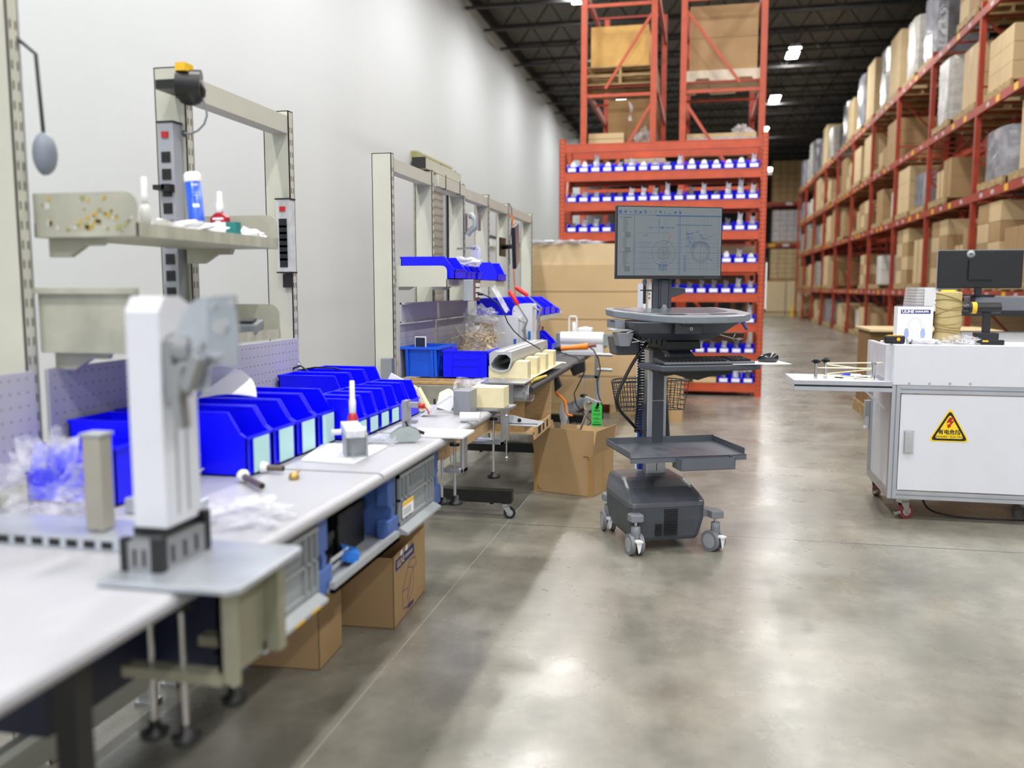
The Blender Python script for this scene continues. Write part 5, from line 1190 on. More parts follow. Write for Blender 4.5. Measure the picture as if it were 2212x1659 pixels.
# keyboard tray, neck, mouse board
b = MB(); b.prism([(-.20, -.22), (-.155, -.40), (.31, -.40), (.355, -.36), (.355, -.20), (-.20, -.20)], .915, .943, 'z'); b.build('keyboard_tray', CHAR, CT, bev=.006)
b = MB(); b.prism([(-.16, .915), (.22, .915), (.20, .895), (.10, .888), (.04, .870), (-.04, .888), (-.06, .90), (-.12, .892), (-.14, .90)], -.36, -.24, 'y'); b.build('tray_support', BLKM, CT)
b = MB(); b.prism([(-.24, .944), (-.18, .944), (-.03, .985), (.02, 1.04), (-.08, 1.04), (-.12, .99)], -.02, .10, 'x'); b.box((-.06, -.12, 1.00), (.14, -.0, 1.012)); b.build('tray_neck', CHAR, CT, bev=.003)
b = MB(); b.prism([(.20, -.40), (.475, -.43), (.50, -.26), (.20, -.22)], .9435, .9455, 'z'); b.build('mouse_board', WHITE, CT)
# work surface, slightly raised to the back
def wz(y): return 1.168 + (y + .31) * .075
out = [(-.285, .08), (-.275, -.03), (-.20, -.16), (-.15, -.235), (-.09, -.285), (-.02, -.315), (.09, -.325), (.20, -.315), (.31, -.275), (.372, -.21), (.390, -.14), (.385, .0), (.33, .12), (-.25, .12)]
n = len(out); b = MB(); vs = [(x, y, wz(y)) for x, y in out] + [(.05 + (x - .05) * .985, y * .985, wz(y) - .036) for x, y in out]
b.add(vs, [tuple(range(n)), tuple(range(2 * n - 1, n - 1, -1))] + [(i, n + i, n + (i + 1) % n, (i + 1) % n) for i in range(n)]); b.build('work_surface', M('surface_grey', '7F858C', .32, var=.04), CT, bev=.007, seg=3)
b = MB(); pad = [(-.25, .05), (-.22, -.06), (-.14, -.15), (.20, -.16), (.30, -.10), (.30, .05), (.26, .10), (-.22, .10)]; b.add([(x, y, wz(y) + .0012) for x, y in pad], [tuple(range(8))]); b.build('surface_pad', M('pad_grey', '5E646A', .25), CT)
for xa, xb in ((-.12, .03), (.15, .30)):
    b = MB(); q = [(xa, -.205), (xb - .01, -.215), (xb + .0, -.25), (xa + .05, -.245)]; 
    if xa > 0: q = [(xa - .01, -.215), (xb, -.20), (xb, -.215), (xb - .03, -.235), (xa + .0, -.252)]
    b.add([(x, y, wz(y) + .0015) for x, y in q], [tuple(range(len(q)))]); b.build('handle_slot', BLK, CT)
b = MB()
for k_ in range(9): b.box((.045 + k_ * .0095, -.250, wz(-.25) + .0003), (.051 + k_ * .0095, -.238, wz(-.25) + .0018))
b.build('raised_logo', GREY, CT)
# under housing with drawer
def ubox(sections):
    b = MB(); vs = []
    for z, x0_, x1_, yf, yb_ in sections: vs += [(x0_, yf, z), (x1_, yf, z), (x1_, yb_, z), (x0_, yb_, z)]
    k_ = len(sections); b.add(vs, [(i * 4 + j, i * 4 + (j + 1) % 4, i * 4 + 4 + (j + 1) % 4, i * 4 + 4 + j) for i in range(k_ - 1) for j in range(4)] + [(3, 2, 1, 0), tuple(range(4 * k_ - 4, 4 * k_))]); return b
ubox([(1.035, -.10, .12, -.16, .06), (1.05, -.16, .17, -.20, .08), (1.085, -.21, .22, -.24, .09), (1.138, -.24, .30, -.26, .09)]).build('under_housing', CHAR, CT, bev=.006)
b = MB(); b.box((-.05, -.292, 1.082), (.085, -.24, 1.136)); b.box((-.02, -.305, 1.125), (.06, -.24, 1.142)); b.build('drawer', M('dark_drawer', '2A2C30', .45), CT, bev=.003)
b = MB(); b.cyl((.026, -.302, 1.107), (.026, -.29, 1.107), .009, n=16); b.cyl((.026, -.3035, 1.107), (.026, -.302, 1.107), .003, n=8, m=BLK); b.build('drawer_lock', CHROME, CT)
b = MB(); b.box((-.09, -.19, 1.005), (.12, -.02, 1.04)); b.box((-.11, -.14, .995), (.10, -.02, 1.006)); b.build('tray_slide', BLKM, CT)
b = MB()
for k_ in range(5): b.box((-.19 + k_ * .028, -.215 + k_ * .004, 1.045 - k_ * .006), (-.17 + k_ * .028, -.19, 1.072 - k_ * .006))
b.build('cable_clip', BLKM, CT)
# left side scanner holder and bins
b = MB(); b.box((-.285, -.10, 1.105), (-.235, .04, 1.145)); b.box((-.2865, -.09, 1.135), (-.285, -.02, 1.141), INK); b.build('side_bracket', GREY, CT, bev=.003)
b = MB(); b.prism([(-.30, 1.085), (-.215, 1.085), (-.235, 1.02), (-.285, 1.02)], -.18, -.10, 'y'); b.build('side_cup', GREY, CT, bev=.003)
b = MB(); b.prism([(-.315, 1.092), (-.22, 1.092), (-.22, 1.10), (-.29, 1.104), (-.315, 1.098)], -.16, -.06, 'y'); b.build('cup_lip', GREYL, CT)
b = MB(); b.prism([(-.29, 1.06), (-.165, 1.06), (-.165, .972), (-.275, .972)], -.10, .02, 'y'); b.build('side_bin', CHAR, CT, bev=.006)
b = MB(); pp = [(-.25, -.17, 1.085), (-.20, -.18, 1.10), (-.16, -.19, 1.085), (-.155, -.20, 1.06), (-.20, -.20, 1.045), (-.23, -.19, 1.04)]; b.tube(pp, .0015, 5); pp = [(-.22, -.17, 1.06), (-.18, -.2, 1.04), (-.15, -.21, 1.055), (-.12, -.2, 1.07)]; b.tube(pp, .0015, 5); b.build('white_lead', WHITE, CT)
b = MB(); b.bar((.305, -.245, 1.140), (.335, -.245, 1.098), .006, .022, up=(0, 1, 0)); b.build('blue_lever', M('lever_blue', '145A9E', .4), CT)
b = MB(); b.bc((.27, -.15, 1.062), (.12, .05, .003), rot=(0, R(16), 0)); b.bc((.335, -.15, 1.046), (.035, .05, .003), rot=(0, R(-20), 0)); b.cyl((.30, -.17, 1.06), (.31, -.17, 1.075), .004, n=8); b.build('side_hook', ALU, CT)
# cables
def smooth(pts, n=6):
    pts = [Vector(p) for p in pts]; out_ = []
    for i in range(len(pts) - 1):
        p0_, p1_, p2_, p3_ = pts[max(i - 1, 0)], pts[i], pts[i + 1], pts[min(i + 2, len(pts) - 1)]
        for k_ in range(n):
            t_ = k_ / n; out_.append(.5 * ((2 * p1_) + (-p0_ + p2_) * t_ + (2 * p0_ - 5 * p1_ + 4 * p2_ - p3_) * t_ ** 2 + (-p0_ + 3 * p1_ - 3 * p2_ + p3_) * t_ ** 3))
    return out_ + [pts[-1]]
b = MB(); b.tube(smooth([(-.10, -.08, 1.06), (-.13, -.10, 1.02), (-.20, -.10, .92), (-.26, -.10, .80), (-.272, -.10, .74), (-.24, -.06, .69), (-.17, .02, .63), (-.11, .09, .58), (-.062, .15, .54)]), .0085, 10); b.build('thick_cable', BLKM, CT)
b = MB(); cp = []
for k_ in range(36 * 12):
    a_ = k_ / 12 * 2 * math.pi; z_ = 1.06 - .50 * k_ / (36 * 12); cp.append((-.104 + .017 * math.cos(a_) + .006 * math.sin(z_ * 9), .05 + .017 * math.sin(a_), z_))
b.tube(cp, .0042, 6); b.build('coiled_cable', BLK, CT)
# monitor post
PO = Matrix.Translation((.028, .06, 0))
b = MB(PO); b.box((-.065, .0, 1.15), (.035, .03, 1.66)); b.box((-.035, -.012, 1.20), (.02, 0, 1.342)); b.build('monitor_post', CHAR, CT, bev=.003)
b = MB(PO); b.box((-.029, -.014, 1.2), (-.027, -.012, 1.345)); b.box((.012, -.014, 1.2), (.014, -.012, 1.345)); b.build('post_slot', INK, CT)
b = MB(PO); b.cyl((-.01, -.013, 1.205), (-.01, -.02, 1.205), .012, n=14); b.box((-.028, -.015, 1.188), (.01, -.012, 1.2)); b.build('post_clamp', ALU, CT)
b = MB(PO); b.prism([(.03, 1.305), (.105, 1.30), (.11, 1.29), (.11, 1.275), (.05, 1.255), (.03, 1.25)], .0, .03, 'y'); b.build('side_hook_arm', CHAR, CT, bev=.003)
b = MB(PO); b.box((-.085, .01, 1.185), (-.068, .03, 1.33)); b.cyl((-.082, .0, 1.27), (-.082, .012, 1.27), .003, n=6, m=INK); b.cyl((-.082, .0, 1.25), (-.082, .012, 1.25), .003, n=6, m=INK); b.build('white_rail', WHITE, CT)
b = MB(PO); b.box((-.125, .005, 1.285), (-.07, .025, 1.291)); b.build('holder_ring', BLKM, CT)

# scanner pen held at the post
t = thing('hanging_probe', 'small grey and black probe hanging in the holder beside the monitor post', 'probe', CT.location, R(23))
b = MB(PO); b.lathe([(.004, 1.31), (.010, 1.318), (.012, 1.335), (.008, 1.345), (.001, 1.347)], (-.105, .015, 0), 14); b.build('probe_head', GREY, t)
b = MB(PO); b.cyl((-.105, .015, 1.22), (-.105, .015, 1.312), .0075, n=12); b.build('probe_body', BLK, t)
b = MB(PO); b.cyl((-.105, .015, 1.192), (-.105, .015, 1.22), .008, n=12); b.build('probe_tip', WHITE, t)
def cartloc(u, v, z): c_, s_ = math.cos(R(23)), math.sin(R(23)); return (-.194 + c_ * u - s_ * v, 4.51 + s_ * u + c_ * v, z)
# monitor
MON = thing('monitor', 'flat monitor showing a blue line drawing, mounted on the cart', 'monitor', cartloc(.034, .022, 1.345), R(23))
b = MB(); b.box((-.28, 0, 0), (.28, .03, .362)); b.box((-.12, .03, .08), (.12, .037, .30)); b.build('screen_shell', BLK, MON, bev=.003)
b = MB(); b.box((-.28, -.0015, 0), (.28, 0, .016)); b.build('lower_bezel', M('bezel', '222428', .4), MON)
SCR = M('screen_grey', '3C4246', .35, var=.01, emit=('6E7578', .75))
b = MB(); b.box((-.274, -.001, .017), (.274, 0, .356)); b.build('screen', SCR, MON)
SI = M('screen_line_blue', '1C3458', .5, emit=('2C4E7C', .5)); SD = M('screen_line_dark', '181C20', .5, emit=('33393E', .45)); SO = M('screen_line_orange', '7A4A30', .5, emit=('8A5A40', .6))
yl = -.0016
def S(u, v): return Vector((-.274 + .548 * u, yl, .356 - .339 * v))
bl, dk, og = MB(), MB(), MB()
def seg(b_, a_, c_, w=.0007): b_.line(S(*a_), S(*c_), w * 1.7)
def rect(b_, u, v, w, h, t_=.0006):
    seg(b_, (u, v), (u + w, v), t_); seg(b_, (u + w, v), (u + w, v + h), t_); seg(b_, (u + w, v + h), (u, v + h), t_); seg(b_, (u, v + h), (u, v), t_)
def fil(b_, u, v, w, h): q = [S(u, v), S(u + w, v), S(u + w, v + h), S(u, v + h)]; b_.add(q, [(0, 1, 2, 3)])
def circ(b_, u, v, r, a0_=0, a1_=360, w=.0007, n_=40):
    c_ = S(u, v)
    pts = [c_ + Vector((r * math.cos(R(a0_ + (a1_ - a0_) * k_ / n_)), 0, r * math.sin(R(a0_ + (a1_ - a0_) * k_ / n_)))) for k_ in range(n_ + 1)]
    for p_, q_ in zip(pts, pts[1:]): b_.line(p_, q_, w * 1.7)
# icons
for i in range(13):
    u = .02 + i * .0475; v = .05
    if i == 0: fil(bl, u - .008, v, .022, .045)
    elif i in (1, 11): circ(bl, u + .004, v + .022, .004, w=.0035, n_=14)
    elif i == 2: circ(bl, u, v + .018, .0035, w=.001, n_=14); rect(bl, u + .003, v + .02, .012, .02)
    elif i == 3: rect(bl, u - .008, v, .01, .016, .001); rect(bl, u + .006, v, .01, .016, .001); rect(bl, u - .008, v + .026, .01, .016, .001); rect(bl, u + .006, v + .026, .01, .016, .001)
    elif i == 4: fil(bl, u - .01, v + .01, .026, .032)
    elif i == 5: [seg(bl, (u - .01, v + k_ * .013), (u + .016, v + k_ * .013), .0014) for k_ in range(4)]
    elif i == 6: [fil(bl, u - .01 + (k_ % 4) * .008, v + (k_ // 4) * .012, .004, .006) for k_ in range(16) if (k_ + k_ // 4) % 2]
    elif i == 7: seg(bl, (u - .006, v + .035), (u + .006, v + .02), .0012); seg(bl, (u, v), (u + .01, v), .0012); seg(bl, (u + .01, v), (u + .01, v + .02), .0012)
    elif i == 8: fil(bl, u - .008, v, .016, .024); rect(bl, u, v + .014, .015, .024, .001)
    elif i == 9: seg(bl, (u, v), (u, v + .04), .0016); seg(bl, (u - .006, v + .04), (u + .006, v + .04), .001)
    elif i == 10: seg(bl, (u - .01, v + .02), (u - .01, v + .04), .001); seg(bl, (u - .01, v + .04), (u + .014, v + .04), .001); seg(bl, (u - .006, v + .01), (u - .002, v), .001)
    else: fil(bl, u - .006, v, .014, .042); fil(bl, u + .008, v + .02, .008, .022)
seg(bl, (.0, .115), (1, .115), .001); seg(bl, (.36, .125), (1, .125), .0022)
seg(dk, (.155, .12), (.155, 1), .0008)
# list
v = .15; i = 0
while v < .94:
    if i in (0, 27): fil(dk, .025, v, .012, .008); seg(dk, (.05, v + .004), (.13, v + .004), .0014)
    else:
        ln_ = .085 if rnd.random() > .3 else .10
        if i in (12, 13, 14, 15, 24, 25, 26, 39, 40, 41, 42): seg(dk, (.065, v + .004), (.12, v + .004), .0014)
        else: seg(dk, (.05, v + .004), (ln_, v + .004), .0008)
    v += .0185; i += 1
# drawing
seg(bl, (.56, .255), (.91, .255), .0016); seg(bl, (.165, .39), (.165, 1), .0006)
for k_ in range(11): seg(bl, (.30 + k_ * .022, .295), (.30 + k_ * .022 + .012, .295 + .006 * (k_ % 2)), .0014)
rect(bl, .295, .285, .02, .02); rect(bl, .41, .285, .025, .02, .001); fil(bl, .415, .289, .014, .012); rect(bl, .48, .285, .02, .018); rect(bl, .52, .288, .012, .014)
seg(bl, (.39, .155), (.39, .37), .0009); seg(bl, (.395, .155), (.395, .26), .0006); seg(bl, (.17, .375), (.5, .375), .0004)
rect(bl, .255, .395, .02, .03); seg(bl, (.23, .41), (.29, .41), .0005)
circ(og, .503, .415, .0065, w=.0014, n_=20); seg(og, (.503, .38), (.503, .46), .0006)
seg(bl, (.58, .12), (.58, .99), .0008); seg(bl, (.595, .12), (.595, .99), .0012); seg(bl, (.605, .3), (.605, .99), .0004)
for a_ in (.44, .47, .66, .68, .83, .86, .97): seg(bl, (a_, .14), (a_, .98 if a_ > .5 else .7), .00035)
for a_ in (.46, .52, .58, .66, .75, .82, .9): seg(bl, (.17 if a_ > .5 else .6, a_), (.98, a_), .00035)
for k_ in range(24): seg(bl, (.21, .5 + k_ * .018), (.29 + .02 * (k_ % 3), .5 + k_ * .018), .0003)
cu_, cv_ = .44, .67
for r_ in (.006, .014, .030, .062): circ(dk, cu_, cv_, r_, w=.0006)
for a_ in range(0, 360, 15):
    p_ = S(cu_, cv_); q0_, q1_ = (.014, .055) if a_ % 30 else (.02, .046)
    dk.line(p_ + Vector((q0_ * math.cos(R(a_)), 0, q0_ * math.sin(R(a_)))), p_ + Vector((q1_ * math.cos(R(a_)), 0, q1_ * math.sin(R(a_)))), .0005)
seg(dk, (.30, .67), (.60, .67), .0004); seg(dk, (.44, .40), (.44, .96), .0004); seg(dk, (.46, .55), (.50, .42), .0006); seg(bl, (.40, .80), (.48, .80), .0008)
for k_ in range(6): seg(bl, (.40 + k_ * .014, .83), (.40 + k_ * .014, .93), .0009); 
for k_ in range(5): seg(bl, (.395, .84 + k_ * .02), (.475, .84 + k_ * .02), .0007)
fil(bl, .395, .845, .014, .012); fil(bl, .455, .845, .014, .012)
for k_ in range(34):
    u_ = .64 + rnd.random() * .19; v_ = .34 + rnd.random() * .22; w_ = .008 + rnd.random() * .022; h_ = .008 + rnd.random() * .025
    (rect if k_ % 2 else lambda b_, u, v, w, h: (seg(b_, (u, v), (u + w, v), .001), seg(b_, (u, v), (u, v + h), .001)))(bl, u_, v_, w_, h_)
cu_, cv_ = .80, .66
for r_, a0_, a1_ in ((.040, 0, 360), (.048, 0, 360), (.056, 20, 175), (.060, 95, 160)): circ(dk, cu_, cv_, r_, a0_, a1_, w=.0007)
for r_ in (.052,): circ(bl, cu_, cv_, r_, 30, 150, w=.0012)
seg(dk, (.66, .66), (.95, .66), .0005); seg(dk, (.80, .42), (.80, .93), .0005); seg(bl, (.84, .46), (.945, .385), .0009); seg(bl, (.68, .54), (.72, .50), .0008); seg(bl, (.88, .74), (.92, .78), .0014)
for k_ in range(6): rect(bl, .640, .70 + k_ * .043, .012, .016, .0009); seg(bl, (.635, .72 + k_ * .043), (.662, .72 + k_ * .043), .0008)
for k_ in range(7): seg(bl, (.965, .62 + k_ * .04), (.99, .62 + k_ * .04), .001)
for b_, m_, nm in ((bl, SI, 'blue_drawing_lines'), (dk, SD, 'dark_drawing_lines'), (og, SO, 'orange_drawing_mark')): b_.build(nm, m_, MON, fix=False)
b = MB()
for k_ in range(5): b.box((.19 + k_ * .015, -.002, .006), (.196 + k_ * .015, -.0015, .008))
b.build('buttons', GREY, MON)
# keyboard and mouse
KB = thing('keyboard', 'black keyboard lying on the cart tray', 'keyboard', cartloc(.09, -.30, .9465), R(23))
b = MB(); b.prism([(-.085, 0), (.07, 0), (.07, .022), (-.08, .010)], -.225, .225, 'x'); b.build('keyboard_body', CHAR, KB, bev=.002)
b = MB()
for r_ in range(6):
    for c_ in range(21):
        if c_ in (15, 19) and r_ < 5 and r_ != 5: 
            if c_ == 15: continue
        x_ = -.215 + c_ * .0205; y_ = -.066 + r_ * .0205; z_ = .0112 + (r_ + 1) * .0017
        b.box((x_, y_, z_ - .002), (x_ + .0165, y_ + .0165, z_ + .006))
o = b.build('keys', BLK, KB)
MS = thing('mouse', 'shiny black mouse on the white mouse board', 'mouse', cartloc(.415, -.31, .9462), R(-10))
b = MB(); b.blob((0, 0, .0225), (.052, .031, .026), 0, 0, 1, 18, sm=True); b.v = [Vector((v.x, v.y, .0005 + (v.z - .0069) * (1 + .25 * v.x / .05))) for v in b.v]; b.build('mouse_body', M('mouse_black', '1C1E22', .2, coat=.5), MS)
b = MB(); b.cyl((.03, -.003, .026), (.03, .003, .026), .006, n=12); b.build('scroll_wheel', GREY, MS)

# ------------------------------------------------------------ white machine cabinet at the right
MY0, MY1, MX0, MX1 = 5.185, 5.83, 1.035, 1.96
t = thing('machine_cabinet', 'white wheeled machine cabinet with warning triangle and side table', 'machine cabinet', (MX0 + .4, MY0 + .3, 0), world=True)
zb, zm, zt = .125, .765, .99
def prof(lo, hi, name='frame_profile'):
    b = MB(); b.box(lo, hi)
    dx, dz = hi[0] - lo[0], hi[2] - lo[2]
    if dz > dx: b.box((lo[0] + dx * .42, lo[1] - .0006, lo[2]), (lo[0] + dx * .58, lo[1], hi[2]), GREY)
    else: b.box((lo[0], lo[1] - .0006, lo[2] + dz * .42), (hi[0], lo[1], lo[2] + dz * .58), GREY)
    return b.build(name, ALU, t, bev=.002)
prof((MX0, MY0, zb), (MX0 + .045, MY0 + .045, zm)); prof((MX1 - .045, MY0, zb), (MX1, MY0 + .045, zm)); prof((MX0, MY1 - .045, zb), (MX0 + .045, MY1, zm)); prof((MX1 - .045, MY1 - .045, zb), (MX1, MY1, zm))
prof((MX0 + .045, MY0, zm - .045), (MX1 - .045, MY0 + .045, zm)); prof((MX0 + .045, MY0, zb), (MX1 - .045, MY0 + .045, zb + .045))
for z_ in (zm - .045, zb): b = MB(); b.box((MX0, MY0 + .045, z_), (MX0 + .045, MY1 - .045, z_ + .045)); b.build('frame_profile', ALU, t, bev=.002)
b = MB(); b.box((MX0 + .012, MY0 + .045, zb + .045), (MX0 + .02, MY1 - .045, zm - .045)); b.build('side_panel', WPOW, t)
b = MB(); b.box((MX0 + .01, MY0 + .02, zb - .004), (MX1 - .01, MY1 - .02, zb)); b.build('floor_panel', ALU_D, t)
dr = MB(); dr.box((MX0 + .05, MY0 + .004, zb + .05), (MX1 - .05, MY0 + .022, zm - .05)); dr = dr.build('door', WPOW, t, bev=.002)
a = P(1953, 930, y=MY0); e = P(1972, 978, y=MY0)
b = MB(); b.box((a.x, MY0 - .002, e.z), (e.x, MY0 + .004, a.z)); b.box((a.x + .004, MY0 - .014, e.z + .006), (e.x - .014, MY0 - .004, a.z - .006)); b.box((a.x - .002, MY0 - .004, a.z - .006), (e.x + .002, MY0 + .002, a.z)); b.box((a.x - .002, MY0 - .004, e.z), (e.x + .002, MY0 + .002, e.z + .006)); b.build('door_handle', CHROME, dr)
# warning triangle
c0 = P(2052, 886, y=MY0); c1 = P(2011, 950, y=MY0); c2 = P(2089, 954, y=MY0); zl = c1.z - .002
cxm = (c1.x + c2.x) / 2; w_ = (c2.x - c1.x) / 2 * 1.04; h_ = c0.z - zl
def rtri(k, yy, mat, name, cut=.12):
    cz = zl + h_ / 3; V = [(cxm, cz + h_ * 2 / 3 * k), (cxm - w_ * k, cz - h_ / 3 * k), (cxm + w_ * k, cz - h_ / 3 * k)]; pts = []
    for i in range(3):
        p, a_, b_ = Vector(V[i]), Vector(V[i - 1]), Vector(V[(i + 1) % 3])
        p0_, p1_ = p.lerp(a_, cut), p.lerp(b_, cut)
        for s_ in (0, .33, .66, 1): q = p0_ * (1 - s_) ** 2 + p * 2 * s_ * (1 - s_) + p1_ * s_ ** 2; pts.append((q.x, q.y))
    b = MB(); b.prism(pts, yy, yy + .0008, 'y'); return b.build(name, mat, sg)
sg = MB(); sg = None
dsg = MB(); dsg.box((cxm - .001, MY0 + .003, zl + h_ * .3), (cxm + .001, MY0 + .004, zl + h_ * .31)); sg = dsg.build('warning_sign', YELH, dr)
for k_, yy, m_, nm in ((1.12, MY0 + .0028, YELH, 'yellow_edge'), (1.0, MY0 + .0018, BLK, 'black_triangle'), (.80, MY0 + .0008, YELH, 'yellow_field')): 
    o = rtri(k_, yy, m_, nm); o.parent = dr
bpy.data.objects.remove(sg)
b = MB(); zz = zl + h_ * .43; s = h_ * .33
bp = [(.05, 1.0), (.62, 1.0), (.28, .66), (.68, .70), (.20, .18), (.34, .14), (-.10, -.10), (-.22, .38), (-.05, .26), (.22, .52), (-.32, .44)]
b.prism([(cxm + (x - .12) * s * .75, zz + z * s) for x, z in bp], MY0 + .0003, MY0 + .0008, 'y'); b.build('red_bolt', REDD, dr)
text('有电危险', h_ * .17, BLK, dr, Vector((cxm, MY0 + .0003, zl + h_ * .27)) - OFF[t.name], (R(90), 0, 0), bold=.0007)
text('DANGER ! ELECTRIC', h_ * .10, BLK, dr, Vector((cxm, MY0 + .0003, zl + h_ * .125)) - OFF[t.name], (R(90), 0, 0), sx=.95)
# upper hood
b = MB(); b.box((MX0, MY0 - .005, zm), (MX1, MY0 + .40, zt)); b.build('hood', WPOW, t, bev=.004)
b = MB(); b.box((MX0 - .03, MY0 + .06, zm + .002), (MX0, MY0 + .62, zt - .01)); b.build('side_guard', M('clear_guard', 'E0E2E8', .3, alpha=.75), t)
b = MB()
for px in (1964, 2008, 2052, 2096): q = P(px, 828, y=MY0 - .006); b.cyl((q.x, MY0 - .010, q.z), (q.x, MY0 - .005, q.z), .006, n=12)
b.build('hood_screw', CHROME, t)
b = MB(); b.box((MX0, MY0 + .40, zm), (MX1, MY1, zt - .03)); b.build('rear_hood', WPOW, t)
# side table
sz = .775
b = MB(); b.box((.49, 4.95 + .21, sz - .035), (MX0, 5.19 + .0, sz)); 
tx0 = .515; 
b = MB(); b.prism([(tx0, MY0), (MX0 + .002, MY0), (MX0 + .002, MY0 + .40), (tx0 - .015, MY0 + .40)], sz - .045, sz + .005, 'z'); b.build('side_table', WPOW, t, bev=.002)
b = MB(); b.box((tx0, MY0 - .006, sz - .05), (MX0 + .0, MY0, sz - .028)); b.box((tx0, MY0 - .006, sz - .017), (MX0, MY0, sz + .006)); b.build('table_rail', ALU, t)
b = MB(); b.box((tx0 + .0, MY0 - .003, sz - .028), (MX0, MY0 - .0005, sz - .017)); b.build('rail_groove', BLK, t)
b = MB(); b.bar((MX0 + .0, MY0 + .10, zm - .16), (MX0 - .13, MY0 + .10, sz - .05), .012, .012); b.build('table_brace', ALU, t)
for x_, y_ in ((.64, .10), (.70, .16), (.71, .24)):
    X_ = MB(); zt_ = sz + .10; X_.cyl((x_, MY0 + y_, sz + .005), (x_, MY0 + y_, zt_), .010, n=14, m=CHROME)
    for k_ in range(6): a_ = R(60 * k_); X_.cyl((x_, MY0 + y_, zt_ + .008), (x_ + .024 * math.cos(a_), MY0 + y_ + .024 * math.sin(a_), zt_ + .008), .008, n=8)
    X_.cyl((x_, MY0 + y_, zt_ - .005), (x_, MY0 + y_, zt_ + .018), .014, n=12); X_.build('star_knob', BLK, t)
b = MB(); b.cyl((.955, MY0 + .12, sz + .005), (.955, MY0 + .12, sz + .09), .012, n=14); b.cyl((.955, MY0 + .12, sz + .09), (.955, MY0 + .12, sz + .105), .014, n=12, m=STEELG); b.bar((.965, MY0 + .09, sz + .03), (1.0, MY0 + .08, sz + .01), .008, .02, STEELG); b.build('guide_roller', CHROME, t)
b = MB()
for p_, q_ in (((.70, MY0 + .12, sz + .095), (1.05, MY0 + .14, sz + .103)), ((.70, MY0 + .17, sz + .085), (.955, MY0 + .12, sz + .06)), ((.64, MY0 + .10, sz + .07), (.955, MY0 + .12, sz + .07)), ((.955, MY0 + .12, sz + .065), (.70, MY0 + .16, sz + .03)), ((.64, MY0 + .10, sz + .03), (.95, MY0 + .09, sz + .012))): b.tube([p_, q_], .0035, 6)
b.build('twine_run', M('cream_cord', 'E6DEC0', .7), t)
def mcaster(x, y, rot):
    X = Matrix.Translation((x, y, 0)) @ Matrix.Rotation(rot, 4, 'Z')
    c_ = MB(X); c_.box((-.035, -.03, .113), (.035, .03, .121)); c_.prism([(-.022, .113), (.025, .113), (.038, .03), (.012, .025)], -.022, -.018, 'y'); c_.prism([(-.022, .113), (.025, .113), (.038, .03), (.012, .025)], .018, .022, 'y'); c_.box((-.022, -.022, .095), (.025, .022, .113)); c_.cyl((-.05, -.01, .035), (-.02, -.01, .04), .012, n=10)
    c_ = c_.build('caster', CHROME, t)
    w_ = MB(X); w_.cyl((.022, -.014, .043), (.022, .014, .043), .043, n=26); w_.cyl((.022, -.018, .043), (.022, .018, .043), .024, n=18, m=M('wheel_hub', 'B8B0AC', .4, .4)); w_.build('wheel', M('wheel_maroon', '6E2A2C', .4, var=.1), c_, bev=.004)
mcaster(MX0 + .09, MY0 + .05, R(25)); mcaster(MX0 + .05, MY1 - .05, R(60)); mcaster(MX1 - .08, MY0 + .06, R(10)); mcaster(MX1 - .08, MY1 - .06, R(-20))
b = MB(); b.box((MX0 - .03, MY1 - .03, .50), (MX0, MY1 + .01, .60)); b.box((MX0 - .028, MY1 - .025, .44), (MX0 - .004, MY1, .50), CHROME); b.blob((MX0 - .018, MY1 - .015, .43), (.015, .015, .02), 0, 0, 1, 8, flat=False, m=WHITE); b.build('air_regulator', GREYL, t)
b = MB(); pp = [(1.28, 5.5, .12), (1.30, 5.40, .03), (1.42, 5.33, .006), (1.65, 5.30, .006), (2.1, 5.35, .006)]; b.tube(smooth(pp), .005, 6); b.build('power_cable', BLK, t)

# things on the machine
ZT = zt + .001
eb = thing('earmuff_box', 'white box with a blue band and a drawing of earmuffs on the machine', 'box', (1.2, 5.42, ZT), world=True)
a = P(1940, 662, y=5.40); e = P(2017, 662, y=5.40)
b = MB(); b.box((a.x, 5.40, ZT), (e.x, 5.50, a.z)); b.build('box_body', WHITE, eb)
b = MB(); b.box((a.x + .004, 5.402, a.z), (e.x - .004, 5.498, a.z + .0015)); b.build('purple_top', M('purple_ink', '4A3A90', .5), eb)
w_ = e.x - a.x; h_ = a.z - ZT
b = MB(); b.box((a.x + w_ * .09, 5.3992, ZT + h_ * .80), (a.x + w_ * .92, 5.4, ZT + h_ * .91)); b.build('printed_band', M('band_blue', '1A2C78', .5), eb)
L0 = Vector(OFF[eb.name])
text('ULINE', h_ * .105, CARDW, eb, Vector((a.x + w_ * .29, 5.3988, ZT + h_ * .855)) - L0, (R(90), 0, 0), bold=.0008, sx=1.1)
text('EARMUFFS', h_ * .075, CARDW, eb, Vector((a.x + w_ * .68, 5.3988, ZT + h_ * .855)) - L0, (R(90), 0, 0), bold=.0006)
b = MB(); cxe = a.x + w_ * .50; cze = ZT + h_ * .42; r_ = w_ * .20
for rr in (r_, r_ * .80):
    pts = [Vector((cxe + rr * math.cos(R(k_)), 5.3994, cze + h_ * .06 + rr * 1.15 * math.sin(R(k_)))) for k_ in range(0, 181, 12)]
    pts = [pts[0] - Vector((0, 0, h_ * .06))] + pts + [pts[-1] - Vector((0, 0, h_ * .06))]
    for p_, q_ in zip(pts, pts[1:]): b.line(p_, q_, .0012)
for sx in (-1, 1):
    pts = [Vector((cxe + sx * (r_ * .72) + w_ * .09 * math.cos(R(k_)), 5.3994, cze - h_ * .18 + h_ * .17 * math.sin(R(k_)))) for k_ in range(0, 361, 20)]
    for p_, q_ in zip(pts, pts[1:]): b.line(p_, q_, .001)
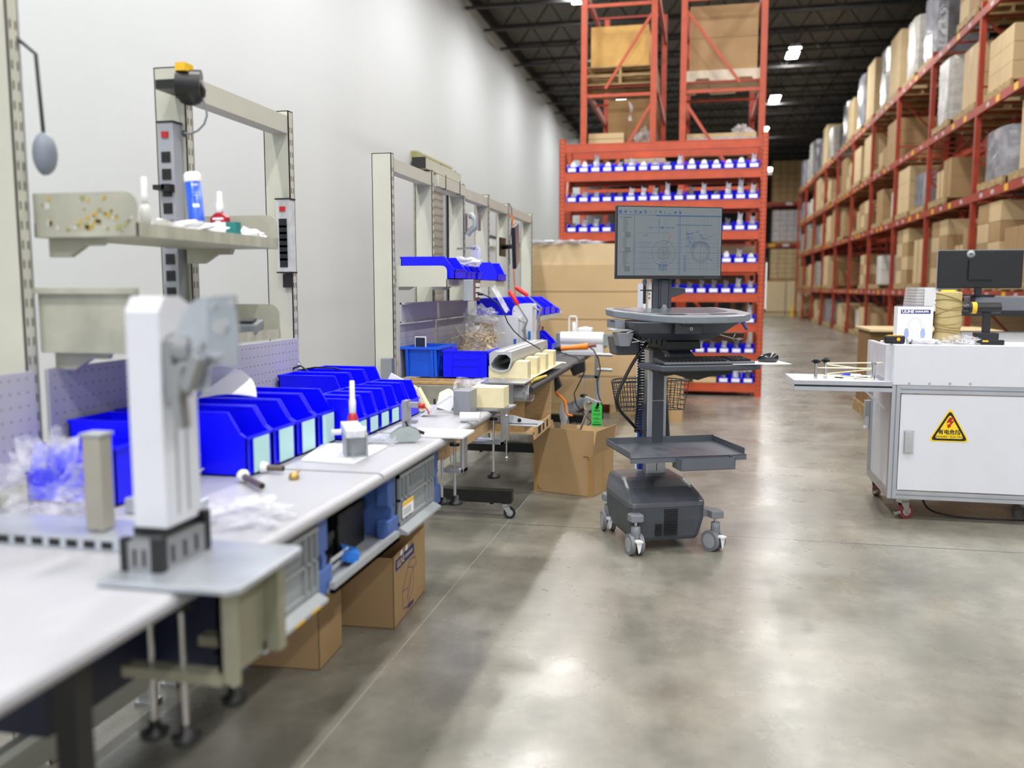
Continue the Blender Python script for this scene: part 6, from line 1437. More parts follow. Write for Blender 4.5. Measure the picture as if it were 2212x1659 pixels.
b.line(Vector((cxe + r_ * 1.2, 5.3994, cze + .0)), Vector((cxe + r_ * 1.5, 5.3994, cze)), .0015)
b.build('printed_outline', M('pale_print', 'A8AEC4', .6), eb)
b = MB()
for sx in (-1, 1): b.prism([(cxe + sx * r_ * 1.15 + w_ * .07 * math.cos(R(k_)), cze - h_ * .18 + h_ * .16 * math.sin(R(k_))) for k_ in range(0, 360, 24)], 5.3992, 5.3998, 'y')
b.build('printed_cup', M('pale_blue_print', 'A0AED4', .6), eb)
tw = thing('twine_cone', 'tall spool of jute twine with yellow core beside the earmuff box', 'twine spool', (1.38, 5.40, ZT), world=True)
a = P(2026, 630, y=5.42); e = P(2082, 630, y=5.42); cx_, rr = (a.x + e.x) / 2, (e.x - a.x) / 2
hh = a.z - ZT
b = MB(); b.lathe([(.001, 0), (rr * 1.08, 0), (rr * 1.08, hh * .1), (rr * .98, hh * .2), (rr * 1.03, hh * .4), (rr * .99, hh * .6), (rr * 1.0, hh * .97), (rr * .95, hh * .995), (rr * .5, hh), (.001, hh)], (cx_, 5.45, ZT), 32); b.build('twine_winding', TWINE, tw)
b = MB()
for i in range(10):
    z_ = hh * (.08 + .09 * i); tl = rnd.uniform(-.03, .03); 
    pts = [Vector((cx_ + rr * 1.04 * math.cos(R(k_)), 5.45 + rr * 1.04 * math.sin(R(k_)), ZT + z_ + tl * math.sin(R(k_ + i * 50)))) for k_ in range(0, 361, 20)]
    for p_ in pts: p_.z = min(max(p_.z, ZT + .003), ZT + hh * .97)
    b.tube(pts, .0022, 5, caps=False)
b.build('loose_turns', M('twine_dark', 'A8925C', .8), tw)
b = MB(); b.cyl((cx_ - .003, 5.45, ZT + hh), (cx_ - .003, 5.45, P(2050, 626, y=5.45).z), .040, n=20); b.build('yellow_core', M('core_yellow', 'E4DC3C', .5), tw)
tm = thing('tape_measure', 'black tape measure with yellow button at the machine corner', 'tape measure', (1.06, 5.26, ZT), world=True)
a = P(1912, 725, y=5.24); e = P(1956, 725, y=5.24)
b = MB(); b.box((a.x, 5.24, ZT), (e.x, 5.28, a.z)); b.build('case', BLK, tm, bev=.008)
b = MB(); q = P(1941, 733, y=5.238); b.cyl((q.x, 5.236, q.z), (q.x, 5.24, q.z), .0095, n=16); b.box((a.x + .015, 5.245, a.z - .001), (e.x - .012, 5.275, a.z + .003)); b.build('yellow_button', M('tape_yellow', 'F0AC10', .4), tm)
b = MB(); b.box((a.x - .004, 5.25, ZT + .004), (a.x, 5.27, ZT + .012)); b.build('hook', CHROME, tm)
b = MB(); q = P(1966, 733, y=5.25); b.bc((q.x, 5.26, ZT + .013), (.032, .04, .002)); b.bc((q.x, 5.26, ZT + .0245), (.032, .04, .002)); b.bc((q.x - .013, 5.26, ZT + .013), (.004, .04, .024)); b.bc((q.x + .013, 5.26, ZT + .0125), (.004, .04, .022)); b.bc((q.x, 5.245, ZT + .004), (.012, .012, .008), BLK); tag(b.build('slotted_channel', ZINC, org=(q.x, 5.26, ZT), bev=.0005), 'short piece of slotted zinc channel beside the tape measure', 'channel piece')
crumple('flat clear bag lying before the earmuff box', (1.215, 5.29, ZT), (.075, .045, .016), 41, BAGM, 'plastic_bag', .35, cat='bag')
crumple('clear bag full of bolts in front of the twine spool', (1.40, 5.27, ZT), (.085, .05, .03), 42, FILM, 'plastic_bag', .3, cat='bag')
b = MB()
for i in range(26): x_, y_ = 1.40 + rnd.gauss(0, .022), 5.275 + rnd.gauss(0, .012); an = rnd.random() * 3; b.cyl((x_, y_, ZT + .006), (x_ + .015 * math.cos(an), y_ + .015 * math.sin(an), ZT + .006 + rnd.random() * .012), .004, n=6)
o = tag(b.build('bolts', CHROME, org=(1.4, 5.27, ZT)), 'loose bolts inside the clear bag on the machine', 'bolts', kind='stuff')
b = MB(); a = P(2088, 735, y=5.25); a.x += .05; b.box((a.x, 5.25, ZT), (a.x + .14, 5.29, ZT + .025)); b.box((a.x + .03, 5.2495, ZT + .015), (a.x + .06, 5.25, ZT + .024), YEL); tag(b.build('hand_tool', BLK, org=(a.x, 5.25, ZT), bev=.004), 'black and yellow hand tool right of the bag of bolts', 'tool')
# cord drill
dt = thing('drill', 'black drill with yellow collar standing at the right picture edge', 'drill', (1.60, 5.55, ZT), world=True)
q = P(2100, 665, y=5.6); b = MB(); b.cyl((q.x - .02, 5.6, q.z), (q.x + .15, 5.6, q.z), .032, n=18); b.cyl((q.x - .05, 5.6, q.z), (q.x - .02, 5.6, q.z), .014, .024, n=14); b.box((q.x + .06, 5.585, ZT), (q.x + .10, 5.615, q.z)); b.box((q.x + .02, 5.56, ZT), (q.x + .14, 5.64, ZT + .05)); b.build('drill_body', BLK, dt, bev=.003)
b = MB(); b.cyl((q.x - .005, 5.6, q.z), (q.x + .02, 5.6, q.z), .034, n=18); b.build('yellow_collar', YEL, dt)
# small items on the side table
b = MB(); b.tube([(.80, MY0 + .25, sz + .012), (.86, MY0 + .2, sz + .012)], .006, 8); b.tube([(.76, MY0 + .2, sz + .010), (.80, MY0 + .17, sz + .010)], .005, 8, BLK); tag(b.build('screwdriver', M('steel_blue', '8A94A8', .3, .5), org=(.8, MY0 + .2, sz + .005)), 'steel screwdriver lying on the white side table', 'screwdriver')
b = MB(); b.box((.82, MY0 + .30, sz + .005), (.86, MY0 + .325, sz + .02)); b.box((.86, MY0 + .295, sz + .005), (.92, MY0 + .33, sz + .018), WHITE); tag(b.build('marker', M('marker_blue', '2030C8', .4), org=(.86, MY0 + .3, sz + .005)), 'white marker with blue cap on the white side table', 'marker')
b = MB(); b.tube([(.86, MY0 + .17, sz + .009), (.93, MY0 + .15, sz + .009), (.96, MY0 + .17, sz + .009)], .004, 6); b.tube([(.87, MY0 + .20, sz + .009), (.94, MY0 + .21, sz + .009)], .004, 6); tag(b.build('pliers', BLKM, org=(.9, MY0 + .17, sz + .005)), 'dark pliers beside the guide roller on the side table', 'pliers')

# work table with monitor behind the machine
t = thing('packing_table', 'low wooden platform in the aisle behind the machine', 'platform', (1.6, 8.5, 0), world=True)
a = P(1880, 712, y=9.2); e = P(1990, 716, y=9.2)
b = MB(); b.box((a.x, 9.2, a.z - .02), (a.x + 1.2, 10.1, a.z)); b.build('top_board', CARTONL, t)
b = MB(); b.box((a.x, 9.2, a.z - .028), (a.x + 1.2, 10.1, a.z - .02)); b.build('dark_rim', BLK, t)
b = MB(); b.box((a.x + .02, 9.3, .12), (a.x + 1.1, 10.0, a.z - .028)); b.build('load', CARTOND, t)
b = MB()
for xx in (a.x, a.x + .5, a.x + 1.0): b.box((xx, 9.25, 0), (xx + .12, 10.05, .09))
b.box((a.x, 9.25, .09), (a.x + 1.2, 10.05, .12)); b.build('pallet', WOODL, t)
t = thing('computer_desk', 'metal computer desk with shelves right behind the machine', 'desk', (1.9, 6.8, 0), world=True)
a = P(1980, 655, y=6.9)
b = MB(); b.box((a.x, 6.9, 1.10), (a.x + 1.3, 7.5, 1.13)); b.box((a.x, 6.9, .80), (a.x + 1.3, 7.5, .83)); b.build('desk_top', BLKM, t)
b = MB()
for xx in (a.x + .02, a.x + 1.25):
    for yy in (6.92, 7.45): b.box((xx, yy, 0), (xx + .04, yy + .04, 1.10))
b.build('frame', BLKM, t)
b = MB()
for k_ in range(8): b.box((a.x + .01 + .002 * k_, 7.0, 1.131 + k_ * .022), (a.x + .30, 7.4, 1.150 + k_ * .022))
tag(b.build('paper_stack', M('pale_paper_stack', 'C4C4C6', .6), org=(a.x + .15, 7.2, 1.131)), 'stack of pale paper trays on the computer desk', 'trays')
b = MB(); q = P(1998, 618, y=6.99); b.box((q.x, 6.985, 1.131), (q.x + .09, 6.995, 1.131 + .17)); tag(b.build('white_binder', WHITE, org=(q.x, 6.99, 1.131)), 'white sheet standing before the paper trays', 'binder')
b = MB(); b.cyl((a.x + .35, 7.1, .908), (a.x + 1.15, 7.1, .908), .075, n=20); tag(b.build('white_roll', WHITE, org=(a.x + .6, 7.1, .831)), 'long white roll on the lower shelf of the computer desk', 'roll')
b = MB(); b.box((a.x + .42, 7.0, 1.131), (a.x + 1.2, 7.3, 1.24)); tag(b.build('desk_printer', GREY, org=(a.x + .8, 7.1, 1.131), bev=.01), 'grey low printer under the black monitor', 'printer')
t = thing('monitor', 'black monitor seen from behind at the right picture edge', 'monitor', (2.1, 7.1, 1.24), world=True)
a = P(2029, 541, y=6.95); e = P(2029, 622, y=6.95)
x0_ = a.x; b = MB(); b.box((x0_, 6.95, e.z), (x0_ + .56, 6.985, a.z)); b.build('back_shell', BLK, t, bev=.006)
b = MB(); b.ring([(x0_ - .003, e.z - .003), (x0_ + .563, e.z - .003), (x0_ + .563, a.z + .004), (x0_ - .003, a.z + .004)], [(x0_ + .006, e.z + .002), (x0_ + .555, e.z + .002), (x0_ + .555, a.z - .004), (x0_ + .006, a.z - .004)], 6.975, 6.99, 'y'); b.build('silver_rim', GREYL, t)
b = MB(); q = P(2096, 549, y=6.945); b.lathe([(.0, 0), (.028, 0), (.028, .003), (0, .003)], (0, 0, 0), 20); b.v = [Vector((q.x + .005 + v.x, 6.9445 + v.z, q.z + v.y)) for v in b.v]; b.build('round_emblem', GREYL, t)
text('E', .026, BLK, t, Vector((q.x + .005, 6.9435, q.z)) - OFF[t.name], (R(90), R(90), 0), bold=.001, name='emblem_letter')
b = MB(); b.box((x0_ + .20, 6.93, e.z + .06), (x0_ + .36, 6.95, e.z + .20)); b.box((x0_ + .26, 6.955, 1.245), (x0_ + .30, 7.0, e.z + .1)); b.box((x0_ + .16, 6.99, 1.2405), (x0_ + .40, 7.15, 1.252)); b.build('stand', BLK, t)

# ------------------------------------------------------------ orange bin rack
RY = 10.85; RX0, RX1 = -1.76, .70
rk = thing('bin_rack', 'orange steel rack holding rows of small blue bins', 'rack', (-.53, 11.15, 0), world=True)
def upright(parent, x, y0, y1, h, w=.075, holes=True, mat=ORANGE, brace=True, name='upright'):
    b = MB()
    for yy in (y0, y1 - w):
        b.box((x, yy, 0), (x + w, yy + .003, h)); b.box((x, yy, 0), (x + .004, yy + w, h)); b.box((x + w - .004, yy, 0), (x + w, yy + w, h)); b.box((x - .01, yy - .01, 0), (x + w + .01, yy + w + .01, .008))
        if holes:
            for k_ in range(int(h / .05) - 1):
                z_ = .08 + k_ * .05
                b.box((x + .014, yy - .0006, z_), (x + .024, yy, z_ + .018), m=INK); b.box((x + w - .024, yy - .0006, z_), (x + w - .014, yy, z_ + .018), m=INK)
                b.box((x - .0006, yy + .03, z_), (x, yy + .045, z_ + .02), m=INK)
    if brace:
        z_ = .15; k_ = 0; xm = x + w / 2
        while z_ < h - .3:
            b.bar((xm, y0 + w, z_), (xm, y1 - w, z_), .03, .025); zn = min(z_ + (y1 - y0) * 1.0, h - .1)
            b.bar((xm, y0 + w if k_ % 2 else y1 - w, z_), (xm, y1 - w if k_ % 2 else y0 + w, zn), .03, .025); z_ = zn; k_ += 1
    return b.build(name, mat, parent)
upright(rk, RX0, RY, RY + .65, 3.10); upright(rk, RX1 - .075, RY, RY + .65, 3.10)
LEV = [.155, .515, .875, 1.232, 1.590, 1.972, 2.334, 2.690, 3.035]
for z_ in LEV:
    b = MB()
    for yy in (RY + .003, RY + .60): b.box((RX0 + .075, yy, z_ - .10), (RX1 - .075, yy + .04, z_)); b.box((RX0 + .075, yy - .004, z_ - .012), (RX1 - .075, yy + .045, z_ - .006))
    b.box((RX0 + .072, RY - .006, z_ - .13), (RX0 + .082, RY + .03, z_ + .02)); b.box((RX1 - .082, RY - .006, z_ - .13), (RX1 - .072, RY + .03, z_ + .02))
    b.build('beam', ORANGE, rk)
    if z_ < 3:
        b = MB(); b.box((RX0 + .08, RY + .005, z_), (RX1 - .08, RY + .64, z_ + .006)); b.build('shelf_deck', M('deck_board', '7A5A3C', .8), rk)
rb = make_bin(.30, .125, .105, True, cardm=CARDW, lip=.62, top=.75, cw=.74, ch=.40)
# a plastic parts bag and a box of white parts to fill them
def mk_bag(seed, nm='parts_bag', mat=BAGM, tall=1.0):
    b = MB(); b.blob((0, 0, .6 * .05 * tall), (.038, .07, .05 * tall), seed, .2, 3, 9); b.prism([(-.025, .055 * tall), (.025, .05 * tall), (.038, .11 * tall), (.01, .10 * tall), (-.02, .12 * tall)], -.004, .004, 'y'); return b.build(nm, mat)
bags = [mk_bag(1, mat=M('grey_bag', 'B4B2B8', .25, alpha=.85, var=.35, ns=25, bump=.6, bs=40)), mk_bag(2, mat=M('milk_bag', 'D8D8E0', .3, alpha=.9, var=.1, ns=25, bump=.6, bs=40), tall=1.4), mk_bag(3, mat=M('dark_bag', '6A6874', .2, alpha=.85, var=.5, ns=30, bump=.7, bs=40))]
b = MB(); b.blob((0, 0, .036), (.042, .08, .06), 6, .12, 4, 10); bags.append(b.build('parts_bag', M('white_parts', 'E4E4E6', .5, var=.12, ns=40, bump=.5, bs=60)))
rows = {7: ('top', range(16)), 6: ('second', range(16)), 5: ('third', list(range(4)) + [13, 14, 15]), 4: ('fourth', [13, 14, 15]), 3: ('fifth', range(8, 16)), 2: ('sixth', [14, 15]), 1: ('seventh', range(9, 16)), 0: ('bottom', [9, 13, 14, 15])}
fill = {7: [3, 3, 1, 3, 0, 1, 3, 0, 0, 1, 3, 3, 3, 3, 3, 1], 6: [0, 0, 0, 2, 2, 1, 1, 0, 1, 0, 2, 1, 2, 1, 1, 1], 5: [2, 0, 0, 2, 0, 0, 0, 0, 0, 0, 0, 0, 0, 2, 1, 0], 4: [0] * 13 + [3, 0, 3], 3: [1, 2, 0, 2, 2, 0, 2, 0, 1, 2, 2, 2, 2, 2, 0, 0], 2: [0] * 14 + [0, 1], 1: [2, 2, 2, 2, 2, 2, 0, 0, 1, 1, 2, 0, 2, 0, 2, 0], 0: [0] * 13 + [2, 1, 2]}
kn = {0: 'grey bag of parts', 1: 'tall milky bag', 2: 'dark bag of parts', 3: 'white packed parts'}
b = MB(); b.box((RX1 + .0105, RY + .05, 1.02), (RX1 + .025, RY + .09, 1.66)); b.box((RX1 + .0105, RY + .04, 1.05), (RX1 + .03, RY + .05, 1.60), WHITE); b.box((RX1, RY + .05, 1.3), (RX1 + .0105, RY + .08, 1.33)); b.build('side_strip', BLK, rk)
SP = (RX1 - RX0 - .17) / 16; first = True; used = set()
for lv, (nm, idx) in rows.items():
    z_ = LEV[lv] + .0065
    for i in idx:
        x_ = RX0 + .085 + SP * (i + .5); lab = 'blue bin with white card, %s from left on the orange rack\'s %s shelf' % (ORD[i], nm)
        if first: rb.location = (x_, RY + .012, z_); tag(rb, lab, 'bin', 'small blue bins on the orange rack'); first = False
        else: dup(rb, (x_, RY + .012 + rnd.uniform(0, .01), z_), R(rnd.uniform(-.7, .7)), lab)
        kf = fill[lv][i]; o = bags[kf]
        if kf in used: o = o.copy(); COL.objects.link(o)
        used.add(kf); o.location = (x_, RY + .13, z_ + .0055); o.rotation_euler.z = R(rnd.uniform(-8, 8)); s_ = rnd.uniform(.9, 1.0); o.scale = (s_, s_, s_ * rnd.uniform(1.1, 1.6))
        tag(o, '%s in the %s blue bin of the %s shelf' % (kn[kf], ORD[i], nm), 'bag', 'bags of parts in the orange rack')
# goods behind the bins
for (x0_, x1_, lv, h_, m_, lab) in ((-1.1, -.4, 5, .24, CARTONL, 'tan carton behind the bins on the third rack shelf'), (.1, .6, 4, .22, CARTONL, 'tan carton behind the bins on the fourth rack shelf'), (-.3, .5, 3, .20, CARTOND, 'wide tan carton behind the bins on the fifth rack shelf'), (-1.0, -.5, 7, .20, CARTONL, 'tan carton behind the bins on the top rack shelf'), (-.3, .5, 1, .22, CARTONM, 'brown carton behind the bins on the seventh rack shelf'), (-.2, .45, 0, .16, CARTOND, 'low brown carton on the bottom rack shelf')):
    b = MB(); b.box((x0_, RY + .35, LEV[lv] + .0065), (x1_, RY + .60, LEV[lv] + h_)); b.box((x0_, RY + .3488, LEV[lv] + h_ * .5), (x1_, RY + .3495, LEV[lv] + h_ * .5 + .01), CARTOND)
    tag(b.build('carton', m_, org=((x0_ + x1_) / 2, RY + .45, LEV[lv] + .0065)), lab, 'carton')
for i_, x_ in enumerate((-1.50, -1.36)):
    b = MB(); b.cyl((x_, RY + .42, LEV[5] + .0065), (x_, RY + .42, LEV[5] + .20), .032, n=14); tag(b.build('white_tube', WHITE, org=(x_, RY + .42, LEV[5] + .0065)), 'white tube standing behind the third shelf bins, %s' % ('left one' if i_ == 0 else 'right one'), 'tube')
for i_, x_ in enumerate((.36, .50)):
    b = MB(); b.cyl((x_, RY + .36, LEV[2] + .0065), (x_, RY + .36, LEV[2] + .25), .03, n=12); b.cyl((x_, RY + .36, LEV[2] + .25), (x_, RY + .36, LEV[2] + .30), .045, n=12, m=CARTONL); tag(b.build('wooden_peg', CARTONM, org=(x_, RY + .36, LEV[2] + .0065)), 'wooden topped post behind the sixth shelf bins, %s' % ('left one' if i_ == 0 else 'right one'), 'post')
b = MB(); b.box((-.10, RY + .02, LEV[0] + .0065), (.17, RY + .06, LEV[0] + .07)); tag(b.build('wood_strip', CARTONL, org=(.1, RY + .04, LEV[0] + .0065)), 'pale wooden strip lying at the front of the bottom rack shelf', 'strip')

# ------------------------------------------------------------ tall frames of the pallet racks seen end-on behind the bin rack
def pallet_mesh(w=1.0, d=1.2, h=.13):
    b = MB()
    for k_ in range(6): yy = -d / 2 + k_ * (d - .09) / 5; b.box((-w / 2, yy, h - .018), (w / 2, yy + .09, h))
    for k_ in range(3): xx = -w / 2 + k_ * (w - .04) / 2; b.box((xx, -d / 2, .02), (xx + .04, d / 2, h - .018))
    for yy in (-d / 2, -.045, d / 2 - .09): b.box((-w / 2, yy, 0), (w / 2, yy + .09, .018))
    return b
tall = []
for x0_, x1_, nm in ((-1.80, -.72, 'left'), (-.39, .78, 'right')):
    t = thing('rack_end_frame', 'tall orange rack frame rising behind the bin rack, %s of the two' % nm, 'rack frame', ((x0_ + x1_) / 2, 13.0, 0), world=True)
    b = MB()
    for xx in (x0_, x1_ - .085): b.box((xx, 13.0, 0), (xx + .085, 13.07, 6.0))
    b.build('post', ORANGE, t)
    b = MB(); zs = [.3, 1.5, 2.7, 4.05, 5.3]
    for z_ in zs: b.box((x0_ + .08, 13.02, z_ - .02), (x1_ - .08, 13.05, z_ + .025))
    for i_ in range(len(zs) - 1):
        if nm == 'left': b.bar((x1_ - .08, 13.035, zs[i_ + 1] - .15), (x0_ + .35, 13.035, zs[i_] + .1), .03, .04)
        else: b.bar((x0_ + .08, 13.035, zs[i_ + 1] - .15), (x1_ - .35, 13.035, zs[i_] + .1), .03, .04)
    b.build('bracing', ORANGE, t)
    b = MB()
    for yy in (16.0,): 
        for xx in (x0_, x1_ - .085): b.box((xx, yy, 0), (xx + .085, yy + .07, 6.0))
    b.build('rear_post', ORANGE2, t)
    b = MB()
    for z_ in (3.25, 4.25, 5.6):
        for xx in (x0_ + .0, x1_ - .05): b.box((xx, 13.07, z_ - .10), (xx + .05, 16.0, z_))
        b.box((x0_ + .05, 13.3, z_ - .03), (x1_ - .05, 13.33, z_)); b.box((x0_ + .05, 14.6, z_ - .03), (x1_ - .05, 14.63, z_))
    b.build('side_beam', ORANGE2, t)
pm = pallet_mesh(1.05, 1.0).build('pallet', WOODL); PM = pm
PALN = [0]
def pallet(x, y, z, lab, rz=0., s=(1, 1, 1)):
    global pm
    o = PM if PALN[0] == 0 else PM.copy()
    if PALN[0]: COL.objects.link(o)
    PALN[0] += 1; o.location = (x, y, z); o.rotation_euler.z = rz; o.scale = s
    return tag(o, lab, 'pallet', 'wooden pallets in the racks')
def carton(x, y, z, w, d, h, lab, m_=None, labelc=None, name='carton'):
    b = MB(); b.box((x - w / 2, y - d / 2, z), (x + w / 2, y + d / 2, z + h)); b.box((x - w / 2, y - d / 2 - .0015, z + h * .5), (x + w / 2, y - d / 2, z + h * .5 + .008), CARTOND)
    b.box((x - w / 2 - .0015, y - .03, z), (x - w / 2, y + .03, z + h), TAPE)
    return tag(b.build(name, m_ or CARTONM, org=(x, y, z)), lab, 'carton')
pallet(-1.26, 13.75, 3.2505, 'wooden pallet under the tall dark cartons in the left end frame')
carton(-1.08, 13.75, 3.382, .70, .9, .66, 'large dull brown carton in film behind the left end frame', CARTOND)
carton(-1.45, 13.245, 3.382, .52, .09, .17, 'low tan carton at the front edge above the bin rack', CARTONL)
pallet(-1.26, 13.75, 4.2505, 'wooden pallet on the upper beams of the left end frame')
b = MB(); b.box((-1.70, 13.35, 4.53), (-.86, 14.1, 5.1)); tag(b.build('wood_load', M('yellow_wood', 'CDA45C', .7, var=.15, ns=5), org=(-1.28, 13.7, 4.53)), 'yellow wooden load at the top of the left end frame', 'load')
pallet(-1.26, 13.75, 4.383, 'second wooden pallet stacked below the yellow wooden load')
b = MB(); b.prism([(-.36, 4.26), (-.2, 4.26), (-.17, 4.31), (.0, 4.31), (.03, 4.26), (.40, 4.26), (.43, 4.31), (.6, 4.31), (.63, 4.26), (.74, 4.26), (.74, 4.42), (-.36, 4.42)], 13.4, 14.3, 'y'); tag(b.build('white_pallet', M('pale_pallet', 'D8CEB8', .7), org=(.19, 13.8, 4.26)), 'pale notched pallet in the right end frame', 'pallet')
carton(.20, 13.85, 4.421, .95, .85, .9, 'wide tan carton on the pale pallet in the right end frame', CARTONM)
pallet(.19, 13.75, 3.2505, 'wooden pallet just above the bin rack in the right end frame')
carton(.20, 13.8, 3.382, .98, .9, .14, 'flat tan carton wrapped in silver film above the bin rack', CARTONL)
b = MB(); b.box((-.28, 13.34, 3.383), (.68, 13.345, 3.47)); tag(b.build('silver_wrap', WRAP, org=(.2, 13.34, 3.383)), 'silver film skirt around the flat carton above the bin rack', 'film')
crumple('tuft of clear film standing on the flat carton in the right end frame', (.50, 13.7, 3.523), (.12, .06, .09), 51, BAGM)
crumple('crumpled glinting film beside the dull brown carton above the bin rack', (-.90, 13.25, 3.382), (.12, .03, .12), 52, FILM)
b = MB(); b.grid(lambda u, v: Vector((-1.12 + .05 * math.sin(5 * v) * u + .05 * v, 13.1 + .03 * u, 3.98 - .28 * v)), 3, 8); tag(b.build('film_strip', BAGM, org=(-1.12, 13.1, 3.98)), 'strip of clear film hanging in the left end frame', 'film')

# ------------------------------------------------------------ long pallet rack along the right side of the aisle
AX = 4.03; AD = 1.07; AY0 = 9.2; BAY = 2.95; NB = 11
ar = thing('pallet_rack', 'long orange pallet rack loaded with pallets along the right side of the aisle', 'pallet rack', (AX + .5, AY0, 0), world=True)
for k_ in range(NB + 1):
    y_ = AY0 + BAY * k_; b = MB()
    for xx in (AX, AX + AD - .08): b.box((xx, y_ - .04, 0), (xx + .08, y_ + .04, 5.62)); b.box((xx - .02, y_ - .07, 0), (xx + .10, y_ + .07, .01))
    z_ = .2; q = 0
    while z_ < 5.2:
        b.bar((AX + .08, y_, z_), (AX + AD - .08, y_, z_), .035, .03); b.bar((AX + .08 if q else AX + AD - .08, y_, z_ + .04), (AX + AD - .08 if q else AX + .08, y_, z_ + 1.0), .035, .03); z_ += 1.04; q = 1 - q
    b.build('upright_frame', ORANGE2, ar)
    b = MB(); b.box((AX - .03, y_ - .07, .0), (AX - .022, y_ + .07, .35)); b.build('post_guard', ORANGE2, ar)
AL = [1.26, 2.74, 4.05, 5.50]
for lv, z_ in enumerate(AL):
    for k_ in range(NB):
        ya, yb_ = AY0 + BAY * k_ + .04, AY0 + BAY * (k_ + 1) - .04; b = MB()
        for xx in (AX + .0, AX + AD - .05): b.box((xx, ya, z_ - .12), (xx + .05, yb_, z_))
        # wire deck
        for j in range(4): yy = ya + .3 + j * .72; b.box((AX + .05, yy, z_ - .03), (AX + AD - .05, yy + .04, z_))
        b.build('beam', ORANGE2, ar)
    # stickers on the beams
b = MB()
for lv, z_ in enumerate(AL):
    for k_ in range(NB):
        for j, off in enumerate((.55, 1.15, 1.75, 2.35)):
            yy = AY0 + BAY * k_ + off + rnd.uniform(-.1, .1)
            if j in (1,) or rnd.random() < .15: b.box((AX - .0015, yy, z_ - .105), (AX - .0002, yy + .16, z_ - .015), YEL)
            else: b.box((AX - .0015, yy, z_ - .09), (AX - .0002, yy + .14, z_ - .03), M('beam_label', 'C8B8BC', .6))
o = b.build('beam_stickers', None, ar); o['kind'] = 'stuff'
WRAPL = M('wrapped_pallet', 'A8A49C', .2, var=.25, ns=5, bump=.8, bs=14, stretch=(1, 1, 2))
WRAPG = M('wrapped_grey', '8C8C92', .16, var=.3, ns=4, bump=.9, bs=12)
WHITEC = M('white_carton', 'DCDCD8', .6)
lname = ['floor', 'first beam', 'second beam', 'third beam', 'top beam']
tl = ['floor level', 'lowest beam', 'second beam', 'third beam', 'top beam']
def stack_load(x, y, z, w, d, h, kind, lab):
    nm = 'pallet_load'
    if kind == 'wrap' or kind == 'grey':
        b = MB(); n1 = 12
        def fn(u, v):
            a_ = 2 * math.pi * u; cx_, sy_ = math.cos(a_), math.sin(a_); k2 = 1 / max(abs(cx_), abs(sy_)); k2 = min(k2, 1.28)
            n_ = 1 + .025 * noise.noise(Vector((cx_ * 3, sy_ * 3, v * 4 + y)))
            return Vector((x + cx_ * k2 * w / 2 * n_, y + sy_ * k2 * d / 2 * n_, z + v * h))
        b.grid(fn, 24, 8, None, False); top_ = [fn(i / 24, 1) for i in range(24)]; b.add(top_, [tuple(range(24))]); b.add([fn(i / 24, 0) for i in range(24)], [tuple(range(24))[::-1]])
        return tag(b.build(nm, WRAPL if kind == 'wrap' else WRAPG, org=(x, y, z)), lab, 'pallet load')
    b = MB(); rows_ = max(1, round(h / .30)); hh_ = h / rows_
    for r_ in range(rows_):
        for c_ in range(2):
            yy = y - d / 2 + c_ * d / 2; g_ = .006
            b.box((x - w / 2, yy + g_, z + r_ * hh_ + (.0 if r_ == 0 else .003)), (x + w / 2, yy + d / 2 - g_, z + (r_ + 1) * hh_ - .003), (CARTONM, CARTONL)[(r_ + c_) % 2] if kind == 'mix' else None)
    return tag(b.build(nm, CARTONL if kind == 'light' else CARTONM, org=(x, y, z)), lab, 'pallet load')
desc = {'wrap': 'glossy film wrapped load', 'grey': 'grey film wrapped load', 'mix': 'stack of mixed tan cartons', 'light': 'stack of light tan cartons', 'brown': 'stack of brown cartons', 'single': 'single large tan carton', 'few': 'pair of cartons', 'white': 'white carton'}
kinds = ['wrap', 'grey', 'mix', 'light', 'brown', 'single', 'few', 'single', 'few', 'white']
rnd2 = random.Random(21)
for lv in range(5):
    zz = 0.0 if lv == 0 else AL[lv - 1]
    for k_ in range(NB):
        for s_ in range(2):
            y_ = AY0 + BAY * k_ + .78 + s_ * 1.38; place = '%s, %s bay, %s half' % (tl[lv], ORD[k_], 'near' if s_ == 0 else 'far')
            if lv == 0:
                if rnd2.random() < .45: continue
            elif rnd2.random() < (.12 if lv < 4 else .2): continue
            x_ = AX + AD / 2 + rnd2.uniform(-.03, .05)
            pallet(x_, y_, zz + .0008, 'wooden pallet in the aisle rack, ' + place, 0, (1, rnd2.uniform(1.05, 1.2), 1))
            kd = kinds[rnd2.randrange(len(kinds))]
            if lv == 4: kd = rnd2.choice(['wrap', 'grey', 'wrap', 'mix', 'light', 'grey'])
            hmax = {0: .95, 1: 1.15, 2: 1.0, 3: 1.12, 4: 1.5}[lv]; z1 = zz + .1325
            lab = '%s on the aisle rack, %s' % (desc[kd], place)
            if kd in ('wrap', 'grey', 'mix', 'light', 'brown'):
                stack_load(x_, y_, z1, .98, 1.08, hmax * rnd2.uniform(.62, 1.0), kd, lab)
            elif kd == 'single': carton(x_, y_, z1, .9, rnd2.uniform(.6, 1.0), hmax * rnd2.uniform(.5, .95), lab, rnd2.choice([CARTONM, CARTONL]))
            elif kd == 'white': carton(x_ - .15, y_, z1, .5, .5, hmax * .6, lab, WHITEC)
            else:
                h1, h2 = hmax * rnd2.uniform(.3, .8), hmax * rnd2.uniform(.3, .8)
                carton(x_ - .03, y_ - .29, z1, .8, .5, h1, 'nearer carton of a pair on the aisle rack, ' + place, CARTONM)
                carton(x_ - .03, y_ + .27, z1, .75, .46, h2, 'farther carton of a pair on the aisle rack, ' + place, CARTONL)
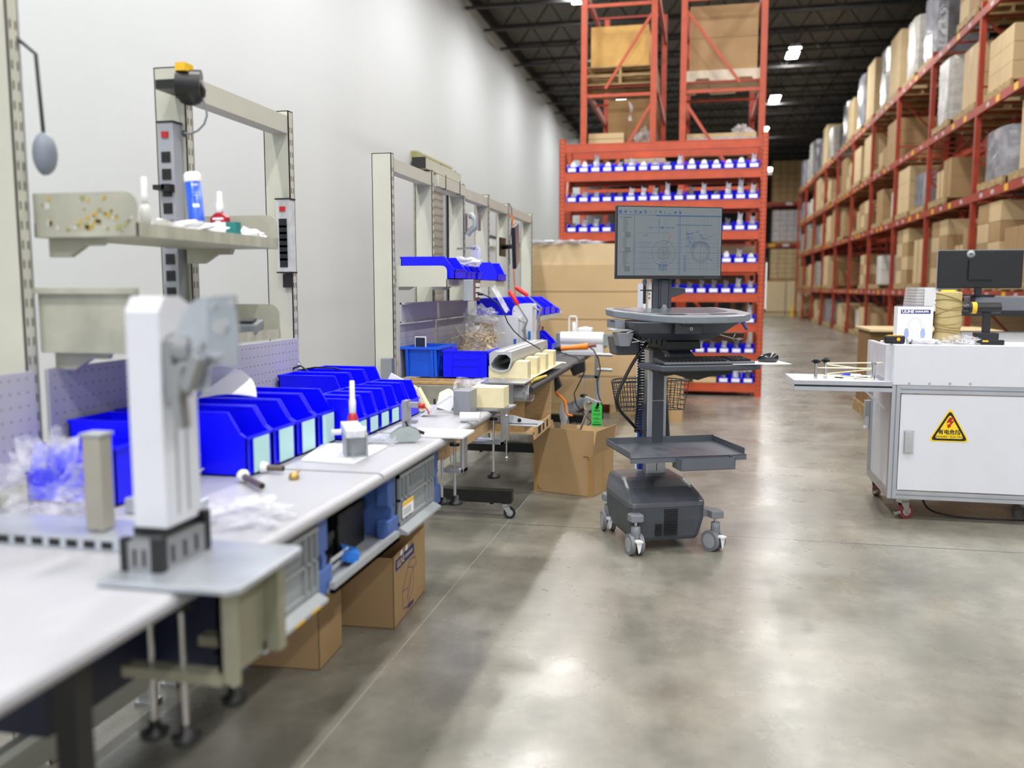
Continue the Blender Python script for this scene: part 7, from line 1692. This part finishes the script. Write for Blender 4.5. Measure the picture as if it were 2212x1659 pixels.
# second row behind, back to back
br = thing('pallet_rack', 'second orange pallet rack standing behind the aisle rack', 'pallet rack', (AX + 1.8, AY0, 0), world=True)
X2 = AX + AD + .2
for k_ in range(0, NB + 1):
    y_ = AY0 + BAY * k_; b = MB()
    for xx in (X2, X2 + AD - .08): b.box((xx, y_ - .04, 0), (xx + .08, y_ + .04, 5.62))
    b.build('upright_frame', ORANGE2, br)
for z_ in AL:
    b = MB()
    for xx in (X2, X2 + AD - .05): b.box((xx, AY0, z_ - .12), (xx + .05, AY0 + BAY * NB, z_))
    b.build('beam', ORANGE2, br)
for lv in range(0, 5):
    zz = 0.0 if lv == 0 else AL[lv - 1]
    for k_ in range(0, 7):
        if rnd2.random() < .7: continue
        y_ = AY0 + BAY * k_ + 1.45; b = MB(); h_ = rnd2.uniform(.6, 1.1) if lv else .9
        b.box((X2 + .06, y_ - .9, zz + .0008), (X2 + AD - .06, y_ + .9, zz + .12), WOODL); b.box((X2 + .08, y_ - .85, zz + .12), (X2 + AD - .08, y_ + .85, zz + h_)); tag(b.build('pallet_load', CARTOND, org=(X2 + .5, y_, zz + .0008)), 'dim carton load on the rear rack, %s, %s bay' % (tl[lv], ORD[k_]), 'pallet load')
# black light curtain post of the next row? none; platform cap on the nearest bay front
# ------------------------------------------------------------ cross rack closing the aisle far away
fr = thing('pallet_rack', 'far orange rack standing across the end of the aisle', 'pallet rack', (3.6, 45, 0), world=True)
FYr = 45.0
for xx in (.6, 2.5, 4.6):
    b = MB(); b.box((xx, FYr, 0), (xx + .10, FYr + .08, 6.2)); b.box((xx, FYr + 1.0, 0), (xx + .10, FYr + 1.08, 6.2)); b.build('upright_frame', ORANGE2, fr)
FL = [1.69, 3.47, 5.45]
for z_ in FL:
    b = MB(); b.box((.6, FYr, z_ - .20), (4.7, FYr + .06, z_ - .02)); b.box((.6, FYr + 1.0, z_ - .20), (4.7, FYr + 1.06, z_ - .02)); b.build('beam', ORANGE2, fr)
b = MB()
for z_, x_ in ((1.69, 4.1), (3.47, 3.05)): b.box((x_, FYr - .004, z_ - .18), (x_ + .3, FYr - .001, z_ - .04), YEL)
for z_, x_ in ((5.45, 3.8), (3.47, 3.7), (1.69, 3.6)): b.box((x_, FYr - .004, z_ - .16), (x_ + .3, FYr - .001, z_ - .06), CARDW)
o = b.build('beam_stickers', None, fr)
for (x0_, x1_, z0_, z1_, kd, lab) in ((3.15, 4.55, 5.45, 7.4, 'brown', 'dull stack of cartons on the top of the far cross rack'), (3.2, 4.55, 3.47, 5.05, 'wrap', 'white bagged pallet load on the middle of the far cross rack'), (3.15, 4.6, 1.69, 3.2, 'light', 'block of tan cartons on the lower beams of the far cross rack')):
    b = MB(); b.box((x0_, FYr + .0, z0_ - .02), (x1_, FYr + 1.0, z0_ + .10), WOODL); nr = 6; hh_ = (z1_ - z0_ - .1) / nr
    for r_ in range(nr):
        for c_ in range(4): xx = x0_ + c_ * (x1_ - x0_) / 4; b.box((xx + .01, FYr + .02, z0_ + .10 + r_ * hh_), (xx + (x1_ - x0_) / 4 - .01, FYr + .98, z0_ + .10 + (r_ + 1) * hh_ - .015))
    tag(b.build('pallet_load', {'brown': CARTONM, 'wrap': M('white_bags', 'CFC8C8', .4, var=.15, ns=4), 'light': CARTONL}[kd], org=((x0_ + x1_) / 2, FYr + .5, z0_)), lab, 'pallet load')
for i_, (x0_, x1_) in enumerate(((2.6, 3.78), (3.82, 4.95))):
    b = MB(); b.box((x0_, 43.6, .12), (x1_, 44.6, 1.62)); b.box((x0_, 43.6, 0), (x1_, 44.6, .10)); b.box((x0_ - .0, 43.59, .12), (x1_, 43.6, .2), CARTONM)
    tag(b.build('plywood_crate', M('pale_ply', 'D8C49C', .7, var=.05), org=((x0_ + x1_) / 2, 44.1, 0)), 'pale plywood crate on the floor at the end of the aisle, %s one' % ('left' if i_ == 0 else 'right'), 'crate')
b = MB(); b.box((3.9, 41.9, 0), (4.0, 42.0, .5)); tag(b.build('yellow_guard', YELH, org=(3.95, 41.95, 0)), 'small yellow post guard at the far end of the aisle rack', 'guard')
